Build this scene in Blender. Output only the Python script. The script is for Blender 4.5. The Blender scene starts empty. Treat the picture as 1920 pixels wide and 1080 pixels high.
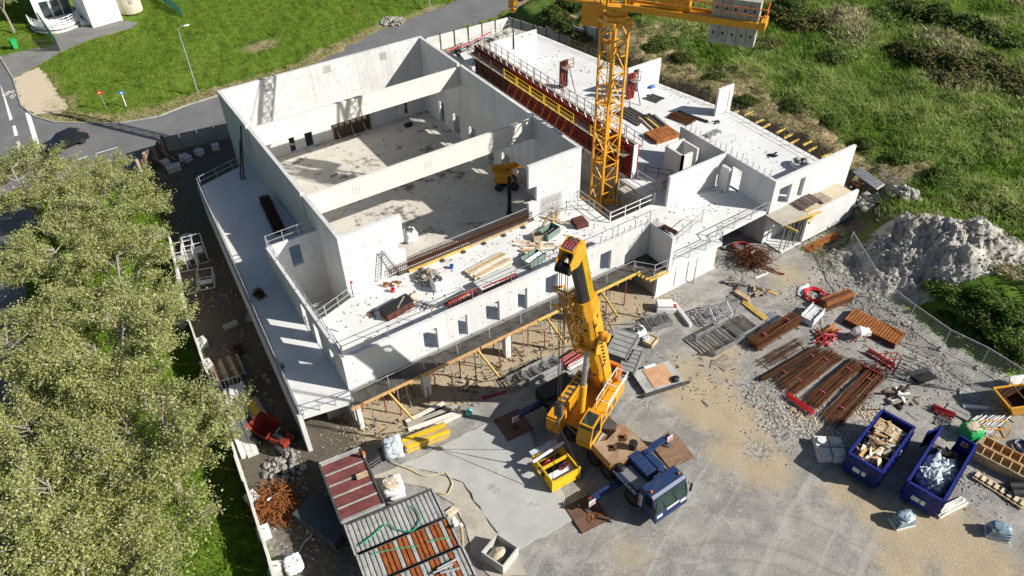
import bpy, bmesh, math, random
import numpy as np
from mathutils import Vector, Matrix, noise
rnd = random.Random(7)
R = math.radians
sc = bpy.context.scene
COL = sc.collection
# ---------------------------------------------------------------- camera, sky, sun, exposure
CAM = (-11.760, -39.649, 40.465)
CR = Vector((0.83420949, -0.55111946, -0.01902278)); CU = Vector((0.37318613, 0.53880929, 0.75525933)); CF = Vector((0.40598846, 0.63714354, -0.65514996))
FPX = 1420.80
cd = bpy.data.cameras.new('camera'); cam = bpy.data.objects.new('camera', cd); COL.objects.link(cam)
m3 = Matrix((CR, CU, -CF)).transposed().to_4x4(); m3.translation = Vector(CAM); cam.matrix_world = m3
cd.sensor_width = 36; cd.lens = 36 * FPX / 1920; cd.clip_end = 2000; cd.clip_start = .5
sc.camera = cam
SUN = Vector((1, -1.08, .94)).normalized()
el = math.asin(SUN.z); az = math.atan2(SUN.x, SUN.y)
w = bpy.data.worlds.new('World'); sc.world = w; w.use_nodes = True
nt = w.node_tree; nt.nodes.clear()
sky = nt.nodes.new('ShaderNodeTexSky'); sky.sky_type = 'NISHITA'; sky.sun_disc = False; sky.sun_elevation = el; sky.sun_rotation = az
bg = nt.nodes.new('ShaderNodeBackground'); bg.inputs[1].default_value = .05
out = nt.nodes.new('ShaderNodeOutputWorld'); nt.links.new(sky.outputs[0], bg.inputs[0]); nt.links.new(bg.outputs[0], out.inputs[0])
sl = bpy.data.lights.new('sun', 'SUN'); sl.energy = 5; sl.angle = R(.5); sl.color = (1, .955, .88)
so = bpy.data.objects.new('sun', sl); COL.objects.link(so); so.rotation_euler = (-SUN).to_track_quat('-Z', 'Y').to_euler(); so.location = (60, -60, 80)
sc.view_settings.view_transform = 'Standard'; sc.view_settings.look = 'None'; sc.view_settings.gamma = 1; sc.view_settings.exposure = .6
sc.view_settings.use_curve_mapping = False
# ---------------------------------------------------------------- materials
MATS = {}
def mat(name, col, rough=.8, var=.18, scale=2.0, metal=0, col2=None, bump=0, bscale=30, spec=.3, fine=0, stretch=None, streak=0):
    m = bpy.data.materials.new(name); m.use_nodes = True; n = m.node_tree; N = n.nodes; L = n.links
    b = N['Principled BSDF']; b.inputs['Roughness'].default_value = rough; b.inputs['Metallic'].default_value = metal
    b.inputs['Specular IOR Level'].default_value = spec
    g = N.new('ShaderNodeNewGeometry')
    vec = g.outputs['Position']
    if stretch:
        mp = N.new('ShaderNodeMapping'); mp.inputs['Scale'].default_value = stretch; L.new(vec, mp.inputs[0]); vec = mp.outputs[0]
    t = N.new('ShaderNodeTexNoise'); t.inputs['Scale'].default_value = scale; t.inputs['Detail'].default_value = 6; t.inputs['Roughness'].default_value = .65
    L.new(vec, t.inputs[0])
    r = N.new('ShaderNodeValToRGB'); r.color_ramp.elements[0].position = .32; r.color_ramp.elements[1].position = .68
    c1 = [c * (1 - var) for c in col]; c2 = list(col2) if col2 else [min(1, c * (1 + var)) for c in col]
    r.color_ramp.elements[0].color = (*c1, 1); r.color_ramp.elements[1].color = (*c2, 1)
    L.new(t.outputs[0], r.inputs[0]); last = r.outputs[0]
    if streak:
        mp = N.new('ShaderNodeMapping'); mp.inputs['Scale'].default_value = (2.2, 2.2, .22); L.new(g.outputs['Position'], mp.inputs[0])
        t2 = N.new('ShaderNodeTexNoise'); t2.inputs['Scale'].default_value = 1.3; t2.inputs['Detail'].default_value = 5; L.new(mp.outputs[0], t2.inputs[0])
        rr = N.new('ShaderNodeMapRange'); rr.inputs[1].default_value = .35; rr.inputs[2].default_value = .65; rr.inputs[3].default_value = 1 - streak; rr.inputs[4].default_value = 1
        L.new(t2.outputs[0], rr.inputs[0])
        mx = N.new('ShaderNodeMix'); mx.data_type = 'RGBA'; mx.blend_type = 'MULTIPLY'; mx.inputs[0].default_value = 1
        L.new(last, mx.inputs[6]); L.new(rr.outputs[0], mx.inputs[7]); last = mx.outputs[2]
    if fine:
        t3 = N.new('ShaderNodeTexNoise'); t3.inputs['Scale'].default_value = 14; t3.inputs['Detail'].default_value = 4; L.new(g.outputs['Position'], t3.inputs[0])
        rr = N.new('ShaderNodeMapRange'); rr.inputs[1].default_value = .35; rr.inputs[2].default_value = .6; rr.inputs[3].default_value = 1 - fine; rr.inputs[4].default_value = 1 + fine * .3
        L.new(t3.outputs[0], rr.inputs[0])
        mx = N.new('ShaderNodeMix'); mx.data_type = 'RGBA'; mx.blend_type = 'MULTIPLY'; mx.inputs[0].default_value = 1
        L.new(last, mx.inputs[6]); L.new(rr.outputs[0], mx.inputs[7]); last = mx.outputs[2]
    oi = N.new('ShaderNodeObjectInfo'); hs = N.new('ShaderNodeMapRange'); hs.inputs[3].default_value = .9; hs.inputs[4].default_value = 1.1
    L.new(oi.outputs['Random'], hs.inputs[0])
    mx = N.new('ShaderNodeMix'); mx.data_type = 'RGBA'; mx.blend_type = 'MULTIPLY'; mx.inputs[0].default_value = .7
    L.new(last, mx.inputs[6]); L.new(hs.outputs[0], mx.inputs[7]); last = mx.outputs[2]
    L.new(last, b.inputs['Base Color'])
    if bump:
        t4 = N.new('ShaderNodeTexNoise'); t4.inputs['Scale'].default_value = bscale; t4.inputs['Detail'].default_value = 4; L.new(vec, t4.inputs[0])
        bp = N.new('ShaderNodeBump'); bp.inputs['Strength'].default_value = bump; bp.inputs['Distance'].default_value = .05
        L.new(t4.outputs[0], bp.inputs['Height']); L.new(bp.outputs[0], b.inputs['Normal'])
    MATS[name] = m; return m
mat('concrete', (.61, .612, .605), .85, .06, .7, streak=.09, fine=.06, bump=.15, bscale=12)
mat('hall_concrete', (.595, .597, .585), .85, .08, .5, streak=.12, fine=.07, bump=.15, bscale=12)
mat('slab', (.60, .60, .59), .85, .08, .45, fine=.10, bump=.12, bscale=10)
mat('hall_floor', (.50, .47, .41), .8, .12, .35, fine=.22)
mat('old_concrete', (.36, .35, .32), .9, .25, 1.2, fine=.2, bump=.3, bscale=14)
mat('pad', (.42, .42, .40), .85, .13, .5, fine=.12, bump=.15, bscale=10)
mat('pad_tan', (.40, .37, .31), .9, .16, .6, fine=.15, bump=.2, bscale=10)
mat('asphalt', (.17, .17, .172), .9, .16, .3, fine=.18, bump=.2, bscale=40)
mat('path_asphalt', (.20, .195, .185), .9, .18, .5, fine=.2)
mat('road_paint', (.72, .72, .70), .8, .12, 5)
mat('dirt', (.20, .165, .12), .95, .3, 1.2, fine=.3, bump=.5, bscale=8)
mat('rubble', (.34, .325, .295), .95, .35, 1.5, fine=.45, bump=.6, bscale=6)
mat('spoil', (.32, .30, .26), .95, .3, .55, col2=(.56, .53, .47), fine=.55, bump=1.0, bscale=4)
mat('seam', (.36, .355, .34), .9, .15, 2)
mat('glulam', (.66, .63, .56), .6, .05, 1.2, stretch=(.35, 4, 4), fine=.04)
mat('yellow', (.62, .29, .012), .45, .12, 1.5, spec=.5, fine=.1)
mat('crane_yellow', (.66, .31, .02), .5, .16, 1.2, spec=.5, fine=.12)
mat('bright_yellow', (.72, .47, .02), .55, .15, 2, fine=.12)
mat('boom_yellow', (.70, .33, .012), .38, .08, 1.0, spec=.5, fine=.06)
mat('orange', (.55, .17, .03), .6, .25, 2, fine=.2)
mat('black', (.018, .018, .02), .6, .3, 3)
mat('rubber', (.025, .025, .026), .85, .25, 5)
mat('boom_black', (.03, .03, .032), .35, .3, 2)
mat('blue', (.014, .034, .105), .5, .15, 2, spec=.5, fine=.1)
mat('skip_blue', (.012, .022, .17), .5, .25, 2.5, fine=.25)
mat('glass', (.02, .035, .035), .06, .2, 2, spec=.8)
mat('lit_glass', (.05, .09, .08), .1, .3, 2, spec=.6)
mat('white', (.72, .72, .71), .6, .08, 2, fine=.08)
mat('white_plastic', (.70, .71, .72), .4, .1, 4, fine=.1)
mat('white_clean', (.80, .80, .79), .55, .04, 1)
mat('steel', (.36, .36, .36), .45, .25, 3, metal=.6, fine=.15)
mat('galv', (.45, .46, .47), .45, .2, 3, metal=.5)
mat('dark_steel', (.09, .085, .08), .6, .35, 3, metal=.3)
mat('rust', (.135, .052, .02), .9, .4, 4, fine=.35)
mat('rust_dark', (.075, .032, .016), .9, .4, 4, fine=.3)
mat('rust_bright', (.29, .105, .03), .9, .35, 3, fine=.3)
mat('rust_plate', (.42, .33, .22), .8, .1, 1.1, col2=(.24, .12, .055), fine=.15)
mat('red_formwork', (.25, .036, .024), .6, .35, 2.5, fine=.3)
mat('brown_formwork', (.105, .036, .026), .75, .4, 3, fine=.3)
mat('red', (.29, .03, .026), .5, .25, 3, fine=.15)
mat('bright_red', (.62, .03, .04), .5, .15, 3)
mat('pink', (.55, .12, .16), .6, .2, 3)
mat('wood', (.48, .36, .21), .8, .28, 2.5, stretch=(1, 1, 1), fine=.25)
mat('pale_wood', (.62, .52, .37), .8, .2, 3, fine=.2)
mat('white_wood', (.72, .68, .60), .8, .12, 3, fine=.12)
mat('grey_wood', (.30, .26, .21), .9, .3, 2.5, fine=.3)
mat('dark_wood', (.14, .09, .06), .85, .35, 3, fine=.3)
mat('plywood', (.52, .30, .17), .75, .18, 1.8, fine=.12)
mat('orange_wood', (.50, .30, .13), .75, .2, 2.5, fine=.2)
mat('yellow_wood', (.55, .38, .10), .6, .2, 2.5, fine=.2)
mat('dark_ply', (.075, .068, .06), .7, .5, 1.2, fine=.4)
mat('brown_ply', (.085, .06, .052), .6, .3, 2, fine=.15)
mat('mat_steel', (.15, .085, .055), .75, .3, 1.2, fine=.25, bump=.2, bscale=20)
mat('mat_wood', (.24, .15, .09), .85, .25, 1.5, fine=.3, stretch=(1, 5, 1))
mat('green', (.02, .33, .09), .6, .15, 3)
mat('fence_green', (.02, .09, .06), .6, .2, 3)
mat('green_hose', (.03, .32, .16), .5, .15, 3)
mat('grey_green', (.16, .22, .19), .6, .2, 3)
mat('film', (.50, .56, .60), .25, .25, 3, spec=.7, fine=.3)
mat('blue_film', (.22, .30, .36), .22, .35, 2, spec=.7, fine=.35)
mat('hose', (.62, .52, .30), .6, .15, 3)
mat('grey_panel', (.27, .27, .26), .6, .22, 1.4, fine=.2)
mat('sheet_red', (.17, .055, .052), .6, .35, 1.4, fine=.3)
mat('sheet_grey', (.36, .36, .34), .5, .25, 1.4, fine=.3)
mat('sheet_rust', (.29, .085, .022), .8, .3, 1.6, fine=.35)
mat('sand', (.52, .44, .32), .95, .12, 4, fine=.2)
mat('cream', (.62, .57, .44), .8, .12, 1, streak=.2)
mat('leaf', (.41, .44, .13), .55, .25, 3, col2=(.56, .58, .23))
mat('leaf_b', (.59, .60, .27), .55, .25, 3, col2=(.74, .73, .42))
mat('leaf_c', (.20, .27, .05), .55, .3, 3, col2=(.34, .39, .10))
mat('bark', (.30, .27, .22), .9, .3, 3, fine=.2)
mat('gorse', (.045, .065, .016), .8, .4, 1.5, col2=(.12, .10, .025))
mat('shrub', (.05, .11, .015), .75, .4, 1.2, col2=(.12, .19, .03))
mat('grass_left', (.13, .24, .02), .75, .35, .5, col2=(.26, .36, .035))
mat('grass_right', (.11, .23, .024), .75, .4, .25, col2=(.24, .36, .05))
mat('straw', (.42, .40, .22), .85, .3, 1, col2=(.50, .46, .28))
mat('dark_car', (.012, .013, .017), .25, .2, 2, spec=.6)
mat('signal_red', (.60, .02, .02), .5, .1, 3)
mat('signal_blue', (.03, .12, .40), .5, .1, 3)
mat('terracotta', (.25, .09, .04), .85, .3, 5, fine=.2)
mat('deck_shade', (.10, .105, .12), .8, .2, 1.5, fine=.15)  # unused; colour of the front wall's shade on the deck
mat('turquoise', (.12, .42, .45), .5, .1, 2)
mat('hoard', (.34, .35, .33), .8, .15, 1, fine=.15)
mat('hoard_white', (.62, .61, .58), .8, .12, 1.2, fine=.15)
mat('dumper_red', (.22, .032, .02), .5, .15, 2, fine=.15)
mat('steel_blue', (.06, .075, .085), .6, .25, 2, fine=.2)
mat('gorse_dry', (.10, .07, .012), .8, .4, 2, col2=(.17, .11, .015))
mat('shrub_light', (.10, .19, .025), .7, .3, 2, col2=(.20, .30, .06))
mat('grass_left_b', (.18, .29, .025), .7, .3, .6, col2=(.30, .40, .045))
mat('grass_left_c', (.25, .33, .035), .7, .3, .6, col2=(.37, .42, .08))
mat('grass_right_b', (.24, .34, .06), .75, .3, .5, col2=(.38, .46, .15))
mat('straw_brown', (.19, .145, .07), .9, .3, 1, col2=(.30, .24, .12))
def stains(mn, scale, lo, hi, col):
    m = MATS[mn]; n = m.node_tree; b = n.nodes['Principled BSDF']; src = b.inputs['Base Color'].links[0].from_socket; g = n.nodes.new('ShaderNodeNewGeometry')
    t = n.nodes.new('ShaderNodeTexNoise'); t.inputs['Scale'].default_value = scale; t.inputs['Detail'].default_value = 9; t.inputs['Roughness'].default_value = .72; n.links.new(g.outputs['Position'], t.inputs[0])
    t2 = n.nodes.new('ShaderNodeTexNoise'); t2.inputs['Scale'].default_value = scale * .28; t2.inputs['Detail'].default_value = 3; n.links.new(g.outputs['Position'], t2.inputs[0])
    a = n.nodes.new('ShaderNodeMath'); a.operation = 'ADD'; n.links.new(t.outputs[0], a.inputs[0]); n.links.new(t2.outputs[0], a.inputs[1])
    r = n.nodes.new('ShaderNodeMapRange'); r.inputs[1].default_value = lo; r.inputs[2].default_value = hi; n.links.new(a.outputs[0], r.inputs[0])
    x = n.nodes.new('ShaderNodeMix'); x.data_type = 'RGBA'; n.links.new(r.outputs[0], x.inputs[0]); n.links.new(src, x.inputs[6]); x.inputs[7].default_value = (*col, 1); n.links.new(x.outputs[2], b.inputs['Base Color'])
stains('hall_floor', 1.1, 1.10, 1.20, (.17, .15, .125)); stains('slab', .8, 1.2, 1.4, (.40, .395, .38)); stains('pad', .9, 1.16, 1.26, (.27, .265, .25)); stains('asphalt', .5, 1.15, 1.35, (.11, .11, .112)); stains('pad_tan', .7, 1.12, 1.3, (.25, .225, .18))
stains('boom_yellow', 1.3, 1.12, 1.3, (.46, .20, .015)); stains('yellow', 2.0, 1.1, 1.3, (.30, .14, .03)); stains('crane_yellow', 1.8, 1.14, 1.3, (.34, .17, .05)); stains('bright_yellow', 2.4, 1.16, 1.3, (.40, .24, .05)); stains('blue', 2.0, 1.16, 1.34, (.05, .06, .09))
stains('skip_blue', 1.6, 1.22, 1.3, (.10, .07, .06)); stains('rust_plate', 1.4, 1.05, 1.2, (.20, .095, .04)); stains('white_clean', .6, 1.25, 1.4, (.6, .58, .54)); stains('concrete', .55, 1.18, 1.42, (.45, .445, .43)); stains('hall_concrete', .5, 1.12, 1.4, (.43, .425, .41))
def T(m):  # translucency for leaves
    n = MATS[m].node_tree; b = n.nodes['Principled BSDF']; o = [x for x in n.nodes if x.type == 'OUTPUT_MATERIAL'][0]
    tr = n.nodes.new('ShaderNodeBsdfTranslucent'); mx = n.nodes.new('ShaderNodeMixShader'); mx.inputs[0].default_value = .5
    src = b.inputs['Base Color'].links[0].from_socket
    n.links.new(src, tr.inputs[0]); n.links.new(b.outputs[0], mx.inputs[1]); n.links.new(tr.outputs[0], mx.inputs[2]); n.links.new(mx.outputs[0], o.inputs[0])
for m in ('leaf', 'leaf_b', 'leaf_c', 'grass_left', 'grass_right', 'shrub', 'shrub_light', 'grass_left_b', 'grass_left_c', 'grass_right_b'): T(m)
# ---------------------------------------------------------------- mesh helpers
class MB:
    def __init__(s): s.v = []; s.f = []
    def add(s, vs, fs):
        o = len(s.v); s.v += [tuple(v) for v in vs]; s.f += [tuple(i + o for i in f) for f in fs]; return s
    def box(s, x0, x1, y0, y1, z0, z1):
        return s.add([(x0, y0, z0), (x1, y0, z0), (x1, y1, z0), (x0, y1, z0), (x0, y0, z1), (x1, y0, z1), (x1, y1, z1), (x0, y1, z1)],
                     [(0, 3, 2, 1), (4, 5, 6, 7), (0, 1, 5, 4), (1, 2, 6, 5), (2, 3, 7, 6), (3, 0, 4, 7)])
    def bar(s, a, b, w, h=None, up=None):
        a = Vector(a); b = Vector(b); h = h or w; d = (b - a)
        if d.length < 1e-6: return s
        d.normalize(); up = Vector(up) if up else (Vector((0, 0, 1)) if abs(d.z) < .95 else Vector((1, 0, 0)))
        x = d.cross(up).normalized() * (w / 2); y = x.cross(d).normalized() * (h / 2)
        return s.add([a - x - y, a + x - y, a + x + y, a - x + y, b - x - y, b + x - y, b + x + y, b - x + y],
                     [(0, 1, 2, 3), (7, 6, 5, 4), (4, 5, 1, 0), (5, 6, 2, 1), (6, 7, 3, 2), (7, 4, 0, 3)])
    def tube(s, a, b, r, r2=None, n=6, cap=True):
        a = Vector(a); b = Vector(b); r2 = r if r2 is None else r2; d = b - a
        if d.length < 1e-6: return s
        d.normalize(); u = d.orthogonal().normalized(); v = d.cross(u); vs = []
        for k in range(n):
            t = 2 * math.pi * k / n; e = u * math.cos(t) + v * math.sin(t); vs += [a + e * r, b + e * r2]
        fs = [(2 * k, 2 * ((k + 1) % n), 2 * ((k + 1) % n) + 1, 2 * k + 1) for k in range(n)]
        if cap: fs += [tuple(2 * k for k in reversed(range(n))), tuple(2 * k + 1 for k in range(n))]
        return s.add(vs, fs)
    def path(s, pts, r, n=5):
        for a, b in zip(pts, pts[1:]): s.tube(a, b, r, n=n)
        return s
    def prism(s, poly, z0, z1):
        n = len(poly); A = sum(poly[i][0] * poly[(i + 1) % n][1] - poly[(i + 1) % n][0] * poly[i][1] for i in range(n))
        if A < 0: poly = poly[::-1]
        return s.add([(x, y, z0) for x, y in poly] + [(x, y, z1) for x, y in poly],
                     [tuple(reversed(range(n))), tuple(range(n, 2 * n))] + [(i, (i + 1) % n, n + (i + 1) % n, n + i) for i in range(n)])
    def lathe(s, prof, n=16, c=(0, 0, 0), axis='z'):
        vs = []; k = len(prof)
        for i in range(n):
            t = 2 * math.pi * i / n
            for r, h in prof:
                p = (r * math.cos(t), r * math.sin(t), h)
                if axis == 'x': p = (p[2], p[0], p[1])
                if axis == 'y': p = (p[1], p[2], p[0])
                vs.append((p[0] + c[0], p[1] + c[1], p[2] + c[2]))
        fs = []
        for i in range(n):
            j = (i + 1) % n
            for q in range(k - 1): fs.append((i * k + q, j * k + q, j * k + q + 1, i * k + q + 1))
        return s.add(vs, fs)
    def blob(s, c, sx, sy, sz, amp=.15, seed=0, n=14, m=9, p=3.0, f=1.6):
        vs = []; fs = []
        for i in range(m + 1):
            ph = -math.pi / 2 + math.pi * i / m
            for j in range(n):
                th = 2 * math.pi * j / n
                d = Vector((math.cos(ph) * math.cos(th), math.cos(ph) * math.sin(th), math.sin(ph)))
                k = (abs(d.x) ** p + abs(d.y) ** p + abs(d.z) ** p) ** (-1 / p)
                q = d * k; q *= 1 + amp * noise.noise(d * f * 2 + Vector((seed, seed * 2.3, 0))) + amp * .5 * noise.noise(d * f * 5 + Vector((seed, 0, 9)))
                vs.append((c[0] + q.x * sx, c[1] + q.y * sy, c[2] + q.z * sz))
        for i in range(m):
            for j in range(n): fs.append((i * n + j, i * n + (j + 1) % n, (i + 1) * n + (j + 1) % n, (i + 1) * n + j))
        return s.add(vs, fs)
    def obj(s, name, mt, parent=None, smooth=False, off=None, **kw):
        me = bpy.data.meshes.new(name); v = s.v
        if off is not None: v = [(a - off[0], b - off[1], c - off[2]) for a, b, c in v]
        me.from_pydata(v, [], s.f); me.materials.append(MATS[mt])
        if smooth: me.polygons.foreach_set('use_smooth', [True] * len(me.polygons))
        me.update()
        return link(name, me, parent, **kw)
def link(name, me, parent=None, loc=None, rot=None, **kw):
    o = bpy.data.objects.new(name, me); COL.objects.link(o)
    if parent is not None: o.parent = parent
    if loc is not None: o.location = loc
    if rot is not None: o.rotation_euler = rot
    for k, v in kw.items(): o[{'cat': 'category'}.get(k, k)] = v
    return o
def thing(name, label, cat, loc=(0, 0, 0), rz=0, group=None):
    o = link(name, None, loc=loc, rot=(0, 0, rz), label=label, cat=cat)
    o.empty_display_size = .2
    if group: o['group'] = group
    return o
KIDS = {}
def copy_tree(o, loc=None, rz=None, label=None, parent=None):
    c = o.copy(); COL.objects.link(c)
    if parent is not None: c.parent = parent
    if loc is not None: c.location = loc
    if rz is not None: c.rotation_euler = (0, 0, rz)
    if label: c['label'] = label
    for ch in [k for k in bpy.data.objects if k.parent is o]: copy_tree(ch, parent=c)
    return c
def copies(name, me, parent, locs, rots=None):
    return [link(name, me, parent, loc=l, rot=(rots[i] if rots else None)) for i, l in enumerate(locs)]
def B(x0, x1, y0, y1, z0, z1): return MB().box(x0, x1, y0, y1, z0, z1)
# ---------------------------------------------------------------- places: image point of the photograph -> spot on the ground or on a level
def sm(t): t = np.clip(t, 0, 1); return t * t * (3 - 2 * t)
def ray(px, py): return CF * FPX + CR * (px - 960) - CU * (py - 540)
def W(px, py, z=0.0):
    d = ray(px, py); t = (z - CAM[2]) / d.z; return Vector(CAM) + d * t
BND = [(42.5, 46), (44.9, 8), (45.2, -6), (42.6, -10.2), (38.6, -14.5), (37.8, -20), (37.2, -24), (38, -29), (40, -50)]
def base_z(x, y):
    bx = np.interp(-y, [-b[1] for b in BND], [b[0] for b in BND])
    r = np.where(y > 46, -1, x - bx)
    return 2.6 * sm(r / np.where(y > -7, 2.6, 5.0)) + 1.2 * sm((r - 6) / 30.0) * sm((46 - y) / 6)
DK, WT, HT = 3.41, 6.31, 8.44
def zg(x, y): return float(base_z(np.float64(x), np.float64(y)))
def G(px, py):
    z = 0.
    for _ in range(12): p = W(px, py, z); z = .5 * z + .5 * zg(p.x, p.y)
    p = W(px, py, z); p.z = zg(p.x, p.y); return p
def ang(p1, p2, z=0.0):
    a = W(*p1, z); b = W(*p2, z); return math.atan2(b.y - a.y, b.x - a.x), (b - a).length
def inpoly(X, Y, poly):
    ins = np.zeros(X.shape, bool); n = len(poly)
    for i in range(n):
        x1, y1 = poly[i]; x2, y2 = poly[(i + 1) % n]
        c = ((y1 > Y) != (y2 > Y)) & (X < (x2 - x1) * (Y - y1) / (y2 - y1 + 1e-12) + x1); ins ^= c
    return ins
# ---------------------------------------------------------------- ground
def px_poly(pts, z): return [tuple(W(x, y, z)[:2]) for x, y in pts]
SITE = [(-11.6, -80), (-11.5, -12.8), (-11, -7.5), (-10.5, -.7), (-9.7, 11), (-8.2, 20.6), (-7.2, 33), (-4.4, 38.3), (2.6, 38.4), (21, 40), (30.8, 43.6), (41.6, 43.3), (43, 33), (45.2, 8), (45.6, -6), (42, -10.2), (38, -14.5), (37, -20), (36.4, -24), (37.2, -29), (39, -80)]
FOOT = [(-3.0, -5), (-4.8, -5), (-2.9, 23.2), (1.4, 25), (1.4, 30.3), (29.4, 34), (39.2, 33.6), (43.6, 6), (43.6, -6.8), (22, -6.8), (22, -5)]
ROAD_B = px_poly([(240, 322), (300, 284), (430, 238), (620, 150), (813, 77), (953, 20), (1020, -20), (1130, -75), (1000, -75), (860, -1), (830, 13), (713, 57), (633, 97), (577, 128), (405, 181), (347, 199), (300, 218), (263, 225), (217, 232), (150, 231), (100, 229), (63, 218), (40, 198), (25, 148), (0, 107), (-60, 60)], 0)
ROAD_B = ROAD_B + [(-29, 86), (-27, 38), (-13.5, 36), (-11.5, 37.5)]
ROAD_M = [(-20.6, 38.5), (-23.3, 28), (-25.6, 14), (-26.8, 2), (-28.5, -12), (-30, -28)]       # centre line of the road behind the trees
def axis_pts(lo, hi, a, b, fs, cs):
    v = list(np.arange(lo, a, cs)) + list(np.arange(a, b, fs)) + list(np.arange(b, hi + .1, cs))
    return np.array([-420, -220, -120] + [q for q in v if q > -100] + [190, 300, 480], float)
gx = axis_pts(-44, 112, -14, 54, .4, 1.2); gy = axis_pts(-46, 134, -42, 42, .4, 1.2)
GX, GY = np.meshgrid(gx, gy); GZ = base_z(GX, GY)
def nz(x, y, s, o=0): return noise.fractal(Vector((x * s, y * s, o)), .8, 2.1, 4)
vn = np.array([[nz(x, y, .9) for x in gx] for y in gy]); vb = np.array([[nz(x, y, .13, 5) for x in gx] for y in gy])
site = inpoly(GX, GY, SITE); foot = inpoly(GX, GY, FOOT); road = inpoly(GX, GY, ROAD_B) | ((GX < -15) & (GY < 66)) | inpoly(GX, GY, px_poly([(20, 146), (75, 125), (116, 101), (160, 82), (200, 70), (262, 56), (262, 38), (215, 34), (175, 43), (120, 54), (107, 63), (96, 84), (58, 90), (-4, 104)], 0)) | inpoly(GX, GY, px_poly([(22, 150), (72, 122), (96, 148), (114, 175), (132, 200), (114, 218), (80, 216), (62, 220), (37, 198)], 0))
PAD = px_poly([(752, 872), (800, 850), (843, 827), (918, 795), (985, 800), (1012, 850), (1048, 905), (1075, 976), (1020, 1005), (962, 1037), (942, 1012), (905, 962), (870, 905), (820, 888)], 0)
PAD2 = px_poly([(700, 893), (752, 873), (820, 890), (868, 906), (902, 962), (940, 1013), (964, 1040), (985, 1078), (925, 1085), (885, 1040), (872, 985), (850, 945), (800, 915), (740, 905), (715, 930), (690, 920)], 0)
padm = inpoly(GX, GY, PAD) | inpoly(GX, GY, PAD2)
amp = np.where(site, .07, .3); amp = np.where(road | padm, 0, amp)
field = (~site) & (GX > 43)
GZ = GZ + vn * amp + np.where(field, vb * .9, 0) + np.where((~site) & (GY > 51) & (GX < 46) & ~road, vb * .35, 0)
GZ = np.where(padm | road, base_z(GX, GY), GZ)
GZ = np.where(foot, np.minimum(GZ, -.12 + vn * .05), GZ)
# bank and trench beside the spoil heap, sand under the front
ny, nx = GX.shape
idx = np.arange(nx * ny).reshape(ny, nx)
quads = np.stack([idx[:-1, :-1], idx[:-1, 1:], idx[1:, 1:], idx[1:, :-1]], -1).reshape(-1, 4)
me = bpy.data.meshes.new('ground')
me.from_pydata(np.stack([GX, GY, GZ], -1).reshape(-1, 3).tolist(), [], quads.tolist())
def blobs(lst, z=0.):
    m = np.zeros(GX.shape)
    for px, py, rad, st in lst:
        p = W(px, py, z); m = np.maximum(m, st * np.exp(-((GX - p.x) ** 2 + (GY - p.y) ** 2) / (rad * rad)))
    return m
tan = blobs([(1300, 735, 2.4, 1.1), (1340, 760, 2.6, 1.2), (1400, 800, 2.6, 1.1), (1430, 870, 2.4, .9), (1370, 850, 2, .8), (1290, 690, 2, .7), (1350, 660, 2, .8), (1580, 920, 1.6, .8), (1640, 960, 1.8, .8), (1700, 1000, 2.4, .95), (1780, 1010, 3.0, .95), (1830, 1060, 3, .95), (1690, 1060, 2, .8), (1180, 1040, 2, .55), (1150, 1075, 2, .4),
             (650, 780, 2.6, 1), (720, 760, 2.6, 1), (800, 740, 2.6, 1), (880, 700, 2.4, 1), (960, 690, 2.4, 1), (1020, 640, 2.4, .9), (700, 700, 2.5, 1), (900, 640, 3, 1), (1180, 570, 2, .8), (1240, 560, 1.6, .7), (1480, 520, 2.6, .7), (1530, 440, 2, .8), (1360, 700, 1.6, .7), (640, 830, 2, .8)])
under = (GY < -5) & (GY > -8.6) & (GX > -6) & (GX < 21); tan = np.maximum(tan, under * 1.0)
rub = blobs([(1230, 712, .9, .7), (1300, 600, 1.2, .5), (1210, 755, .8, .8), (1420, 845, 1.3, .7), (1370, 900, 1.0, .5), (1250, 1010, 1.6, .4), (1480, 790, 2.6, .95), (1540, 800, 2.2, .9), (1420, 740, 1.8, .7), (1620, 780, 1.8, .7), (1520, 560, 2.2, .8), (1680, 620, 1.4, .8), (1750, 690, 1.5, .9), (1810, 740, 1.6, .7), (540, 900, 1.3, 1), (560, 990, 1.4, 1), (1170, 620, 1.6, .5), (1260, 560, 2, .6), (1640, 380, 1.8, 1.1), (1830, 900, 1.6, .6), (1230, 710, 1, .5)])
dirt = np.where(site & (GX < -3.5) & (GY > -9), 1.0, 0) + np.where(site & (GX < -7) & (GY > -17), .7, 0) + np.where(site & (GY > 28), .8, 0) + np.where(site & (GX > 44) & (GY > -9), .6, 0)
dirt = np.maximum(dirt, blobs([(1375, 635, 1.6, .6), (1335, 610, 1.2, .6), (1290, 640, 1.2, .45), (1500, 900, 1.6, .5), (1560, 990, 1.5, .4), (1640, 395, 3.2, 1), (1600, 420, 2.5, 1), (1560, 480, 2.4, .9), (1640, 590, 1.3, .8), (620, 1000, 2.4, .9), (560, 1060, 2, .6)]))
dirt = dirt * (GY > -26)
dry = np.where((~site) & (GX > 43) & (GX < 51.5 + .6 * vb * 8) & (GY < 38) & (GY > -11), 1.3, 0)
dry = np.maximum(dry, blobs([(x, y, 1.7, 1) for x, y in [(95, 165), (70, 165), (60, 190), (100, 200), (130, 215), (170, 222), (215, 222), (260, 215), (300, 207), (345, 192), (385, 178), (405, 172), (450, 160), (500, 145), (550, 130), (600, 105), (650, 85), (690, 65), (130, 190), (85, 145), (40, 130)]], 0))
dry = np.maximum(dry, blobs([(480, 88, 2.0, 1), (735, 42, 1.6, 1), (500, 84, 2, 1), (44, 70, 1.5, .6), (110, 62, 1.5, .8)], 0))
dry = np.maximum(dry, np.clip((vb - .12) * 2.2, 0, .75) * field)
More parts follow.
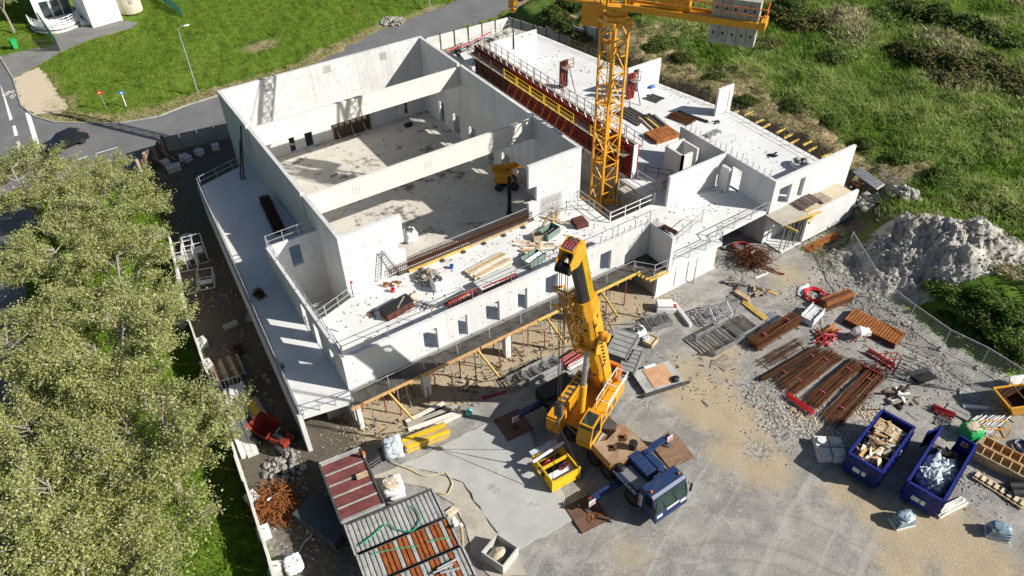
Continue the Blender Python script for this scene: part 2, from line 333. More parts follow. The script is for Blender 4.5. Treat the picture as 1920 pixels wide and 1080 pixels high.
def blur(a, n):
    for _ in range(n):
        a = (np.roll(a, 1, 0) + np.roll(a, -1, 0) + a * 2) / 4; a = (np.roll(a, 1, 1) + np.roll(a, -1, 1) + a * 2) / 4
    return a
def near(x, y, pts):
    d = np.full(np.shape(x), 1e9)
    for a, b in zip(pts, pts[1:]):
        ax, ay, bx, by = a[0], a[1], b[0], b[1]; L2 = (bx - ax) ** 2 + (by - ay) ** 2; t = np.clip(((x - ax) * (bx - ax) + (y - ay) * (by - ay)) / L2, 0, 1); d = np.minimum(d, np.hypot(x - ax - t * (bx - ax), y - ay - t * (by - ay)))
    return d
KERB = px_poly([(66, 217), (100, 229), (150, 231), (217, 232), (263, 225), (300, 218), (347, 199), (405, 181), (470, 160), (577, 128), (633, 97), (713, 57), (830, 13)], 0)
dry = np.maximum(dry, np.where(~road, 1.25 * np.exp(-(near(GX, GY, KERB) / 1.7) ** 4), 0))
dirt = blur(dirt, 8); dry = blur(dry, 1)
c1 = me.color_attributes.new('cover', 'FLOAT_COLOR', 'POINT'); c2 = me.color_attributes.new('cover_b', 'FLOAT_COLOR', 'POINT')
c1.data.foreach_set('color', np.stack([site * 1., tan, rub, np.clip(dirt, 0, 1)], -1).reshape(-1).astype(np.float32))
c2.data.foreach_set('color', np.stack([dry, field * 1., 0 * tan, 0 * tan + 1], -1).reshape(-1).astype(np.float32))
me.polygons.foreach_set('use_smooth', [True] * len(me.polygons))
m = bpy.data.materials.new('ground'); m.use_nodes = True; MATS['ground'] = m; N = m.node_tree.nodes; L = m.node_tree.links; bs = N['Principled BSDF']
bs.inputs['Roughness'].default_value = .95; bs.inputs['Specular IOR Level'].default_value = .15
geo = N.new('ShaderNodeNewGeometry')
def nnoise(scale, det=6, rough=.65):
    t = N.new('ShaderNodeTexNoise'); t.inputs['Scale'].default_value = scale; t.inputs['Detail'].default_value = det; t.inputs['Roughness'].default_value = rough; L.new(geo.outputs['Position'], t.inputs[0]); return t.outputs[0]
def ramp(s, stops):
    r = N.new('ShaderNodeValToRGB'); e = r.color_ramp.elements
    while len(e) < len(stops): e.new(.5)
    for k, (p, c) in zip(e, stops): k.position = p; k.color = (*c, 1)
    L.new(s, r.inputs[0]); return r.outputs[0]
def mix(f, a, b):
    x = N.new('ShaderNodeMix'); x.data_type = 'RGBA'; L.new(f, x.inputs[0]); L.new(a, x.inputs[6]); L.new(b, x.inputs[7]); return x.outputs[2]
nA = nnoise(.9, 8, .7); nB = nnoise(13, 7, .75); nC = nnoise(.22, 5); nD = nnoise(3.2, 7, .75)
def mask(sock):
    a = N.new('ShaderNodeMath'); a.operation = 'MULTIPLY_ADD'; L.new(nD, a.inputs[0]); a.inputs[1].default_value = 1.5; a.inputs[2].default_value = -.75
    s = N.new('ShaderNodeMath'); s.operation = 'ADD'; L.new(sock, s.inputs[0]); L.new(a.outputs[0], s.inputs[1])
    r = N.new('ShaderNodeMapRange'); r.inputs[1].default_value = .3; r.inputs[2].default_value = .7; L.new(s.outputs[0], r.inputs[0]); return r.outputs[0]
A1 = N.new('ShaderNodeAttribute'); A1.attribute_name = 'cover'; A2 = N.new('ShaderNodeAttribute'); A2.attribute_name = 'cover_b'
S1 = N.new('ShaderNodeSeparateColor'); L.new(A1.outputs['Color'], S1.inputs[0]); S2 = N.new('ShaderNodeSeparateColor'); L.new(A2.outputs['Color'], S2.inputs[0])
grassL = ramp(nA, [(.3, (.06, .13, .013)), (.5, (.11, .19, .02)), (.7, (.15, .22, .03))])
grassR = ramp(nA, [(.3, (.04, .09, .012)), (.5, (.08, .14, .022)), (.72, (.16, .18, .06))])
col = mix(S2.outputs[1], grassL, grassR)
col = mix(mask(S2.outputs[0]), col, ramp(nB, [(.3, (.16, .125, .065)), (.5, (.32, .25, .14)), (.7, (.46, .38, .24))]))
gravel = mix(ramp(nC, [(.40, (0, 0, 0)), (.60, (1, 1, 1))]), ramp(nB, [(.3, (.12, .117, .11)), (.5, (.215, .21, .20)), (.68, (.37, .365, .35))]), ramp(nB, [(.3, (.17, .16, .14)), (.5, (.30, .285, .255)), (.68, (.44, .42, .385))]))
dusty = ramp(nnoise(.55, 8, .75), [(.46, (0, 0, 0)), (.62, (.85, .85, .85))])
gravel = mix(dusty, gravel, ramp(nB, [(.3, (.30, .285, .255)), (.6, (.46, .445, .41))]))
# tyre tracks left by turning lorries: arcs about a turning point and straight lanes
def tracks(cx, cy, freq, lo, hi):
    v = N.new('ShaderNodeVectorMath'); v.operation = 'DISTANCE'; L.new(geo.outputs['Position'], v.inputs[0]); v.inputs[1].default_value = (cx, cy, 0)
    w1 = N.new('ShaderNodeMath'); w1.operation = 'MULTIPLY_ADD'; L.new(nA, w1.inputs[0]); w1.inputs[1].default_value = .8; L.new(v.outputs['Value'], w1.inputs[2])
    t = N.new('ShaderNodeTexNoise'); t.noise_dimensions = '1D'; t.inputs['Scale'].default_value = freq; t.inputs['Detail'].default_value = 4; t.inputs['Roughness'].default_value = .7; L.new(w1.outputs[0], t.inputs['W'])
    return ramp(t.outputs[0], [(lo, (0, 0, 0)), (hi, (.5, .5, .5))])
gravel = mix(tracks(6.0, -34.0, .8, .55, .66), gravel, ramp(nB, [(.3, (.13, .122, .11)), (.6, (.25, .235, .21))]))
gravel = mix(tracks(30.0, -70.0, .6, .57, .68), gravel, ramp(nB, [(.3, (.36, .34, .31)), (.6, (.48, .46, .42))]))
col = mix(S1.outputs[0], col, gravel)
col = mix(mask(S1.outputs[1]), col, ramp(nB, [(.3, (.25, .20, .125)), (.5, (.41, .335, .225)), (.7, (.54, .46, .335))]))
vor = N.new('ShaderNodeTexVoronoi'); vor.inputs['Scale'].default_value = 5.5; L.new(geo.outputs['Position'], vor.inputs[0])
rubc = ramp(vor.outputs['Distance'], [(.0, (.55, .53, .48)), (.35, (.42, .40, .36)), (.75, (.16, .15, .13))])
col = mix(mask(S1.outputs[2]), col, rubc)
col = mix(mask(A1.outputs['Alpha']), col, ramp(nB, [(.3, (.06, .05, .038)), (.5, (.11, .095, .075)), (.72, (.24, .215, .18))]))  # dirt, its colour lowered further to deepen the shade on the left strip
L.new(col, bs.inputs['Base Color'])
bp = N.new('ShaderNodeBump'); bp.inputs['Strength'].default_value = .8; bp.inputs['Distance'].default_value = .09; L.new(nB, bp.inputs['Height']); L.new(bp.outputs[0], bs.inputs['Normal'])
me.materials.append(m)
ground = link('ground', me, kind='structure')

def sheet(name, poly, z, mt, th=.05, **kw):
    from mathutils.geometry import tessellate_polygon
    bm = bmesh.new(); vs = [bm.verts.new((x, y, z)) for x, y in poly]
    for t in tessellate_polygon([[Vector((x, y, 0)) for x, y in poly]]): bm.faces.new([vs[i] for i in t])
    r = bmesh.ops.extrude_face_region(bm, geom=bm.faces[:])
    for v in [g for g in r['geom'] if isinstance(g, bmesh.types.BMVert)]: v.co.z -= th
    bmesh.ops.recalc_face_normals(bm, faces=bm.faces[:])
    me = bpy.data.meshes.new(name); bm.to_mesh(me); bm.free(); me.materials.append(MATS[mt]); return link(name, me, **kw)
def rough(poly, amp=.12, step=.5, seed=0):   # broken edge
    o = []
    for i in range(len(poly)):
        a = Vector(poly[i]); b = Vector(poly[(i + 1) % len(poly)]); n = max(1, int((b - a).length / step))
        for k in range(n):
            q = a.lerp(b, k / n); o.append((q.x + amp * noise.noise(Vector((q.x * 1.7, q.y * 1.7, seed))), q.y + amp * noise.noise(Vector((q.x * 1.7, q.y * 1.7, seed + 7)))))
    return o
sheet('road', ROAD_B, .05, 'asphalt', .2, kind='structure')
mb = MB(); hw = 4.3
for i in range(len(ROAD_M) - 1):
    for k in range(6):
        def pt(u):
            j = min(int(u), len(ROAD_M) - 2); a = Vector(ROAD_M[j]); b = Vector(ROAD_M[j + 1]); q = a.lerp(b, u - j); return q
        q0, q1 = pt(i + k / 6), pt(i + (k + 1) / 6); d = (q1 - q0).normalized(); n_ = Vector((-d.y, d.x)) * hw
        vs = []
        for q, s in ((q0, -1), (q0, 1), (q1, 1), (q1, -1)): vs.append((q.x + s * n_.x, q.y + s * n_.y, zg(0, q.y) + .045))
        mb.add(vs, [(0, 1, 2, 3)])
mb.obj('road', 'asphalt', kind='structure')
PATH = px_poly([(25, 146), (75, 121), (116, 97), (160, 78), (200, 66), (250, 52), (258, 42), (215, 38), (175, 47), (120, 58), (107, 67), (96, 88), (58, 93), (0, 106)], 0)
sheet('path', rough(PATH, .15), .056, 'path_asphalt', .1, kind='structure')
PK = px_poly([(26, 148), (72, 126), (92, 150), (110, 175), (128, 200), (112, 214), (80, 212), (62, 216), (41, 196)], 0)
sheet('gravel_verge', rough(PK, .5), .06, 'sand', .1, kind='structure')
sheet('concrete_pad', rough(PAD, .16), .07, 'pad', .2, kind='structure')
sheet('concrete_pad', rough(PAD2, .2, seed=3), .06, 'pad_tan', .2, kind='structure')
# kerb and painted markings
kb = MB(); kp = [W(x, y, .05) for x, y in [(0, 107), (25, 148), (40, 198), (63, 218), (100, 229), (150, 231), (217, 232), (263, 225), (300, 218), (347, 199), (405, 181), (470, 160), (577, 128)]]
for a, b in zip(kp, kp[1:]): kb.bar(a + Vector((0, 0, .03)), b + Vector((0, 0, .03)), .16, .16)
kb.obj('kerb', 'old_concrete', kind='structure')
def mark(pts, z=0.056): return MB().add([W(x, y, z) for x, y in pts], [tuple(range(len(pts)))])
mk = MB()
for q in [[(47, 212), (56, 211), (79, 285), (69, 287)], [(23, 236), (29, 235), (34, 254), (27, 255)], [(31, 266), (37, 265), (41, 284), (34, 285)], [(0, 157), (3, 163), (24, 223), (18, 226), (0, 178)]]:
    mk.add([W(x, y, 0.056) for x, y in q], [(0, 1, 2, 3)])
for q in [(180, 288, 220, 276), (140, 300, 165, 293), (95, 318, 120, 309)]:
    mk.bar(W(q[0], q[1], .05), W(q[2], q[3], .05), .12, .012)
mk.obj('road_markings', 'road_paint', kind='structure')
cy = MB(); o = W(20, 176, 0.056); u = (W(30, 172, 0.056) - o).normalized(); v = Vector((-u.y, u.x, 0))      # bicycle pictogram and chevrons
def P2(a, b): return o + u * a + v * b
for cx_ in (-.45, .45):
    ring = [P2(cx_ + .3 * math.cos(t), .35 + .3 * math.sin(t)) for t in np.linspace(0, 6.283, 13)]
    for a, b in zip(ring, ring[1:]): cy.bar(a, b, .09, .008)
for a, b in [((-.45, .35), (-.15, .8)), ((-.15, .8), (.3, .8)), ((.3, .8), (.45, .35)), ((-.15, .8), (0, .35)), ((0, .35), (.3, .8)), ((.3, .8), (.25, 1.05)), ((-.6, -.9), (0, -.4)), ((0, -.4), (.6, -.9)), ((-.6, -1.35), (0, -.85)), ((0, -.85), (.6, -1.35))]:
    cy.bar(P2(*a), P2(*b), .1, .008)
cy.obj('bicycle_marking', 'road_paint', kind='structure')

# ---------------------------------------------------------------- the building
bld = thing('unfinished_building', 'large unfinished white concrete building shell with roofless hall and timber beams', 'building', (10, 8, 0))
BO = (10, 8, 0)
def part(mb, name, mt, parent=None, smooth=False, **kw): return mb.obj(name, mt, parent or bld, smooth, off=BO, **kw)
def wallmesh(axis, c0, c1, a0, a1, z0, z1, holes):
    As = sorted({a0, a1, *[h[0] for h in holes], *[h[1] for h in holes]}); Zs = sorted({z0, z1, *[h[2] for h in holes], *[h[3] for h in holes]})
    As = [a for a in As if a0 <= a <= a1]; Zs = [z for z in Zs if z0 <= z <= z1]
    na, nz_ = len(As) - 1, len(Zs) - 1
    sol = [[not any(h[0] < (As[i] + As[i + 1]) / 2 < h[1] and h[2] < (Zs[k] + Zs[k + 1]) / 2 < h[3] for h in holes) for k in range(nz_)] for i in range(na)]
    mb = MB()
    def P(a, c, z): return (a, c, z) if axis == 'x' else (c, a, z)
    def S(i, k): return 0 <= i < na and 0 <= k < nz_ and sol[i][k]
    fl = axis != 'x'
    def q(*p): mb.add(p[::-1] if fl else p, [(0, 1, 2, 3)])
    for i in range(na):
        for k in range(nz_):
            if not sol[i][k]: continue
            A, Bq, Z, Y = As[i], As[i + 1], Zs[k], Zs[k + 1]
            q(P(A, c0, Z), P(Bq, c0, Z), P(Bq, c0, Y), P(A, c0, Y)); q(P(Bq, c1, Z), P(A, c1, Z), P(A, c1, Y), P(Bq, c1, Y))
            if not S(i - 1, k): q(P(A, c1, Z), P(A, c0, Z), P(A, c0, Y), P(A, c1, Y))
            if not S(i + 1, k): q(P(Bq, c0, Z), P(Bq, c1, Z), P(Bq, c1, Y), P(Bq, c0, Y))
            if not S(i, k - 1): q(P(A, c1, Z), P(Bq, c1, Z), P(Bq, c0, Z), P(A, c0, Z))
            if not S(i, k + 1): q(P(A, c0, Y), P(Bq, c0, Y), P(Bq, c1, Y), P(A, c1, Y))
    return mb
def wall(axis, c0, c1, a0, a1, z0, z1, holes=(), cuts=(), mt='concrete'):
    cuts = [a0] + list(cuts) + [a1]
    for p, q in zip(cuts, cuts[1:]):
        part(wallmesh(axis, c0, c1, p + (.006 if p != a0 else 0), q - (.006 if q != a1 else 0), z0, z1, [h for h in holes if h[0] < q and h[1] > p]), 'wall', mt)
HX0, HX1, HY0, HY1 = .88, 22.49, 2.93, 30.81
BM = (22.3, 9.55)
# hall: left, back, right and two front walls
nb = [(y - .05, y + .38, 6.2, HT + 1) for y in BM]
wall('y', HX0, HX0 + .3, HY0 + .3, HY1 - .3, .0, HT, nb, cuts=(9.2, 16, 22.9), mt='hall_concrete')
BH = [(8.0, 8.85, .05, 1.85), (11.1, 15.4, .05, 1.9), (19.5, 20.0, .3, 1.9), (6.3, 6.9, .05, 1.8)]
wall('x', HY1 - .3, HY1, HX0, HX1, .0, HT, BH, cuts=(5.2, 10.0, 14.9, 18.6), mt='hall_concrete')
RH = [(26.3, 27.4, .05, 2.6), (23.0, 24.4, .05, 2.45), (19.8, 21.1, .05, 2.4), (16.4, 17.6, .05, 2.4), (13.5, 14.9, .05, 2.35), (10.6, 12.1, .05, 2.4), (7.3, 8.6, .05, 2.4)]
wall('y', HX1 - .3, HX1, HY0, HY1 - .3, .0, HT, RH + [(y - .05, y + .38, 6.2, HT + 1) for y in BM], cuts=(9.2, 15.6, 22.9), mt='hall_concrete')
wall('x', HY0, HY0 + .3, HX0, 5.88, .0, HT - .02, [(5.35, 6, 5.3, 6.0)], mt='concrete')
wall('x', HY0, HY0 + .3, 17.22, HX1 - .3, .0, HT - .02, [(17.2, 18.0, 4.9, 6.35)], cuts=(19.7,), mt='concrete')
part(B(5.88, 17.22, HY0 + .02, HY0 + .28, 0, DK - .31), 'wall', 'concrete')
part(B(HX0 + .3, HX1 - .3, HY0 + .3, HY1 - .3, -.2, .03), 'floor_slab', 'hall_floor')
for x, z in ((5.56, 7.5), (11.7, 7.75), (17.85, 7.5)): part(B(x - .38, x + .38, HY1 - .315, HY1 - .295, z - .38, z + .38), 'block_out', 'old_concrete')
th = MB()
def dots_y(y, x0, x1, z0, z1, sx=1.35, sz=1.35):
    x = x0 + .5
    while x < x1 - .2:
        z = z0 + .6
        while z < z1 - .2:
            if not any(h[0] < x < h[1] and h[2] < z < h[3] for h in BH) or y < 20: th.box(x - .038, x + .038, y - .006, y + .002, z - .038, z + .038)
            z += sz
        x += sx
def dots_x(x_, y0, y1, z0, z1):
    y = y0 + .5
    while y < y1 - .2:
        z = z0 + .6
        while z < z1 - .2:
            if not any(h[0] < y < h[1] and h[2] < z < h[3] for h in RH): th.box(x_ - .006, x_ + .002, y - .038, y + .038, z - .038, z + .038)
            z += 1.35
        y += 1.35
dots_y(HY1 - .302, HX0 + .4, HX1 - .3, .2, 8.3); dots_y(HY0 - .002, HX0, 5.2, 3.6, 8.3); dots_y(HY0 - .002, 18.2, HX1 - .3, 3.6, 8.3); dots_x(HX1 - .303, HY0 + .5, HY1 - .3, .4, 8.3); dots_y(-6.093, -3, 22.5, 3.4, 6.3, 2.4, 1.6); dots_y(-2.303, 27.8, 34.3, 3.4, 6.3, 1.5, 1.3); dots_x(34.247, -7.3, 3.5, 3.4, 6.3)
part(th, 'tie_holes', 'dark_steel', kind='stuff')
# pour lines and panel joints: shallow proud seams
sm_b = MB()
for x in np.arange(HX0 + 1.6, HX1 - 1, 2.7): sm_b.box(x - .012, x + .012, HY1 - .305, HY1 - .3, .1, HT - .05)
for z in (2.75, 5.45): sm_b.box(HX0 + .3, HX1 - .3, HY1 - .304, HY1 - .3, z - .012, z + .012)
for y in np.arange(HY0 + 1.9, HY1 - 1, 2.7): sm_b.box(HX1 - .305, HX1 - .3, y - .012, y + .012, 2.8, 6.1)
for x in (19.7, 21.0): sm_b.box(x - .01, x + .01, HY0 - .005, HY0, 3.45, HT - .1)
for z in (4.3, 7.4): sm_b.box(17.3, 22.1, HY0 - .004, HY0, z - .01, z + .01) if z > 6.4 else sm_b.box(18.1, 22.1, HY0 - .004, HY0, z - .01, z + .01)
part(sm_b, 'pour_lines', 'seam', kind='stuff')
# glulam beams
for y0 in BM:
    bmq = part(B(HX0 + .08, HX1 - .08, y0, y0 + .3, 6.25, 8.16), 'roof_beam', 'glulam')
    pl = MB()
    for x in (5.2, 11.7, 18.2):
        for dx in (-.28, 0, .28):
            for z in (7.05, 7.3, 7.55): pl.box(x + dx - .045, x + dx + .045, y0 - .006, y0, z - .045, z + .045)
    part(pl, 'beam_bolts', 'steel', bmq, kind='stuff')
# terrace on the left and its retaining wall
TER = [(-6.38, -6.4), (-4.02, 23.9), (HX0 - .003, 25.4), (HX0 - .003, 7.9), (-3.093, 7.86), (-3.093, -6.1), (-3.2, -7.0)]
part(MB().prism(TER, DK - .3, DK), 'terrace_slab', 'slab')
rw = MB(); a0, a1 = Vector((-6.42, -6.43, 0)), Vector((-4.06, 23.9, 0)); n = 12
for i in range(n):
    p, q = a0.lerp(a1, i / n), a0.lerp(a1, (i + 1) / n); dd = Vector((-.28, .02, 0)); tp_ = DK + .05
    rw.add([p + Vector((0, 0, -.4)), q + Vector((0, 0, -.4)), q + dd + Vector((0, 0, -.4)), p + dd + Vector((0, 0, -.4)), p + Vector((0, 0, tp_)), q + Vector((0, 0, tp_)), q + dd + Vector((0, 0, tp_)), p + dd + Vector((0, 0, tp_))], [(0, 3, 2, 1), (4, 5, 6, 7), (0, 1, 5, 4), (1, 2, 6, 5), (2, 3, 7, 6), (3, 0, 4, 7)])
part(rw, 'retaining_wall', 'concrete')
wall('x', 23.6, 23.85, -3.9, HX0, -.3, DK - .31, mt='concrete')
# windowed front wall, its return and the left wing wall
FW = [(2.55, 3.6, 3.5, 5.45), (5.2, 5.93, 3.5, 5.4), (7.45, 8.55, 3.45, 5.35), (10.1, 10.9, 3.35, 5.35), (12.5, 13.6, 3.5, 5.45), (17.5, 18.55, 3.5, 5.35)]
wall('x', -6.09, -5.81, -3.09, 22.5, 3.1, WT, FW, cuts=(-.6, 4.4, 9.3, 11.8, 15.8, 19.6))
LW = [(.35, 1.4, 3.45, 5.6), (-1.8, -.85, 3.45, 5.5), (-4.3, -3.55, 3.6, 5.3)]
wall('y', -3.09, -2.83, -5.80, 7.6, 0, WT, LW, cuts=(3.2,))
wall('x', 7.6, 7.86, -3.09, HX0, 0, WT, [(-1.5, -.6, 3.8, 5.7)])
wall('y', 22.24, 22.5, -8.57, -6.1, 3.1, WT)
part(B(-2.82, HX0, 1.2, 7.59, -.2, .05), 'floor_slab', 'hall_floor'); part(B(-2.82, HX0 - .01, 4.9, 5.1, 1.6, 1.75), 'beam', 'old_concrete')
# one deck level: front deck, court and the big right deck
DECK = [(-2.82, -5.8), (22.62, -5.8), (22.62, -8.5), (28.0, -8.55), (28.05, -7.68), (34.3, -7.55), (44.15, -7.42), (44.55, 5.9), (42.7, 15.4), (39.7, 34.2), (29.15, 34.6), (28.05, 29.6), (28.05, 3.2), (27.3, 3.2), (27.3, -1.25), (22.5, -1.3), (22.5, HY0 - .005), (HX0, HY0 - .005), (HX0, 2.3), (-1.5, 1.5), (-2.82, 1.2)]
sheet('deck_slab', DECK, DK, 'slab', .31); o = bpy.data.objects['deck_slab']; o.parent = bld; o.location = (-BO[0], -BO[1], -BO[2])
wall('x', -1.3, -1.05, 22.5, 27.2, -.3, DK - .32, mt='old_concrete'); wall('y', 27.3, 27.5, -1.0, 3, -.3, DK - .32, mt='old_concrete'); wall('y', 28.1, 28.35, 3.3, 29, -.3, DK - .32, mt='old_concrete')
# columns and low walls below the front
for x, sx in ((2.15, .55), (8.9, .55), (15.6, .6), (-2.9, .3)): part(B(x - sx / 2, x + sx / 2, -6.6, -6.1, -.2, 3.05), 'column', 'concrete')
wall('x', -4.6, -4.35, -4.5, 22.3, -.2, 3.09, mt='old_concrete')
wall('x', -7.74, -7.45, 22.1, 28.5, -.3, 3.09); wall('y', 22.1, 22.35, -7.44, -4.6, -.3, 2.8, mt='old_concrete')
part(B(21.9, 28.6, -7.84, -7.75, -.3, .15), 'footing', 'concrete')
part(MB().prism([(23.6, 1.4), (27.2, 1.0), (29.2, 3.2), (28.8, 6.0), (25, 6.8), (23.4, 5)], -.2, .9), 'crane_footing', 'old_concrete')
# first floor walls standing on the deck
wall('x', -2.3, -2.05, 27.75, 34.25, DK, WT); wall('y', 34.25, 34.5, -7.42, 3.5, -.2, WT, [(-4.2, -3.1, DK, 5.5)], cuts=(-2.1, ))
wall('x', -7.7, -7.43, 34.25, 44.3, -.3, WT, [(35.0, 36.5, 3.45, 5.35), (37.5, 38.15, 3.5, 5.4)], cuts=(39.3,))
part(B(33.3, 33.75, -3.6, -2.7, DK, 5.7), 'wall', 'concrete')
wall('y', 30.9, 31.1, -.4, 1.8, DK, 6.25); wall('x', 1.6, 1.8, 31.1, 33.0, DK, WT); wall('y', 32.8, 33.0, -.2, 1.6, DK, 6.25); wall('x', -.4, -.2, 30.9, 32.1, DK, 6.25)
wall('x', 29.2, 29.42, 30.1, 36.3, DK, WT, [(33.9, 34.4, 5.85, 6.1), (35.1, 35.6, 5.9, 6.02)])
wall('x', 15.3, 15.55, 38.1, 42.55, DK, WT, [(38.8, 39.6, DK, 6.0)])
wall('x', 6.65, 6.87, 42.3, 44.35, DK, WT, [(43.75, 43.9, 4.1, 5.7)])
wall('y', 28.75, 28.95, 29.7, 35.5, 0, DK - .32, [(31.5, 33.5, .0, 2.0)])
wall('x', 34.4, 34.6, 29.2, 39.5, -.3, DK - .32)
RAFT = px_poly([(862, 101), (905, 73), (955, 51), (1002, 63), (1000, 70), (930, 90), (885, 110)], 2.2)
part(MB().prism(RAFT, -.2, 2.2), 'raft', 'pad_tan')
# low annexe at the right end
wall('x', -9.6, -9.35, 37.1, 43.6, -.3, 3.0, mt='concrete'); part(MB().prism([(34.6, -9.6), (44.3, -9.6), (44.3, -7.75), (34.6, -7.75)], -.25, .1), 'floor_slab', 'slab')
part(B(37.4, 43.0, -9.34, -7.72, 2.7, 2.95), 'floor_slab', 'sand')
part(B(43.0, 46.3, -9.2, -7.75, -.2, .6), 'footing', 'concrete')
part(B(33.9, 36.9, -9.5, -7.72, 3.0, 3.2), 'balcony_slab', 'pad_tan')
# ---------------------------------------------------------------- tower crane
MX, MY = 26.2, 4.2
tc = thing('tower_crane', 'tall yellow lattice tower crane standing in the pit beside the hall', 'tower crane', (MX, MY, .9))
h = .76; ZT = 16.9
for sx in (-1, 1):
    for sy in (-1, 1): MB().bar((sx * h, sy * h, 0), (sx * h, sy * h, ZT), .17, .17).obj('leg', 'crane_yellow', tc)
def zz(a0, a1, b0, b1, z0, z1): return (a0, b0, z0), (a1, b1, z1)
def face_pts(k, s, z):  # s -1..1 along the face
    return {0: (s * h, -h, z), 1: (h, s * h, z), 2: (-s * h, h, z), 3: (-h, -s * h, z)}[k]
dg = [MB().bar((-h, 0, 0), (h, 0, 1.4), .075).obj('brace', 'crane_yellow', tc), MB().bar((h, 0, 0), (-h, 0, 1.4), .075).obj('brace', 'crane_yellow', tc)]
hz = MB().bar((-h, 0, 0), (h, 0, 0), .08).obj('cross_bar', 'crane_yellow', tc)
first = [True, True, True]
for k in range(4):
    for i in range(12):
        z = .03 + i * 1.4; q = (i + k) % 2; c = Vector(face_pts(k, 0, z)) * 1.004; rot = (0, 0, k * math.pi / 2)
        for w_, o_ in ((q, dg[q]), (2, hz)):
            if w_ == 2 and k % 2 and i % 2: continue
            if first[w_]: o_.location = c; o_.rotation_euler = rot; first[w_] = False
            else: link(o_.name.split('.')[0], o_.data, tc, loc=c, rot=rot)
lad = MB()
for s in (-.2, .2): lad.bar((s, .3, 0), (s, .3, ZT), .05)
for i in range(54): lad.bar((-.2, .3, .2 + i * .3), (.2, .3, .2 + i * .3), .03)
lad.obj('ladder', 'crane_yellow', tc)
for z in (4.2, 9.7, 15.0): B(-.7, .7, -.1, .7, z, z + .06).obj('rest_platform', 'crane_yellow', tc)
base = MB()
for a in ((-1.6, -1.6, 1.6, 1.6), (-1.6, 1.6, 1.6, -1.6)): base.bar((a[0], a[1], .1), (a[2], a[3], .1), .3, .3)
base.obj('base_frame', 'crane_yellow', tc)
MB().prism([(-.95, -.95), (.95, -.95), (.95, .95), (-.95, .95)], 16.6, 16.95).obj('mast_head', 'crane_yellow', tc)
for sx in (-1, 1):
    for sy in (-1, 1): MB().bar((sx * h, sy * h, 15.9), (sx * .95, sy * .95, 16.6), .16).obj('head_brace', 'crane_yellow', tc)
MB().lathe([(0, 16.96), (.95, 16.96), (.95, 17.3), (.75, 17.35), (.75, 17.72), (0, 17.72)], 20).obj('slewing_ring', 'crane_yellow', tc)
JA = math.atan2(-.84, .543)
jib = thing_j = link('slewing_frame', None, tc, rot=(0, 0, JA), loc=(0, 0, .5)); jib.empty_display_size = .1
E_ = 17.7
B(-.9, 1.0, -.7, .7, 17.25, 17.5).obj('turntable', 'yellow', jib)
for s in (-1, 1): B(.6, 11.0, s * .62 - .11, s * .62 + .11, 17.35, E_ + .12).obj('counter_jib_beam', 'yellow', jib)
dk = MB(); x = 1.3
while x < 7.2: dk.box(x, x + .55, -.5, .5, 17.62, 17.66); x += .6
dk.obj('walkway_deck', 'crane_yellow', jib, kind='stuff')
for k in range(5): B(7.3 + k * .66, 7.93 + k * .66, -.55, .55, 15.9 + .05 * (k % 2), 19.2).obj('counterweight_slab', 'old_concrete', jib)
for k in range(5):
    for z in (16.7, 18.5): MB().lathe([(0, -.56), (.1, -.56), (.1, -.5)], 8, (7.61 + k * .66, 0, z), 'y').obj('lifting_hole', 'black', jib)
B(10.8, 11.15, -.75, .75, 17.3, 17.9).obj('end_beam', 'yellow', jib)
for s in (-1, 1):
    for x in (1.2, 3.1, 5.0, 7.2, 9.2, 11.0): MB().bar((x, s * .78, 17.7), (x, s * .78, 18.8), .05).obj('rail_post', 'orange', jib)
    for z in (18.3, 18.8): MB().bar((1.2, s * .78, z), (11.1, s * .78, z), .05).obj('handrail', 'orange', jib)
for z in (18.3, 18.8): MB().bar((11.1, -.78, z), (11.1, .78, z), .05).obj('handrail', 'orange', jib)
B(3.4, 5.6, -.45, .45, 17.7, 18.7).obj('winch', 'yellow', jib)
for s in (-1, 1): MB().bar((-.6, s * .55, 17.4), (-.2, 0, 23.5), .16).obj('tower_head_leg', 'yellow', jib); MB().bar((.9, s * .55, 17.4), (-.2, 0, 23.5), .16).obj('tower_head_leg', 'yellow', jib)
MB().bar((-.2, 0, 23.4), (9.8, 0, 17.9), .07).obj('pendant', 'yellow', jib); MB().bar((-.2, 0, 23.4), (-18, 0, 19.0), .07).obj('pendant', 'yellow', jib)
for s in (-1, 1): MB().bar((-1, s * .6, 17.6), (-34, s * .6, 17.6), .16).obj('jib_chord', 'yellow', jib)
MB().bar((-1, 0, 18.9), (-34, 0, 18.9), .14).obj('jib_chord', 'yellow', jib)
lx = MB(); x = -1.0; k = 0
while x > -33:
    for s in (-1, 1): lx.bar((x, s * .6, 17.6), (x - .75, 0, 18.9), .07); lx.bar((x - .75, 0, 18.9), (x - 1.5, s * .6, 17.6), .07)
    lx.bar((x, -.6, 17.6), (x - 1.5, .6, 17.6), .06); lx.bar((x, -.6, 17.6), (x, .6, 17.6), .06); x -= 1.5
lx.obj('jib_lattice', 'yellow', jib, kind='stuff')
B(-3.0, -1.2, .8, 2.1, 15.2, 17.2).obj('operator_cab', 'yellow', jib)
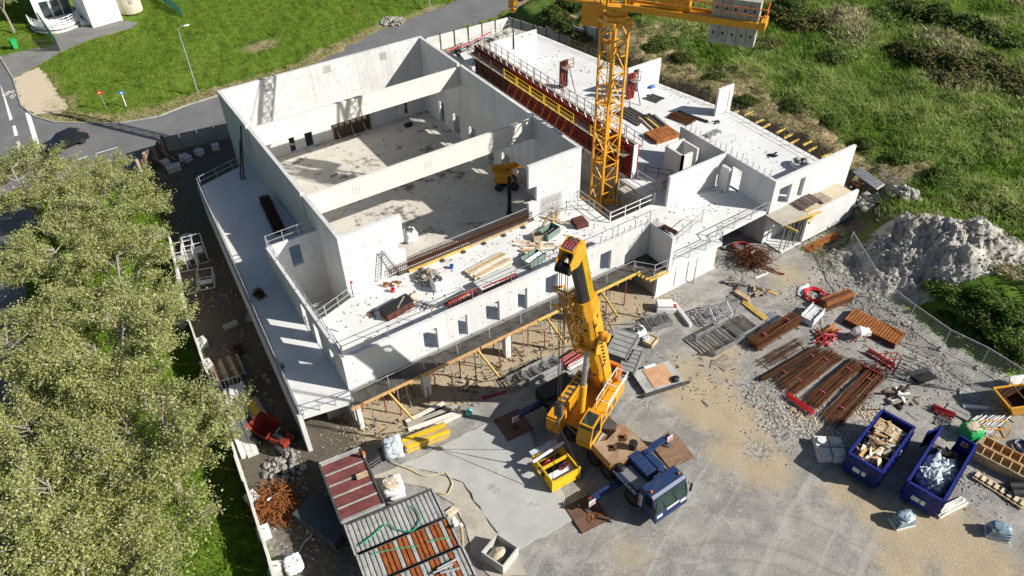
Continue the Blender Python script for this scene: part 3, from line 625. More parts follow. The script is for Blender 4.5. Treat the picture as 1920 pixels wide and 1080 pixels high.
# hook block and chain hang from the jib trolley
HK = (-8.6, 0)
B(-9.2, -8.0, -.5, .5, 17.25, 17.5).obj('trolley', 'yellow', jib)
rp = MB()
for s in (-.15, .15): rp.bar((HK[0], s, 17.3), (HK[0], s, 16.9), .03)
rp.obj('hoist_rope', 'black', jib)
hb = MB(); hb.box(HK[0] - .25, HK[0] + .25, -.3, .3, 16.35, 16.95); hb.tube((HK[0], 0, 16.35), (HK[0], 0, 15.9), .1); hb.lathe([(.0, -.12), (.22, -.12), (.3, 0), (.22, .12), (0, .12)], 12, (HK[0], 0, 15.95), 'y')
hb.obj('hook_block', 'yellow', jib)
ch = MB()
for k in range(4): ch.path([(HK[0], 0, 15.8), (HK[0] + .05 * math.cos(k * 1.57), .05 * math.sin(k * 1.57), 13.6), (HK[0] + .07 * math.cos(k * 1.57), .07 * math.sin(k * 1.57), 12.6)], .025)
ch.obj('chain_sling', 'dark_steel', jib)

# ---------------------------------------------------------------- mobile crane
mc = thing('mobile_crane', 'mobile crane with blue truck cab and raised yellow telescopic boom on the gravel yard', 'mobile crane', (9.3, -17.3, 0), R(1.7))
# carrier: front is local -y
def rim(r): return MB().lathe([(0, -.14), (r * .3, -.14), (r * .34, -.08), (r * .58, -.1), (r * .62, -.17)], 16, axis='x')
tyre = MB().lathe([(.36, -.19), (.58, -.2), (.64, -.13), (.64, .13), (.58, .2), (.36, .19)], 22, axis='x'); tm = tyre.obj('wheel', 'rubber', mc); rmo = rim(.62).obj('rim', 'dark_steel', tm)
fst = True
for y in (3.9, 2.2, -.3, -1.6, -3.9):
    for s in (-1, 1):
        if fst: wv, fst = tm, False
        else: wv = link('wheel', tm.data, mc); link('rim', rmo.data, wv)
        wv.location = (s * 1.12, y, .64); wv.rotation_euler = (0, 0, 0 if s < 0 else math.pi)
MB().box(-.55, .55, -3.6, 5.6, .75, 1.3).obj('chassis_frame', 'dark_steel', mc)
fd = MB(); fd.box(-1.3, 1.3, -.5, 5.7, 1.36, 1.5); fd.obj('carrier_deck', 'dark_steel', mc)
sd = MB(); sd.box(-1.32, -1.24, -.9, 3.1, 1.28, 1.44); sd.obj('deck_edge', 'steel', mc)
B(-1.3, 1.3, 4.6, 5.8, .8, 1.75).obj('rear_housing', 'black', mc)
for k in range(3): B(-1.25, -.5, 5.8, 5.86, .95 + k * .25, 1.1 + k * .25).obj('rear_louvre', 'galv', mc)
# blue front deck with side panels
dkb = MB(); dkb.box(-1.3, 1.3, -4.45, -2.35, 1.3, 1.72); dkb.box(-1.3, 1.3, -2.35, -.9, 1.3, 1.52); dkb.obj('front_deck', 'blue', mc)
B(-1.15, -.3, -4.2, -2.6, 1.725, 1.75).obj('tread_plate', 'galv', mc)
tp = MB()
for k in range(22): tp.bar((-1.15, -4.18 + k * .072, 1.753), (-.3, -4.18 + k * .072 + .06, 1.753), .025, .012)
tp.obj('tread_ribs', 'dark_steel', mc, kind='stuff')
hd = MB(); hd.add([(-.25, -4.1, 1.72), (.65, -4.1, 1.72), (.65, -2.25, 1.72), (-.25, -2.25, 1.72), (-.2, -4.0, 2.1), (.6, -4.0, 2.1), (.6, -2.3, 2.2), (-.2, -2.3, 2.2)], [(4, 5, 6, 7), (0, 1, 5, 4), (1, 2, 6, 5), (2, 3, 7, 6), (3, 0, 4, 7)])
hood = hd.obj('engine_hood', 'blue', mc)
for k in range(4): MB().bar((-.17, -3.8 + k * .42, 2.12 + k * .025), (.57, -3.8 + k * .42, 2.12 + k * .025), .06, .05).obj('hood_rib', 'blue', hood)
B(.78, 1.25, -3.9, -2.7, 1.72, 1.98).obj('battery_box', 'blue', mc); B(.8, 1.28, -2.6, -1.95, 1.72, 2.05).obj('tool_box', 'blue', mc)
MB().lathe([(0, 1.7), (.24, 1.7), (.24, 2.5), (.27, 2.52), (.27, 2.68), (0, 2.72)], 14, (.45, -1.95, 0)).obj('air_filter', 'black', mc)
MB().lathe([(0, 1.7), (.27, 1.7), (.27, 2.0), (.2, 2.08), (0, 2.08)], 14, (-.98, -2.45, 0)).obj('exhaust_pot', 'black', mc)
for k, x in enumerate((.1, .4, .75)): B(x, x + .24, -4.42 + .04 * k, -4.2, 1.75, 2.05).obj('canister', 'white', mc)
MB().lathe([(.09, 1.72), (.09, 1.9), (.03, 2.2), (0, 2.2)], 8, (1.0, -4.25, 0)).obj('traffic_cone', 'orange', mc)
# truck cab
cb = MB(); prof = [(-5.95, .62), (-5.95, 1.45), (-5.6, 2.52), (-5.42, 2.64), (-4.6, 2.64), (-4.5, 2.5), (-4.5, .75)]
n = len(prof); cb.add([(-1.3, y, z) for y, z in prof] + [(1.3, y, z) for y, z in prof], [tuple(range(n)), tuple(reversed(range(n, 2 * n)))] + [(i, n + i, n + (i + 1) % n, (i + 1) % n) for i in range(n)])
cab = cb.obj('truck_cab', 'blue', mc)
MB().add([(-1.18, -5.972, 1.47), (1.18, -5.972, 1.47), (1.12, -5.65, 2.46), (-1.12, -5.65, 2.46)], [(0, 1, 2, 3), (3, 2, 1, 0)]).obj('windscreen', 'lit_glass', cab)
for s in (-1, 1):
    MB().add([(s * 1.306, -5.75, 1.55), (s * 1.306, -4.95, 1.55), (s * 1.306, -4.95, 2.38), (s * 1.306, -5.5, 2.42)], [(0, 1, 2, 3), (3, 2, 1, 0)]).obj('side_window', 'glass', cab)
    mr = MB(); mr.box(s * 1.42 - .06, s * 1.42 + .06, -6.05, -5.95, 1.6, 2.3); mr.bar((s * 1.3, -5.8, 2.3), (s * 1.42, -6.0, 2.25), .04); mr.obj('mirror', 'black', cab)
    MB().lathe([(0, 2.64), (.07, 2.64), (.07, 2.78), (0, 2.8)], 8, (s * 1.1, -5.2, 0)).obj('beacon', 'orange', cab)
    B(s * .95 - .22, s * .95 + .22, -6.0, -5.955, .95, 1.15).obj('headlight', 'white', cab)
    sh = MB()
    for k in range(3): sh.bar((s * 1.314, -4.7, 1.0 + k * .3), (s * 1.314, -4.5, 1.2 + k * .3), .02, .12)
    B(s * 1.3 - .01, s * 1.3 + .012, -4.78, -4.5, .85, 1.9).obj('warning_board', 'white', cab); sh.obj('warning_stripes', 'red', cab)
B(-.4, .6, -5.99, -5.955, 1.18, 1.33).obj('number_plate', 'white', cab)
B(-1.28, 1.28, -6.02, -5.9, .55, .85).obj('bumper', 'blue', cab)
wp = MB(); wp.bar((-.5, -5.99, 1.5), (-.75, -5.75, 2.2), .03); wp.bar((.4, -5.99, 1.5), (.15, -5.75, 2.2), .03); wp.obj('wipers', 'black', cab)
tx = bpy.data.curves.new('lettering', 'FONT'); tx.body = 'MEDIACO'; tx.size = .44; tx.extrude = .008; tx.space_character = 1.05
to = bpy.data.objects.new('lettering', tx); COL.objects.link(to); dg_ = bpy.context.evaluated_depsgraph_get(); tme = bpy.data.meshes.new_from_object(to.evaluated_get(dg_)); bpy.data.objects.remove(to)
tme.materials.clear(); tme.materials.append(MATS['white']); lt = link('lettering', tme, mc)
lt.matrix_local = Matrix(((0, 0, -1, -1.312), (-1, 0, 0, -2.2), (0, 1, 0, 1.36), (0, 0, 0, 1)))
# outriggers
for sx, y in ((-1, 5.15), (-1, -2.75), (1, 5.15), (1, -2.0)):
    MB().box(min(sx * .6, sx * 2.3), max(sx * .6, sx * 2.3), y - .17, y + .17, .72, 1.06).obj('outrigger_beam', 'blue', mc)
    og = MB().box(min(sx * 2.3, sx * 3.55), max(sx * 2.3, sx * 3.55), y - .14, y + .14, .76, 1.03).obj('outrigger_arm', 'blue', mc)
    B(min(sx * 2.2, sx * 3.3), max(sx * 2.2, sx * 3.3), y - .2, y + .2, 1.03, 1.08).obj('arm_cover', 'blue', og)
    jk = MB().lathe([(.0, .14), (.28, .14), (.28, .22), (.1, .26), (.1, 1.2), (0, 1.2)], 12, (sx * 3.6, y, 0)); jk.obj('jack', 'dark_steel', og)
    wb_ = MB().box(sx * 3.55 - .24, sx * 3.55 + .24, y - .22, y - .15, .75, 1.2); wb_.obj('warning_board', 'white', og)
    ws = MB()
    for k in range(3): ws.bar((sx * 3.55 - .2 + k * .15, y - .225, .78), (sx * 3.55 - .1 + k * .15, y - .225, 1.17), .07, .01, up=(0, 1, 0))
    ws.obj('warning_stripes', 'red', og); ws2 = MB()
    for k in range(3): ws2.bar((sx * 3.55 - .2 + k * .15, y, 1.095), (sx * 3.55 - .08 + k * .15, y + .18, 1.095), .07, .01)
    ws2.obj('warning_stripes', 'red', og)
ldr = MB()
for s in (0, .32): ldr.bar((-1.36, .9 + s, .3), (-1.3, .9 + s, 1.5), .04)
for k in range(4): ldr.bar((-1.36, .9, .4 + k * .28), (-1.36, 1.22, .4 + k * .28), .04)
ldr.obj('access_ladder', 'galv', mc)
# superstructure in its own turned frame: x = forward, y = left
FA = math.atan2(-.44, -.9) - R(1.7)
sup = link('superstructure', None, mc, loc=(.45, 2.65, 0), rot=(0, 0, FA)); sup.empty_display_size = .1
MB().lathe([(0, 1.45), (1.05, 1.45), (1.05, 1.75), (0, 1.75)], 24).obj('slew_ring', 'dark_steel', sup)
B(-2.2, 2.0, -1.3, 1.6, 1.75, 1.95).obj('turntable', 'yellow', sup)
B(-1.6, 1.8, -1.35, -.55, 1.95, 3.0).obj('engine_housing', 'yellow', sup)
lv = B(1.8, 2.75, -1.4, -.45, 1.55, 2.85).obj('radiator_housing', 'yellow', sup)
for k in range(5): B(2.75, 2.85, -1.4, -.45, 1.6 + k * .24, 1.75 + k * .24).obj('louvre', 'boom_yellow', sup)
B(-2.2, 1.5, 1.0, 1.75, 1.95, 2.9).obj('winch_housing', 'yellow', sup)
for s in (-.62, .98): B(-2.0, 1.6, s - .06, s + .06, 1.95, 3.1).obj('side_plate', 'yellow', sup)
MB().lathe([(0, -.4), (.42, -.4), (.42, -.33), (.3, -.33), (.3, .33), (.42, .33), (.42, .4), (0, .4)], 18, (-2.35, .2, 2.6), 'y').obj('winch_drum', 'dark_steel', sup)
fr = MB(); pts = [(-1.9, -.6, 3.1), (-2.9, -.5, 3.1), (-3.2, -.2, 3.0), (-3.2, .8, 3.0), (-2.9, 1.1, 3.1), (-1.9, 1.2, 3.1)]
for a, b in zip(pts, pts[1:]): fr.bar(a, b, .28, .3)
fr.obj('rear_frame', 'orange', sup)
B(-3.1, -2.2, -.4, 1.0, 2.3, 2.6).obj('rear_deck', 'dark_steel', sup)
ral = MB()
for x in (-2.2, -1.2, -.2, .8): ral.bar((x, 1.75, 2.9), (x, 1.9, 3.9), .045); ral.bar((x, 1.1, 3.0), (x, 1.1, 3.9), .045)
for y, zz_ in ((1.9, 3.9), (1.83, 3.4), (1.1, 3.9)): ral.bar((-2.3, y, zz_), (.9, y, zz_), .045)
for x in (-2.2, -.7, .8): ral.bar((x, 1.1, 3.9), (x, 1.9, 3.9), .045)
ral.obj('safety_rail', 'white', sup)
cbm = MB(); pf = [(1.55, 1.9), (3.15, 1.9), (3.3, 2.6), (2.95, 3.72), (1.6, 3.8)]
n = len(pf); cbm.add([(x, .95, z) for x, z in pf] + [(x, 1.9, z) for x, z in pf], [tuple(range(n)), tuple(reversed(range(n, 2 * n)))] + [(i, n + i, n + (i + 1) % n, (i + 1) % n) for i in range(n)])
oc = cbm.obj('operator_cab', 'yellow', sup)
MB().add([(3.29, 1.03, 2.45), (3.29, 1.82, 2.45), (2.99, 1.82, 3.62), (2.99, 1.03, 3.62)], [(0, 1, 2, 3), (3, 2, 1, 0)]).obj('front_window', 'lit_glass', oc)
MB().add([(1.85, 1.05, 3.792), (2.85, 1.05, 3.735), (2.85, 1.8, 3.735), (1.85, 1.8, 3.792)], [(0, 1, 2, 3)]).obj('roof_window', 'glass', oc)
MB().add([(1.8, 1.906, 2.4), (3.1, 1.906, 2.5), (2.85, 1.906, 3.6), (1.8, 1.906, 3.66)], [(0, 1, 2, 3), (3, 2, 1, 0)]).obj('side_window', 'glass', oc)
B(1.5, 3.0, 1.95, 2.35, 1.75, 1.82).obj('step', 'galv', sup)
# telescopic boom
b0 = Vector((-1.75, .3, 2.9)); b1 = Vector((3.25, .25, 17.1)); bd = (b1 - b0); BL = bd.length; bd.normalize(); bf = Vector((bd.z, 0, -bd.x)).normalized(); bs_ = Vector((0, 1, 0))
def bp_(t, f=0, s=0): return b0 + bd * (t * BL) + bf * f + bs_ * s
def boombox(t0, t1, w0, d0, w1=None, d1=None):
    w1 = w1 or w0; d1 = d1 or d0; mb = MB(); vs = []
    for t, ww, d in ((t0, w0, d0), (t1, w1, d1)):
        c = .28
        for f, s in ((-d / 2, -ww / 2 + c * ww * .2), (-d / 2, ww / 2 - c * ww * .2), (-d / 2 + c * d * .3, ww / 2), (d / 2 - c * d, ww / 2), (d / 2, ww / 2 - c * ww), (d / 2, -ww / 2 + c * ww), (d / 2 - c * d, -ww / 2), (-d / 2 + c * d * .3, -ww / 2)): vs.append(bp_(t, f, s))
    n = 8; return mb.add(vs, [tuple(reversed(range(n))), tuple(range(n, 2 * n))] + [(i, (i + 1) % n, n + (i + 1) % n, n + i) for i in range(n)])
bm_ = boombox(-.02, .64, 1.04, 1.2).obj('boom_section', 'boom_yellow', sup)
for k in range(5): boombox(.625 + k * .016, .634 + k * .016, 1.18 - k * .05, 1.34 - k * .05).obj('boom_collar', 'crane_yellow', bm_)
boombox(.63, .70, .94, 1.08).obj('boom_section', 'crane_yellow', sup)
ib = boombox(.7, .985, .74, .86).obj('boom_section', 'boom_black', sup)  # near-black boom section; a yellow strip covers part of it
MB().add([bp_(.7, -.44, .40), bp_(.985, -.44, .40), bp_(.985, .1, .40), bp_(.7, .1, .40), bp_(.7, -.45, .1), bp_(.985, -.45, .1)], [(0, 1, 2, 3), (3, 2, 1, 0), (0, 1, 5, 4), (4, 5, 1, 0)]).obj('boom_stripe', 'bright_yellow', ib)
for t in (.12, .3, .47): boombox(t, t + .006, 1.07, 1.23).obj('boom_rib', 'yellow', bm_)
br = MB()
for s in (-.62, .62): br.add([bp_(.30, .3, s), bp_(.38, .95, s), bp_(.44, .3, s), bp_(.30, .3, s * .9), bp_(.38, .95, s * .9), bp_(.44, .3, s * .9)], [(0, 1, 2), (5, 4, 3), (0, 1, 4, 3), (1, 2, 5, 4)])
br.tube(bp_(.375, .85, -.66), bp_(.375, .85, .66), .13, n=10); br.obj('cylinder_bracket', 'boom_yellow', sup)
cy0 = Vector((1.35, .3, 2.2)); cy1 = bp_(.375, .85, 0); cm = cy0.lerp(cy1, .5)
MB().tube(cy0, cm, .24, n=14).obj('lift_cylinder', 'boom_yellow', sup); MB().tube(cm, cy1, .17, n=14).obj('piston_rod', 'steel', sup)
rl = MB(); c0 = bp_(.43, 0, .56); rl.tube(c0, c0 + bs_ * .55, .28, n=14); rl.tube(c0 + bs_ * .15, c0 + bs_ * .28, .36, n=14); rl.obj('guide_roller', 'crane_yellow', bm_)
for t, f_, w_ in ((.52, .1, .22), (.18, .0, .3), (.56, -.2, .14)):
    MB().add([bp_(t, f_, .526), bp_(t + .02, f_, .526), bp_(t + .02, f_ + w_, .526), bp_(t, f_ + w_, .526)], [(0, 1, 2, 3), (3, 2, 1, 0)]).obj('decal', 'black', bm_)
for t, s_ in ((.1, -.2), (.35, .15), (.5, -.1)): MB().add([bp_(t, .606, s_), bp_(t, .606, s_ + .22), bp_(t + .018, .606, s_ + .22), bp_(t + .018, .606, s_)], [(0, 1, 2, 3), (3, 2, 1, 0)]).obj('decal', 'black', bm_)
hs1 = MB(); hs1.path([bp_(.05 + k * .06, .45 + .03 * math.sin(k * 2), .54) for k in range(10)], .03, 5); hs1.path([bp_(.62 - .01 * k, .63, -.2 + .02 * k) for k in range(6)], .03, 5); hs1.obj('hydraulic_hose', 'black', bm_, kind='stuff')
pn_ = MB()
for x in (-1.5, -.6, .3, 1.1): pn_.box(x, x + .02, 1.752, 1.756, 2.0, 2.85); pn_.box(x, x + .02, -1.356, -1.351, 2.0, 2.95)
for x in (-.9, -.1, .7): pn_.box(x, x + .5, 1.752, 1.757, 2.25, 2.7)
for k in range(6): pn_.box(-1.3 + k * .45, -1.05 + k * .45, -1.2, -.7, 3.0, 3.012)
pn_.obj('panel_seams', 'dark_steel', sup, kind='stuff'); MB().lathe([(0, 1.95), (.16, 1.95), (.16, 3.3), (.1, 3.4), (0, 3.4)], 10, (-1.0, .75, 0)).obj('exhaust', 'dark_steel', sup)
pb = MB()
for k in range(9): pb.tube(bp_(.22 + k * .03, .1, .58), bp_(.235 + k * .03, .1, .66), .06)
pb.obj('hose_guides', 'dark_steel', bm_, kind='stuff')
# folded lattice extension beside the boom
la, lb = .24, .70
def lp(t, f, s): return bp_(t, f + .1, s - 1.02)
for f, s in ((-.3, -.3), (.3, -.3), (-.3, .3), (.3, .3)): MB().bar(lp(la, f, s), lp(lb, f, s), .085).obj('jib_chord', 'crane_yellow', sup)
lz = MB(); nk = 9
for k in range(nk):
    t0 = la + (lb - la) * k / nk; t1 = la + (lb - la) * (k + 1) / nk
    for q in (((-.3, -.3), (.3, -.3)), ((.3, -.3), (.3, .3)), ((.3, .3), (-.3, .3)), ((-.3, .3), (-.3, -.3))):
        a, b = q if k % 2 else q[::-1]; lz.bar(lp(t0, *a), lp(t1, *b), .055); lz.bar(lp(t0, *q[0]), lp(t0, *q[1]), .055)
lz.obj('jib_lattice', 'crane_yellow', sup, kind='stuff')
for t in (.28, .52, .66): MB().bar(bp_(t, .1, -.5), lp(t, 0, .2), .16).obj('jib_mount', 'crane_yellow', sup)
ex = MB()
for a, b in (((.7, -.3, -.3), (.76, .5, -.5)), ((.7, .3, -.3), (.76, .5, -.5)), ((.7, -.3, .3), (.745, .4, .4)), ((.7, .3, .3), (.745, .4, .4)), ((.76, .5, -.5), (.745, .4, .4)), ((.62, .3, -.3), (.68, .9, -.5)), ((.56, .3, -.3), (.68, .9, -.5))): ex.bar(lp(*a), lp(*b), .1)
ex.obj('jib_head', 'crane_yellow', sup)
# boom head with sheaves, ropes, hook
hdm = MB()
for s in (-.42, .42): hdm.add([bp_(.97, -.45, s), bp_(.965, .5, s), bp_(1.0, 1.2, s), bp_(1.03, 1.15, s), bp_(1.045, .2, s), bp_(1.03, -.45, s), *[bp_(t, f, s * .86) for t, f in ((.97, -.45), (.965, .5), (1.0, 1.2), (1.03, 1.15), (1.045, .2), (1.03, -.45))]], [tuple(range(6)), tuple(range(11, 5, -1))] + [(i, (i + 1) % 6, 6 + (i + 1) % 6, 6 + i) for i in range(6)])
head = hdm.obj('boom_head', 'crane_yellow', sup)
for k in range(5): cc = bp_(1.0, 1.15, -.34 + k * .17); MB().tube(cc - bs_ * .05, cc + bs_ * .05, .30, n=16).obj('sheave', 'black', head)
for k in range(2): cc = bp_(1.035, -.1, -.15 + k * .3); MB().tube(cc - bs_ * .05, cc + bs_ * .05, .28, n=16).obj('sheave', 'dark_steel', head)
af = MB()
for s in (-.36, .36): af.bar(bp_(1.0, .9, s), bp_(1.05, .62, s), .09); af.bar(bp_(1.05, .62, s), bp_(1.045, -.25, s), .09); af.bar(bp_(1.0, -.4, s), bp_(1.045, -.25, s), .09)
af.bar(bp_(1.05, .62, -.36), bp_(1.05, .62, .36), .09); af.bar(bp_(1.045, -.25, -.36), bp_(1.045, -.25, .36), .08); af.obj('head_frame', 'crane_yellow', head)
MB().add([bp_(1.052, .5, -.3), bp_(1.052, .5, .3), bp_(1.05, -.05, .3), bp_(1.05, -.05, -.3)], [(0, 1, 2, 3), (3, 2, 1, 0)]).obj('warning_board', 'white', head)
for k in range(4): q = -.28 + k * .16; MB().bar(bp_(1.054, .48, q), bp_(1.053, -.03, q + .1), .08, .02, up=bd).obj('warning_stripe', 'red', head)
ct = MB()
for k in range(6): ct.path([bp_(.98 + .01 * k, .2, -.3 + k * .1), bp_(1.03, .75, -.25 + k * .1), bp_(1.0, 1.15, -.3 + k * .12)], .02, 4)
ct.obj('cables', 'black', head, kind='stuff')
hx, hy = 4.42, .26
ro = MB()
for k in range(4): ro.bar((hx + .1 * (k % 2), -.2 + k * .17 + hy, 16.9), (hx + .05 * (k % 2), -.1 + k * .07 + hy, 6.6), .03)
ro.bar(bp_(1.03, -.35, .2), bp_(.62, -.75, .3), .03); ro.bar(bp_(1.03, -.35, .2), (-2.35, .2, 3.0), .03)
ro.obj('hoist_ropes', 'black', sup)
hk = MB(); hk.box(hx - .14, hx + .14, hy - .24, hy + .24, 5.6, 6.6); hk.tube((hx, hy, 5.6), (hx, hy, 5.2), .1); hk.lathe([(0, -.08), (.16, -.08), (.2, 0), (.16, .08), (0, .08)], 10, (hx, hy, 5.1), 'y'); hk.obj('hook_block', 'dark_steel', sup)
# yellow stillage hanging just above the ground, with its slings
bk = thing('steel_basket', 'yellow steel basket of chain hoists hanging on slings beside the mobile crane', 'basket', (5.72, -16.85, .12), R(-2))
for x in (-.97, .97):
    B(x - .04, x + .04, -1.1, 1.1, .0, .14).obj('bottom_rail', 'bright_yellow', bk); B(x - .04, x + .04, -1.1, 1.1, .86, 1.0).obj('top_rail', 'bright_yellow', bk)
for y in (-1.1, 1.1):
    B(-1, 1, y - .04, y + .04, 0, .14).obj('bottom_rail', 'bright_yellow', bk); B(-1, 1, y - .04, y + .04, .86, 1.0).obj('top_rail', 'bright_yellow', bk)
    for x in (-1, 1): B(x - .06, x + .06, y - .06, y + .06, 0, 1.08).obj('corner_post', 'bright_yellow', bk)
B(-.96, .96, -1.06, 1.06, .05, .1).obj('floor_plate', 'dark_steel', bk)
for x0, x1, y0, y1 in ((-1.0, -.96, -1.06, -.2), (-1.0, -.96, .55, 1.06), (-.95, .95, -1.12, -1.08), (.96, 1.0, -1.06, 1.06)): B(x0, x1, y0, y1, .12, .88).obj('side_panel', 'bright_yellow', bk)
B(-.9, .9, .05, .2, .8, .95).obj('divider', 'bright_yellow', bk)
B(-.9, .8, -1.0, -.3, .62, .68).obj('tray', 'white', bk); MB().tube((-1.25, .75, 1.1), (1.2, .95, 1.15), .1, n=8).obj('lifting_bar', 'white_clean', bk)
B(-.9, 1.0, 1.15, 1.75, .72, .78).obj('glazed_lid', 'film', bk)
for k, (x, y) in enumerate([(-.5, .45), (-.25, .6), (0, .4)]): MB().blob((x, y, .55), .2, .16, .22, .1, k, 10, 7, 2.4).obj('chain_hoist', 'red', bk, True)
for k in range(5):
    rg = [(.15 + .1 * k + .16 * math.cos(t), -.35 + .05 * (k % 2) + .16 * math.sin(t), .72 + .03 * k) for t in np.linspace(0, 6.28, 11)]; MB().path(rg, .03).obj('chain_coil', 'blue' if k % 2 else 'red', bk)
sg = MB()
for x, y in ((-.95, 1.0), (.95, 1.0), (-.95, -1.0), (.95, -1.0)): sg.tube((x, y, 1.05), (.02, .05, 4.95), .022, n=5)
sg.obj('wire_slings', 'rust_dark', bk)
# crane mats below the jacks
for lab, (cx, cy), mt, rz in (('dark steel mat under the far left jack of the mobile crane', (5.6, -12.15), 'mat_steel', -4), ('brown steel mat under the near left jack with a chain lying on it', (5.55, -20.3), 'mat_steel', -6), ('brown timber mat under the right front jack of the mobile crane', (12.95, -19.8), 'mat_wood', -8), ('dark mat under the hidden rear right jack of the mobile crane', (12.9, -12.1), 'mat_steel', -4)):
    mt_ = thing('crane_mat', lab, 'crane mat', (cx, cy, zg(cx, cy) + .03), R(rz), 'spreader mats under the crane jacks')
    for k in range(6): B(-.98, .98, -1.02 + k * .342, -1.02 + k * .342 + .33, 0, .1).obj('plank', mt, mt_)
cn = thing('chain', 'loose rusty chain lying on the near brown crane mat', 'chain', (5.75, -20.7, .14)); q = MB()
for k in range(46): t = k * .42; q.tube((.5 * math.sin(t * .7) + k * .012 - .2, .28 * math.cos(t * 1.3), .02), (.5 * math.sin(t * .7) + k * .012 - .1, .28 * math.cos(t * 1.3) + .06, .03), .028, n=4)
q.obj('links', 'rust_bright', cn, kind='stuff')
# steel counterweight slab parked on the carrier deck
cw = thing('counterweight_slab', 'rust streaked steel counterweight slab with two lifting holes resting on the crane deck', 'counterweight', (9.25, -18.6, 1.52), R(1.5))
po = [(-1.35, -.75), (-.35, -1.05), (.6, -1.0), (1.35, -1.15), (1.4, .9), (.9, 1.35), (.55, .95), (-.4, .75), (-1.3, 1.15)]
MB().prism(po, .12, .62).obj('slab', 'rust_plate', cw); MB().prism([(x * 1.02, y * 1.02) for x, y in po], .0, .12).obj('slab', 'orange', cw)
MB().prism([(x * 1.012, y * 1.012) for x, y in po], .2, .36).obj('edge_band', 'crane_yellow', cw)
for x, y in ((-.45, .05), (.55, .25)):
    MB().lathe([(.14, .63), (.24, .63), (.24, .66), (.14, .66)], 14, (x, y, 0)).obj('lifting_hole', 'rust_dark', cw); MB().bar((x - .32, y - .02, .64), (x + .05, y, .64), .17, .06).obj('lifting_slot', 'rust_dark', cw); MB().bar((x + .1, y, .64), (x + .1, y + .01, .84), .2, .2).obj('lifting_lug', 'rust', cw)
# ---------------------------------------------------------------- site fittings
def mid(p1, p2, z):
    if z is None:
        a, b = G(*p1), G(*p2); c = (a + b) / 2; c.z = zg(c.x, c.y) + (.05 if inpoly(np.array([c.x]), np.array([c.y]), PAD)[0] else 0)
    else: a, b = W(*p1, z), W(*p2, z); c = (a + b) / 2
    return c, math.atan2(b.y - a.y, b.x - a.x), math.hypot(b.x - a.x, b.y - a.y)
def guardrail(label, pts, hgt=1.0, step=1.9, mt='galv', rails=(.5, 1.0), group='guard rails round the slab edges', r=.05, toe=None):
    t = thing('guardrail', label, 'guardrail', pts[0], 0, group); o = Vector(pts[0])
    pm = None
    for a, b in zip(pts, pts[1:]):
        a = Vector(a) - o; b = Vector(b) - o; n = max(1, round((b - a).length / step))
        for k in range(n + 1):
            q = a.lerp(b, k / n)
            if pm is None: pm = MB().bar((0, 0, -.05), (0, 0, hgt + .04), r).obj('post', mt, t); pm.location = q
            else: link('post', pm.data, t, loc=q, rot=(rnd.uniform(-.04, .04), rnd.uniform(-.04, .04), 0))
        for zz_ in rails:
            a2 = a + Vector((0, 0, zz_ + rnd.uniform(-.03, .03))); b2 = b + Vector((0, 0, zz_ + rnd.uniform(-.03, .03))); MB().bar(a2, b2, r * .9).obj('rail', mt, t)
        if toe: MB().bar(a + Vector((0, 0, .1)), b + Vector((0, 0, .1)), .03, .16).obj('toe_board', toe, t)
    return t
guardrail('grey guard rail along the top of the left wing wall beside the stair shaft', [(-2.96, 7.7, WT), (-2.96, -5.85, WT)])
guardrail('short guard rail across the back of the open stair shaft', [(-2.9, 7.73, WT), (.8, 7.73, WT)], step=1.4)
guardrail('short guard rail between the stair shaft and the front deck', [(-2.75, 1.1, DK), (-1.5, 1.4, DK), (.8, 2.2, DK)], step=1.3)
guardrail('long low guard rail along the outer edge of the shaded left terrace', [(-6.5, -6.2, DK + .05), (-4.2, 23.8, DK + .05)], .85, 1.5, rails=(.35, .8), toe='grey_wood')
guardrail('guard rail lines across the front end of the left terrace', [(-6.3, -6.35, DK), (-3.3, -6.95, DK)], step=1.0)
guardrail('thin guard rail along the back end of the left terrace', [(-4.0, 23.85, DK), (.8, 25.35, DK)], step=2)
guardrail('thin posts with one rail on top of the windowed front wall', [(-2.9, -5.95, WT), (22.3, -5.95, WT)], 1.0, 3.1, 'steel', rails=(.98,), r=.04)
guardrail('thin rail with white posts along the dark planked walkway', [(-3.3, -7.1, 3.33), (20.0, -7.1, 3.33)], .95, 2.6, 'galv', rails=(.95,), r=.045)
guardrail('guard rail on the deck edge from the hall corner to the crane pit', [(22.35, 2.8, DK), (22.35, -1.35, DK)], step=1.9)
guardrail('bright double guard rail along the front of the crane pit', [(22.4, -1.35, DK), (27.2, -1.3, DK)], 1.05, 1.5, 'white', r=.05)
guardrail('guard rail on the stepped front edge of the lower right court', [(22.8, -8.42, DK), (27.9, -8.45, DK), (28.15, -7.7, DK), (34.1, -7.6, DK)], 1.0, 1.8)
guardrail('dark wire guard rail along the far right edge of the big deck', [(39.6, 34, DK), (42.6, 15.6, DK), (44.45, 5.9, DK), (44.1, -7.1, DK)], 1.0, 2.6, 'dark_steel', r=.035)
guardrail('guard rail on the sheltered walkway corner beside the return wall', [(20.0, -7.3, 3.33), (20.9, -8.45, 3.33), (22.1, -8.5, 3.33)], .95, 1.1, 'galv')
guardrail('dark guard rail on the shaded landing behind the crane', [(29.4, 2.4, DK), (30.8, .5, DK)], 1.0, 1.0, 'dark_steel')
guardrail('guard rail of thin posts leaning by the right front hall wall', [(18.2, 1.6, DK), (20.4, 2.0, DK), (22.1, 1.1, DK)], 1.0, 1.0, 'steel')
guardrail('thin rail along the far side of the raised raft at the back of the site', [(*W(866, 97, 2.2).xy, 2.2), (*W(955, 51, 2.2).xy, 2.2)], 1.0, 1.8, 'galv')
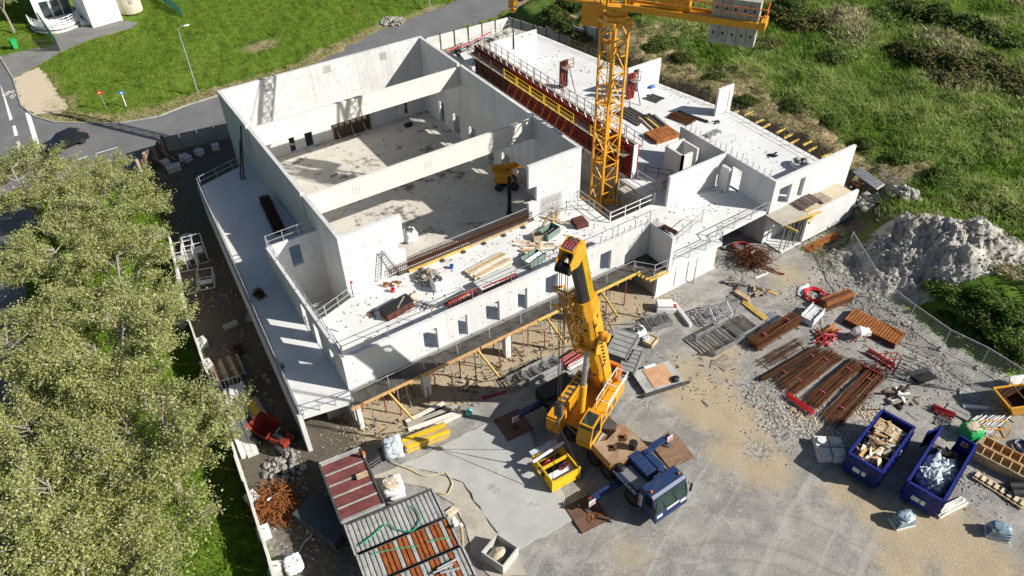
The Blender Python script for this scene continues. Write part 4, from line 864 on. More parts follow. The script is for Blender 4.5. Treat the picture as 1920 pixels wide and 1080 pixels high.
guardrail('grey guard rail across the court near the stepped front edge', [(23.2, -7.0, DK), (28.6, -5.6, DK)], 1.0, 1.8, 'steel', r=.04)
# planked walkway with its yellow edge timber along the windowed wall
wk = thing('formwork_walkway', 'dark planked formwork walkway with yellow edge timber at the foot of the windowed wall', 'walkway', (0, -6.62, 3.19))
x = -3.35
while x < 20.6:
    B(x, x + 1.2, -.78 + rnd.uniform(-.03, .03), .5, .1, .13 + rnd.uniform(0, .015)).obj('panel', 'dark_ply', wk); x += 1.225
for x0, x1 in ((-3.6, 1.3), (1.2, 6.1), (6.0, 10.9), (10.8, 15.7), (15.6, 20.4)): B(x0, x1, -.9, -.8, -.06 + .012 * (x0 > 6), .14 + .012 * (x0 > 6)).obj('edge_beam', 'yellow_wood' if x0 > 9 else 'orange_wood', wk)
for x0 in np.arange(-3.2, 20, 1.25): B(x0, x0 + .09, -1.0, .45, -.12, .0).obj('joist', 'yellow_wood', wk)
for x0 in (5.8, 11.6, 16.6, -1.0): MB().bar((x0, -.85, 0), (x0 + 1.0, -1.9, -2.4), .12).obj('raking_strut', 'yellow_wood', wk)
cp = thing('formwork_platform', 'dark corner platform on yellow timber beams below the return wall', 'platform', (21.3, -7.3, 3.19))
for k in range(3): B(-.9 + k * .62, -.3 + k * .62, -1.1, 1.2, .1, .14).obj('panel', 'dark_ply', cp)
for k in range(5): B(-1.0 - .1 * k, .9 - .06 * k, -1.4 + k * .32, -1.28 + k * .32, -.08, .1).obj('beam', 'yellow_wood', cp)
# steel props
def prop(mt, hgt, leg):
    t = thing('steel_prop', '', 'prop')
    MB().tube((0, 0, 0), (0, 0, hgt * .55), .045).obj('outer_tube', mt, t); MB().tube((0, 0, hgt * .55), (0, 0, hgt), .032).obj('inner_tube', 'galv', t)
    pl = MB(); pl.box(-.09, .09, -.09, .09, 0, .015); pl.box(-.09, .09, -.09, .09, hgt - .015, hgt); pl.obj('end_plates', 'steel', t, kind='stuff')
    if leg:
        for k in range(3): a = k * 2.1 + .4; MB().bar((.03, 0, .8), (.62 * math.cos(a), .62 * math.sin(a), .01), .035).obj('tripod_leg', 'galv', t)
    return t
prot = {}
for i, x in enumerate(np.arange(-3.0, 20.5, .98)):
    y = -7.15 if i % 2 else -6.35 ; red = i % 3 != 1; leg = i % 4 == 0; hg = 3.0
    key = (red, leg); lab = ('red' if red else 'grey') + (' steel prop with tripod legs' if leg else ' steel prop') + ' under the front walkway'
    if key not in prot: prot[key] = o = prop('red' if red else 'steel', hg, leg)
    else: o = copy_tree(prot[key])
    o.location = (x + rnd.uniform(-.2, .2), y + rnd.uniform(-.15, .15), zg(x, y) + .02); o['label'] = lab; o['group'] = 'steel props under the walkway'
for i, x in enumerate(np.arange(-2.4, 20.5, 1.35)):
    red = i % 2 == 0; o = copy_tree(prot[(red, False)]); o.location = (x + rnd.uniform(-.2, .2), -5.35 + rnd.uniform(-.2, .2), 0.0); o['label'] = ('red' if red else 'grey') + ' steel prop in the back row under the front deck'; o['group'] = 'steel props under the walkway'
for k, (x0, y0, x1, y1) in enumerate(((-3, -7.4, 1.2, -9.4), (4.6, -7.2, 7.6, -8.3), (6.2, -7.6, 10.4, -8.0), (10.5, -7.2, 13.8, -8.6), (13.2, -7.4, 16.6, -7.9), (16.0, -7.6, 19.0, -9.4), (18.2, -7.2, 20.4, -10.0))):
    z0 = .04; t = thing('scaffold_tube', 'thin dark scaffold tube lying on the sandy ground before the front', 'tube', (x0, y0, z0), math.atan2(y1 - y0, x1 - x0), 'loose tubes before the front'); Lq = math.hypot(x1 - x0, y1 - y0); MB().tube((0, 0, .03), (Lq, 0, .03), .03).obj('tube', 'dark_steel', t); MB().tube((Lq - .12, 0, .03), (Lq, 0, .03), .045).obj('coupler', 'steel', t)
for i, (px, py) in enumerate([(1245, 545), (1262, 540), (1305, 535), (1320, 500), (1390, 440), (1420, 430)]):
    o = copy_tree(prot[(False, False)]); q = G(px, py); o.location = (q.x, max(-8.2, q.y), q.z); o['label'] = 'grey steel prop along the low court wall'; o['group'] = 'props along the low court wall'
# formwork bank beside the hall
def panel(rail, face):
    t = thing('wall_formwork', '', 'formwork', (0, 0, 0)); Wd = 2.36
    B(-.04, .0, 0, Wd, 0, 3.2).obj('facing', face, t); rb = MB().box(-.16, -.04, 0, .08, 0, 3.2).obj('rib', face, t); rb.location = (0, .02, 0)
    for k in range(1, 8): link('rib', rb.data, t, loc=(0, .02 + k * .32, 0))
    for z in (.35, 1.4, 2.5): B(-.24, -.165, .02, Wd - .02, z, z + .12).obj('waler', 'rust_dark' if face != 'red_formwork' else 'red_formwork', t)
    bk = B(-1.05, -.17, .05, Wd - .05, 2.45, 2.5).obj('platform', 'grey_wood' if rail != 'bright_yellow' else 'yellow_wood', t)
    for y in (.1, Wd - .1): MB().bar((-1.0, y, 2.45), (-1.0, y, 3.45), .05).obj('rail_post', rail, t)
    for z in (3.0, 3.42): MB().bar((-1.02, .04, z), (-1.02, Wd - .04, z), .035, .05).obj('rail', rail, t)
    for y in (.5, 1.8): MB().bar((-.2, y, 2.4), (-1.5, y + .1, .02), .07).obj('push_pull_prop', 'orange' if rail == 'bright_yellow' else 'brown_formwork', t)
    ld = MB()
    for s in (0, .34): ld.bar((-.3, 1.0 + s, .1), (-.3, 1.0 + s, 2.5), .04)
    for k in range(8): ld.bar((-.3, 1.0, .3 + k * .28), (-.3, 1.34, .3 + k * .28), .03)
    ld.obj('ladder', 'dark_steel', t)
    B(.0, .22, 0, Wd, 2.7, 3.12).obj('fresh_wall', 'old_concrete', t); B(.22, .3, 0, Wd, 0, 3.25).obj('facing', 'brown_formwork', t); B(.3, 1.15, .05, Wd - .05, 2.75, 2.8).obj('platform', 'grey_wood', t)
    for y in (.1, 1.2, Wd - .1): MB().bar((1.12, y, 2.8), (1.12, y, 3.85), .05).obj('rail_post', 'brown_formwork', t)
    for z in (3.3, 3.8): MB().bar((1.12, .02, z), (1.12, Wd - .02, z), .05).obj('rail', 'galv', t)
    for y in (.6, 1.7): MB().bar((-.1, y, 3.2), (-.1, y + .3, 3.5), .05).obj('lifting_eye', 'steel', t)
    return t
PX, n = 28.15, 11; pr = {}
names = ['second', 'third', 'fourth', 'fifth', 'sixth', 'seventh', 'eighth', 'ninth', 'tenth']
for i in range(n):
    y = 2.9 + i * 2.39; kind = ('bright_yellow', 'red_formwork') if 3 <= i <= 7 else ('brown_formwork', 'red_formwork' if i < 3 else 'brown_formwork')
    if i == 1: kind = ('bright_yellow', 'red_formwork')
    if kind not in pr: pr[kind] = o = panel(*kind)
    else: o = copy_tree(pr[kind])
    o.location = (PX, y, DK)
    where = 'nearest the yellow crane mast' if i == 0 else 'at the far end of the row by the white wall' if i == n - 1 else f'{names[i - 1]} from the crane mast in the row'
    o['label'] = ('red formwork panel with yellow rail, ' if kind[0] == 'bright_yellow' else 'rusty brown formwork panel, ') + where; o['group'] = 'wall formwork panels in a row beside the hall'
sb = thing('stop_end', 'white and red stop end board at the near end of the formwork row', 'formwork', (28.15, 2.75, DK)); B(-.1, .35, -.1, .0, 0, 3.4).obj('board', 'white', sb); B(.36, .5, -.08, .02, 0, 3.3).obj('edge_post', 'red', sb)
# formwork pieces standing on the big deck
def formpiece(label, px, py, z, w_, h_, rz=0, mt='brown_formwork'):
    q = W(px, py, z); t = thing('formwork_column', label, 'formwork', q, rz, 'upright formwork pieces on the big deck')
    B(-w_ / 2, w_ / 2, -.1, .0, 0, h_).obj('facing', mt, t)
    for k in range(4): x = -w_ / 2 + .06 + k * (w_ - .12) / 3; MB().bar((x, -.17, 0), (x, -.17, h_), .07, .12).obj('rib', mt, t)
    for z2 in (.5, 1.5, 2.4): B(-w_ / 2, w_ / 2, -.3, -.24, z2, z2 + .1).obj('waler', 'rust_dark', t)
    B(-w_ / 2, w_ / 2, -1.0, -.3, h_ - .6, h_ - .55).obj('platform', 'grey_wood', t)
    for x in (-w_ / 2, w_ / 2): MB().bar((x, -1.0, h_ - .55), (x, -1.0, h_ + .5), .05).obj('rail_post', 'rust_bright', t)
    for z2 in (h_ - .1, h_ + .45): MB().bar((-w_ / 2, -1.0, z2), (w_ / 2, -1.0, z2), .05).obj('rail', 'rust_bright', t)
    MB().bar((-w_ / 2, -.3, h_ - .7), (-w_ / 2 - .9, -1.9, .02), .08).obj('raking_prop', 'red', t); MB().bar((w_ / 2, -.3, h_ - .7), (w_ / 2 - .4, -1.9, .02), .08).obj('raking_prop', 'dark_steel', t)
    return t
formpiece('dark red column formwork with raking red prop standing alone on the deck', 1055, 163, DK, 1.05, 3.0, R(5))
formpiece('narrow red formwork piece with platform beside the wall with a doorway', 1180, 184, DK, .85, 2.8, R(-5), 'red')
# ----------------------------- generic small builders
def planks(label, p1, p2, z, n, w_, th_, mt, layers=2, name='timber_stack', cat='timber', group=None, jit=.15, Lf=1.0, mts=None, gap=1.06, up=0):
    c, a, L = mid(p1, p2, z); L *= Lf; t = thing(name, label, cat, c + Vector((0, 0, up)), a, group); per = math.ceil(n / layers); base_ = None
    for i in range(n):
        l, k = divmod(i, per); y = (k - (per - 1) / 2) * w_ * gap; m_ = (mts[i % len(mts)] if mts else mt)
        ln = L * rnd.uniform(1 - jit, 1); o = B(-ln / 2, ln / 2, -w_ / 2, w_ / 2, 0, th_).obj('plank', m_, t)
        o.location = (rnd.uniform(-.5, .5) * (L - ln), y + rnd.uniform(-.1, .1) * w_, l * th_ * 1.04 + .005); o.rotation_euler = (0, 0, rnd.uniform(-1, 1) * jit * .22)
    return t
def scatter(label, p1, p2, z, n, w_, th_, mt, name='timber_offcuts', cat='timber', L=(.6, 1.6), spread=1.0, mts=None, group=None, parts='piece', tilt=.15):
    c, a, Ls = mid(p1, p2, z); t = thing(name, label, cat, c, a, group)
    for i in range(n):
        ln = rnd.uniform(*L); o = B(-ln / 2, ln / 2, -w_ / 2, w_ / 2, 0, th_).obj(parts, mts[i % len(mts)] if mts else mt, t)
        o.location = (rnd.uniform(-.5, .5) * max(.1, Ls - ln * .5), rnd.gauss(0, .35) * spread, .01 + th_ * (i % 4) * .8); o.rotation_euler = (rnd.uniform(-tilt, tilt) * .5, rnd.uniform(-tilt, tilt) * .5, rnd.choice((0, 0, .3, -.3, 1.2, 1.57)) + rnd.uniform(-.25, .25))
    return t
def bars(label, p1, p2, z, width, height, n, r, mt, name='rebar_bundle', cat='rebar', ties=('pink',), group=None, jag=.25, joined=True, up=.06):
    c, a, L = mid(p1, p2, z); t = thing(name, label, cat, c + Vector((0, 0, up)), a, group); mb = MB()
    for i in range(n):
        y = rnd.uniform(-.5, .5) * width; zz_ = (rnd.random() ** 1.5) * height * (1 - .5 * abs(y) / max(width, .01)); e0 = rnd.uniform(0, jag); e1 = rnd.uniform(0, jag)
        q = (-L / 2 + e0, y + rnd.uniform(-.09, .09), zz_ + r), (L / 2 - e1, y + rnd.uniform(-.09, .09), zz_ + r + rnd.uniform(0, .05))
        if joined: mb.bar(*q, r * 2)
        else: MB().tube(*q, r).obj('bar', mt, t)
    if joined: mb.obj('bars', mt, t, kind='stuff')
    for k in range(2 if ties else 0): x = -L / 4 + k * L / 2; B(x - .025, x + .025, -.16, .16, height * .7, height + r * 2 + .03).obj('tie', ties[0], t)
    for k in range(3): x = (-.38 + k * .38) * L; B(x - .05, x + .05, -width / 2 - .1, width / 2 + .1, -up, -.005).obj('bearer', 'grey_wood', t)
    return t
def bag(label, px, py, z, s, mt='white_plastic', fill=None, name='big_bag', cat='bag', hgt=None, seed=1, group=None, amp=.18):
    q = W(px, py, z) if z is not None else G(px, py); hgt = hgt or s; t = thing(name, label, cat, q, rnd.uniform(-.4, .4), group)
    MB().blob((0, 0, hgt * .5), s / 2, s / 2, hgt / 2, amp, seed, 26, 18, 6, 2.2).obj('sack', mt, t, True)
    if fill: MB().blob((0, 0, hgt * .95), s * .38, s * .38, hgt * .09, .35, seed + 3, 16, 8, 3.5, 2.5).obj('filling', fill, t, True)
    for k in range(4): a = k * math.pi / 2 + .78; MB().path([(s * .42 * math.cos(a), s * .42 * math.sin(a), hgt * .9), (s * .36 * math.cos(a + .3), s * .36 * math.sin(a + .3), hgt * 1.12), (s * .42 * math.cos(a + .6), s * .42 * math.sin(a + .6), hgt * .92)], .025, 4).obj('strap', mt, t)
    return t
def frames(label, px, py, z, n, w_, l_, h_, rz, mt='galv', name='scaffold_cage', cat='scaffold', group=None, rungs=4, flat=False, boards=0):
    q = W(px, py, z) if z is not None else G(px, py); t = thing(name, label, cat, q, rz, group)
    for i in range(n):
        off = Vector((i * (.12 if flat else w_ / max(1, n - 1)), 0, i * .09 if flat else 0)); mb = MB()
        def F(a, b): return (a * l_, b * w_, .05) if flat else (0, a * l_, b * h_ + .03)
        for s in (0, 1): mb.bar(Vector(F(0, s)) + off, Vector(F(1, s)) + off, .05)
        for k in range(rungs + 1): mb.bar(Vector(F(k / rungs, 0)) + off, Vector(F(k / rungs, 1)) + off, .045)
        mb.obj('frame', mt, t)
    if not flat and n > 1:
        for a, b in ((0, 0), (0, 1), (1, 0), (1, 1)): MB().bar((0, a * l_, b * h_ + .03), (w_, a * l_, b * h_ + .03), .045).obj('ledger', mt, t)
    for k in range(boards): B(w_ * .1, w_ * .9, l_ * (.1 + k * .3), l_ * (.1 + k * .3) + .5, h_ * .5, h_ * .5 + .05).obj('board', 'white', t)
    return t
def coil(label, px, py, z, r, n, tr, mt, name='hose_coil', cat='hose', wob=.15):
    q = W(px, py, z) if z is not None else G(px, py); t = thing(name, label, cat, q); pts = []
    for i in range(n * 14): a = i * 2 * math.pi / 14; rr_ = r * (1 + wob * math.sin(a * .37 + 1)); pts.append((rr_ * math.cos(a) * (1 + .1 * math.sin(i)), rr_ * math.sin(a), tr + .02 * (i % 3) + i * .004))
    MB().path(pts, tr, 5).obj('loops', mt, t); return t
def hose(label, pts, z, tr, mt, name='hose', cat='hose'):
    P = []; raw = [(W(x, y, z) if z is not None else G(x, y)) for x, y in pts]
    for i in range(len(raw) - 1):
        p0, p1, p2, p3 = raw[max(0, i - 1)], raw[i], raw[i + 1], raw[min(len(raw) - 1, i + 2)]
        for k in range(6):
            u = k / 6; P.append(.5 * ((2 * p1) + (p2 - p0) * u + (2 * p0 - 5 * p1 + 4 * p2 - p3) * u * u + (3 * p1 - p0 - 3 * p2 + p3) * u ** 3))
    P.append(raw[-1]); o = P[0].copy(); lift = Vector((0, 0, tr + .06)); t = MB().path([p - o + lift for p in P], tr, 5).obj(name, mt); t.location = o; t['label'] = label; t['category'] = cat; return t
def rubble(label, px, py, z, rad, n, mt, size=(.08, .3), name='rubble_heap', cat='rubble', peak=.5, group=None):
    q = W(px, py, z) if z is not None else G(px, py); t = thing(name, label, cat, q, rnd.random() * 3, group); mb = MB()
    for i in range(n):
        a = rnd.random() * 6.28; d = rad * rnd.random() ** .6; s = rnd.uniform(*size); zz_ = peak * (1 - d / rad) * rnd.uniform(.5, 1)
        mb.blob((d * math.cos(a), d * math.sin(a), zz_ + s * .3), s * rnd.uniform(.6, 1), s * rnd.uniform(.6, 1), s * .6, .5, i * .37, 6, 4, 2)
    mb.obj('stones', mt, t, kind='stuff'); return t
# ----------------------------- on the front deck (level 6.0)
D = DK
c, a, L = mid((710, 585), (775, 558), D)
t = thing('steel_box', 'long dark red steel box with black lid on the white front deck', 'box', W(745, 583, D), R(8)); B(-1.15, 1.15, -.5, .5, 0, .62).obj('body', 'brown_formwork', t)
lid = B(-1.17, 1.17, -.52, .52, .62, .68).obj('lid', 'black', t); MB().bar((-.2, -.45, .7), (.9, .3, .7), .1, .04).obj('offcut', 'grey_wood', t)
for x in (-.55, .1, .7): B(x, x + .06, -.53, -.5, 0, .62).obj('stiffener', 'brown_formwork', t)
t = thing('crumpled_sack', 'crumpled tan cardboard sheet beside the dark red steel box', 'cardboard', W(775, 562, D)); MB().blob((0, 0, .25), .5, .3, .3, .6, 4, 12, 8, 2).obj('sheet', 'sand', t, True)
rubble('heap of grey waste offcuts beside the white bag on the front deck', 803, 522, D, 1.0, 90, 'grey_wood', (.08, .25), 'waste_heap', 'waste', .95)
bag('white big bag full of waste on the front deck', 822, 540, D, 1.0, 'white_plastic', 'dark_steel', hgt=.95, seed=3)
scatter('litter of thin metal strips behind the red formwork piece', (770, 570), (815, 575), D, 22, .05, .04, 'steel', 'metal_offcuts', 'offcuts', (.3, .8), .6, ['steel', 'black', 'galv'])
planks('pale new timber stack lying on the front deck', (882, 522), (952, 484), D, 34, .17, .07, 'pale_wood', 4, jit=.2, mts=['pale_wood', 'wood', 'pale_wood', 'white_wood'])
scatter('loose pale boards spread near the boom tip on the deck', (965, 468), (1040, 460), D, 15, .24, .04, 'pale_wood', 'loose_boards', L=(1.0, 2.2), spread=.9, mts=['pale_wood', 'grey_wood', 'white_wood', 'plywood'])
t = thing('trestle_table', 'low white concrete slab element beside the red formwork', 'slab', W(935, 528, D), R(2)); B(-1.9, 1.2, -.6, .5, .45, .6).obj('top', 'slab', t)
for x in (-1.6, .9): B(x, x + .2, -.4, .3, 0, .45).obj('bearer', 'dark_wood', t)
def lowform(label, p1, p2, mt='red'):
    c, a, L = mid(p1, p2, D); t = thing('lattice_formwork', label, 'formwork', c, a, 'red formwork frames lying on the front deck')
    for y, z in ((-.25, .08), (.25, .12), (-.2, .6)): MB().bar((-L / 2, y, z), (L / 2, y, z), .1, .12).obj('beam', mt, t)
    n = max(4, int(L / .42))
    for k in range(n + 1): x = -L / 2 + k * L / n; MB().bar((x, -.25, .1), (x, -.2, .6), .06).obj('upright', mt, t); MB().bar((x, -.2, .6), (x + .2, .25, .15), .05).obj('strut', mt, t)
    B(-L / 2, L / 2, .27, .31, .05, .5).obj('facing', 'dark_ply', t); return t
lowform('red formwork frame lying inside the parapet with a loose prop end', (838, 578), (890, 550)); lowform('red formwork frame beside the low white slab element', (905, 548), (965, 522))
def pallet_cage(label, px, py, z, rz, mt, load, n=12, L=1.7):
    q = W(px, py, z) if z is not None else G(px, py); t = thing('pallet_cage', label, 'pallet cage', q, rz)
    for s in (-.5, .5):
        B(-L / 2, L / 2, s - .03, s + .03, .1, .18).obj('side_rail', mt, t); B(-L / 2, L / 2, s - .03, s + .03, .62, .7).obj('side_rail', mt, t)
        for x in (-L / 2 + .05, 0, L / 2 - .05): B(x - .04, x + .04, s - .04, s + .04, 0, .8).obj('post', mt, t)
        B(-L / 2, L / 2, s - .012, s + .012, .18, .6).obj('side_panel', mt, t)
    for x in (-L / 2, L / 2): B(x - .02, x + .02, -.5, .5, .1, .6).obj('end_panel', mt, t)
    for i in range(n):
        y = -.42 + .84 * (i % 7) / 6; MB().tube((-L * .52, y, .3 + .2 * (i // 7)), (L * .52, y + rnd.uniform(-.03, .03), .3 + .22 * (i // 7)), .05).obj('tube', load, t)
    return t
pallet_cage('green pallet cage of metal tubes on the front deck', 1000, 492, D, R(12), 'grey_green', 'galv')
t = thing('open_crate', 'open grey green crate near the boom tip on the deck', 'crate', W(1030, 440, D), R(15))
for q in ((-.8, .8, -.5, -.46), (-.8, .8, .46, .5), (-.8, -.76, -.46, .46), (.76, .8, -.46, .46)): B(*q, 0, .6).obj('side', 'grey_green', t)
B(-.76, .76, -.46, .46, .02, .06).obj('floor', 'black', t)
for k in range(3): MB().blob((-.4 + k * .4, .05, .2), .25, .25, .2, .4, k, 8, 6, 2).obj('scrap', 'dark_steel', t)
t = thing('yellow_crate', 'small yellowish open box beside the green crate', 'crate', W(1008, 447, D), R(-20)); B(-.4, .4, -.35, .35, .0, .04).obj('floor', 'sand', t)
for q in ((-.4, .4, -.37, -.34), (-.4, .4, .34, .37), (-.42, -.38, -.34, .34), (.38, .42, -.34, .34)): B(*q, 0, .5).obj('side', 'sand', t)
planks('dark rusty panels stacked on the deck beyond the boom tip', (1075, 425), (1098, 418), D, 8, .5, .12, 'brown_formwork', 4, 'panel_stack', 'panels', jit=.1)
scatter('two long pale boards on the deck in front of the right hall wall', (1005, 412), (1060, 416), D, 4, .18, .05, 'wood', 'loose_boards', L=(1.6, 3.0), spread=.2)
t = thing('step_ladder', 'tall open aluminium step ladder leaning by the left front hall wall', 'ladder', W(706, 528, D), R(15))
for k, (x0, x1, y0, y1) in enumerate(((0, .55, -.1, -.25), (1.55, .62, -.6, -.3))):
    mb = MB(); dx = Vector((.42, .03, 0))
    a0, a1 = Vector((x0, y0, 0)), Vector((x1, y1, 2.6))
    for s in (0, 1): mb.bar(a0 + dx * s, a1 + dx * s * .7, .05)
    for r_ in range(9): u = (r_ + .5) / 9; mb.bar(a0.lerp(a1, u), a0.lerp(a1, u) + dx * (1 - .3 * u), .035)
    mb.obj('ladder_half', 'galv', t)
scatter('pinkish broken bricks and tools at the foot of the ladder', (715, 535), (755, 535), D, 16, .14, .1, 'terracotta', 'brick_pieces', 'bricks', (.15, .45), .5, ['plywood', 'orange_wood', 'white_wood', 'terracotta'])
for lab, px, py, mt in (('small pink bucket on the deck beside the broken bricks', 737, 547, 'bright_red'), ('small blue and pink bucket alone on the front deck', 847, 503, 'signal_blue')):
    t = thing('bucket', lab, 'bucket', W(px, py, D)); MB().lathe([(0, 0), (.13, 0), (.17, .33), (.14, .33), (.12, .04)], 14).obj('pail', mt, t); MB().path([(.16, 0, .33), (0, 0, .48), (-.16, 0, .33)], .012).obj('handle', 'galv', t)
scatter('scraps of wood lying near the stair shaft rail', (690, 592), (705, 590), D, 7, .1, .05, 'dark_wood', L=(.2, .5), spread=.4)
t = thing('level_staff', 'thin leaning stand with red top by the left front hall wall', 'stand', W(663, 557, D)); MB().bar((0, 0, 0), (0, .05, 1.5), .06).obj('post', 'dark_steel', t); MB().bar((.6, .1, 0), (.05, .05, 1.35), .05).obj('stay', 'steel', t); B(-.02, .14, -.02, .12, 1.3, 1.45).obj('tip', 'bright_red', t)
# long lintel cage with yellow shutter between the front hall walls
t = thing('lintel_formwork', 'long rusty rebar lintel cage with yellow timber shutter across the hall opening', 'formwork', (6.1, 2.6, DK)); LL = 11.3
B(-1.2, LL, -.14, -.02, .02, .3).obj('facing', 'brown_ply', t)
for k in range(4): x = -.4 + k * 2.75; B(x, x + 2.72, -.3, -.17, .05 + .01 * (k % 2), .25 + .01 * (k % 2)).obj('shutter_beam', 'yellow_wood' if k < 2 else 'wood', t)
for k in range(6): x = .4 + k * 1.9; B(x, x + .28, -.62, -.3, .02, .12).obj('bracket', 'dark_steel', t)
rb = MB()
for y, z in ((.05, .1), (.45, .1), (.05, .75), (.45, .75), (.25, .45), (.05, .42), (.45, .42)): rb.bar((-1.9, y, z), (LL, y, z), .045)
x = -1.9
while x < LL: rb.bar((x, .05, .08), (x, .05, .78), .03); rb.bar((x, .45, .08), (x, .45, .78), .03); rb.bar((x, .05, .78), (x, .45, .78), .03); x += .19
rb.obj('rebar_cage', 'rust_dark', t, kind='stuff'); MB().bar((1, .5, 1.0), (LL, .5, 1.0), .05).obj('rail', 'galv', t); B(-1.2, LL, .5, .56, .0, .32).obj('facing', 'brown_formwork', t)
# starter bars
def starters(label, pts, z, step=.55, hgt=(.4, .8), mt='rust_dark'):
    o = Vector((*pts[0], z)); mb = MB()
    for a, b in zip(pts, pts[1:]):
        a, b = Vector((*a, 0)), Vector((*b, 0)); n = int((b - a).length / step)
        for k in range(n):
            q = a.lerp(b, (k + .5) / n) - Vector((o.x, o.y, 0)); hh = rnd.uniform(*hgt); mb.bar(q, q + Vector((rnd.uniform(-.06, .06), rnd.uniform(-.06, .06), hh)), .03)
    t = mb.obj('starter_bars', mt); t.location = o; t['label'] = label; t['category'] = 'rebar'; t['kind'] = 'stuff'; return t
starters('row of thin starter bars along the right end of the front wall', [(15.5, -5.95), (22.3, -5.95)], WT)
starters('dense thin starter bars on top of the return wall', [(22.37, -6.2), (22.37, -8.4)], WT, .16, (.3, .7))
starters('thin starter bars along the wall between court and big deck', [(34.38, 3.3), (34.38, -7.2)], WT, .6)
starters('thin starter bars along the far edge of the big deck', [(41.0, 24), (42.4, 15.5), (44.2, 5.8), (43.9, -6)], DK, .8, (.3, .6))
bars('short bundle of rusty bars lying on top of the return wall', (1240, 425), (1270, 440), WT + .02, .3, .2, 30, .02, 'rust_dark', ties=None, up=.02)
# left terrace and hall floor items
bars('dark rusty bundle of reinforcement cages on the shaded left terrace', (497, 375), (527, 440), DK, .9, .6, 110, .022, 'rust_dark', ties=None)
bars('short rusty bundle of bars leaning at the terrace edge', (478, 560), (496, 550), DK, .9, .55, 40, .02, 'rust_dark', ties=None)
t = thing('wall_prop', 'tall dark steel push pull prop leaning on the left hall wall', 'prop', W(457, 335, DK)); MB().bar((0, 0, 0), (1.2, .9, 4.6), .14).obj('strut', 'dark_steel', t); MB().bar((-.25, .1, 0), (.8, .8, 3.4), .1).obj('strut', 'dark_steel', t); B(-.2, .25, -.2, .2, 0, .06).obj('base_plate', 'steel', t)
t = thing('drain_pipe', 'short white pipe stub on the shaded terrace floor', 'pipe', W(531, 689, DK)); MB().lathe([(.1, 0), (.1, .35), (.07, .35), (.07, 0)], 12).obj('stub', 'dark_steel', t); MB().lathe([(.11, .3), (.12, .36), (.08, .37)], 12).obj('collar', 'galv', t)
bag('white big bag on the sunlit hall floor behind the front wall', 770, 450, .03, 1.1, 'white_plastic', 'dark_steel', seed=8)
t = thing('tool_case', 'small black case lying on the shaded hall floor', 'case', W(766, 236, .03), .2); B(-.4, .4, -.25, .25, 0, .3).obj('body', 'black', t); MB().path([(-.15, 0, .3), (-.1, 0, .38), (.1, 0, .38), (.15, 0, .3)], .02).obj('handle', 'dark_steel', t)
t = thing('timber_shutter', 'brown gridded timber shutter filling the wide opening in the rear hall wall', 'formwork', (11.15, 30.5, .05))
for z in (0, .6, 1.2, 1.8): B(.0, 4.2, -.2, -.08, z, z + .07).obj('rail', 'dark_wood', t)
for k in range(7): B(.0 + k * .67, .07 + k * .67, -.22, -.1, .0, 1.86).obj('stile', 'dark_wood', t)
B(0, 4.2, -.06, .02, 0, 1.84).obj('board', 'dark_ply', t)
for x in (.3, 1.9, 3.3): MB().bar((x, -.2, 1.0), (x + .1, -.9, .02), .06).obj('raking_strut', 'wood', t)
# yellow boom lift inside the hall
bl = thing('boom_lift', 'yellow boom lift with black mast parked in the shaded hall corner', 'boom lift', W(950, 350, .03), R(-30))
B(-.9, .9, -.6, .6, .4, .8).obj('chassis', 'black', bl)
lw = MB().lathe([(.0, -.13), (.38, -.13), (.42, 0), (.38, .13), (0, .13)], 16, axis='y').obj('wheel', 'rubber', bl); lw.location = (-.75, -.75, .42)
for x, y in ((.75, -.75), (-.75, .75), (.75, .75)): link('wheel', lw.data, bl, loc=(x, y, .42))
B(-1.1, .5, -.7, .6, .85, 1.75).obj('turret', 'yellow', bl); MB().bar((-1.3, .3, 1.95), (.9, .35, 2.15), .4, .45).obj('lower_boom', 'yellow', bl); MB().bar((.8, .35, 2.15), (2.4, .25, 1.9), .26, .3).obj('upper_boom', 'yellow', bl)
MB().bar((-1.0, .2, 1.5), (-1.3, .35, 2.1), .3).obj('knuckle', 'crane_yellow', bl)
ck = link('platform_cage', None, bl, loc=(2.9, .2, 1.35)); ck.empty_display_size = .1
B(-.5, .5, -.7, .7, 0, .06).obj('floor_plate', 'crane_yellow', ck)
for x, y in ((-.5, -.7), (.5, -.7), (-.5, .7), (.5, .7)): MB().bar((x, y, 0), (x, y, 1.1), .06).obj('post', 'crane_yellow', ck)
for z in (.55, 1.1):
    for a, b in (((-.5, -.7), (.5, -.7)), ((.5, -.7), (.5, .7)), ((.5, .7), (-.5, .7)), ((-.5, .7), (-.5, -.7))): MB().bar((*a, z), (*b, z), .05).obj('rail', 'crane_yellow', ck)
t = thing('black_duct', 'long black tube rising beside the yellow boom lift in the hall', 'tube', W(955, 400, .03)); MB().tube((0, 0, 0), (.15, .1, 3.8), .2, .17, n=12).obj('tube', 'black', t); MB().lathe([(0, 0), (.3, 0), (.3, .08), (0, .08)], 14).obj('foot', 'dark_steel', t)
t = thing('rebar_mesh', 'grey reinforcement mesh sheet leaning on the right front hall wall', 'mesh', (18.5, 2.66, DK)); q = MB()
for k in range(15): q.bar((k * .14, 0, .02), (k * .14, .2, 1.55), .018)
for k in range(12): q.bar((0, k * .018, .05 + k * .135), (2.0, k * .018, .05 + k * .135), .018)
q.obj('wires', 'steel', t, kind='stuff')
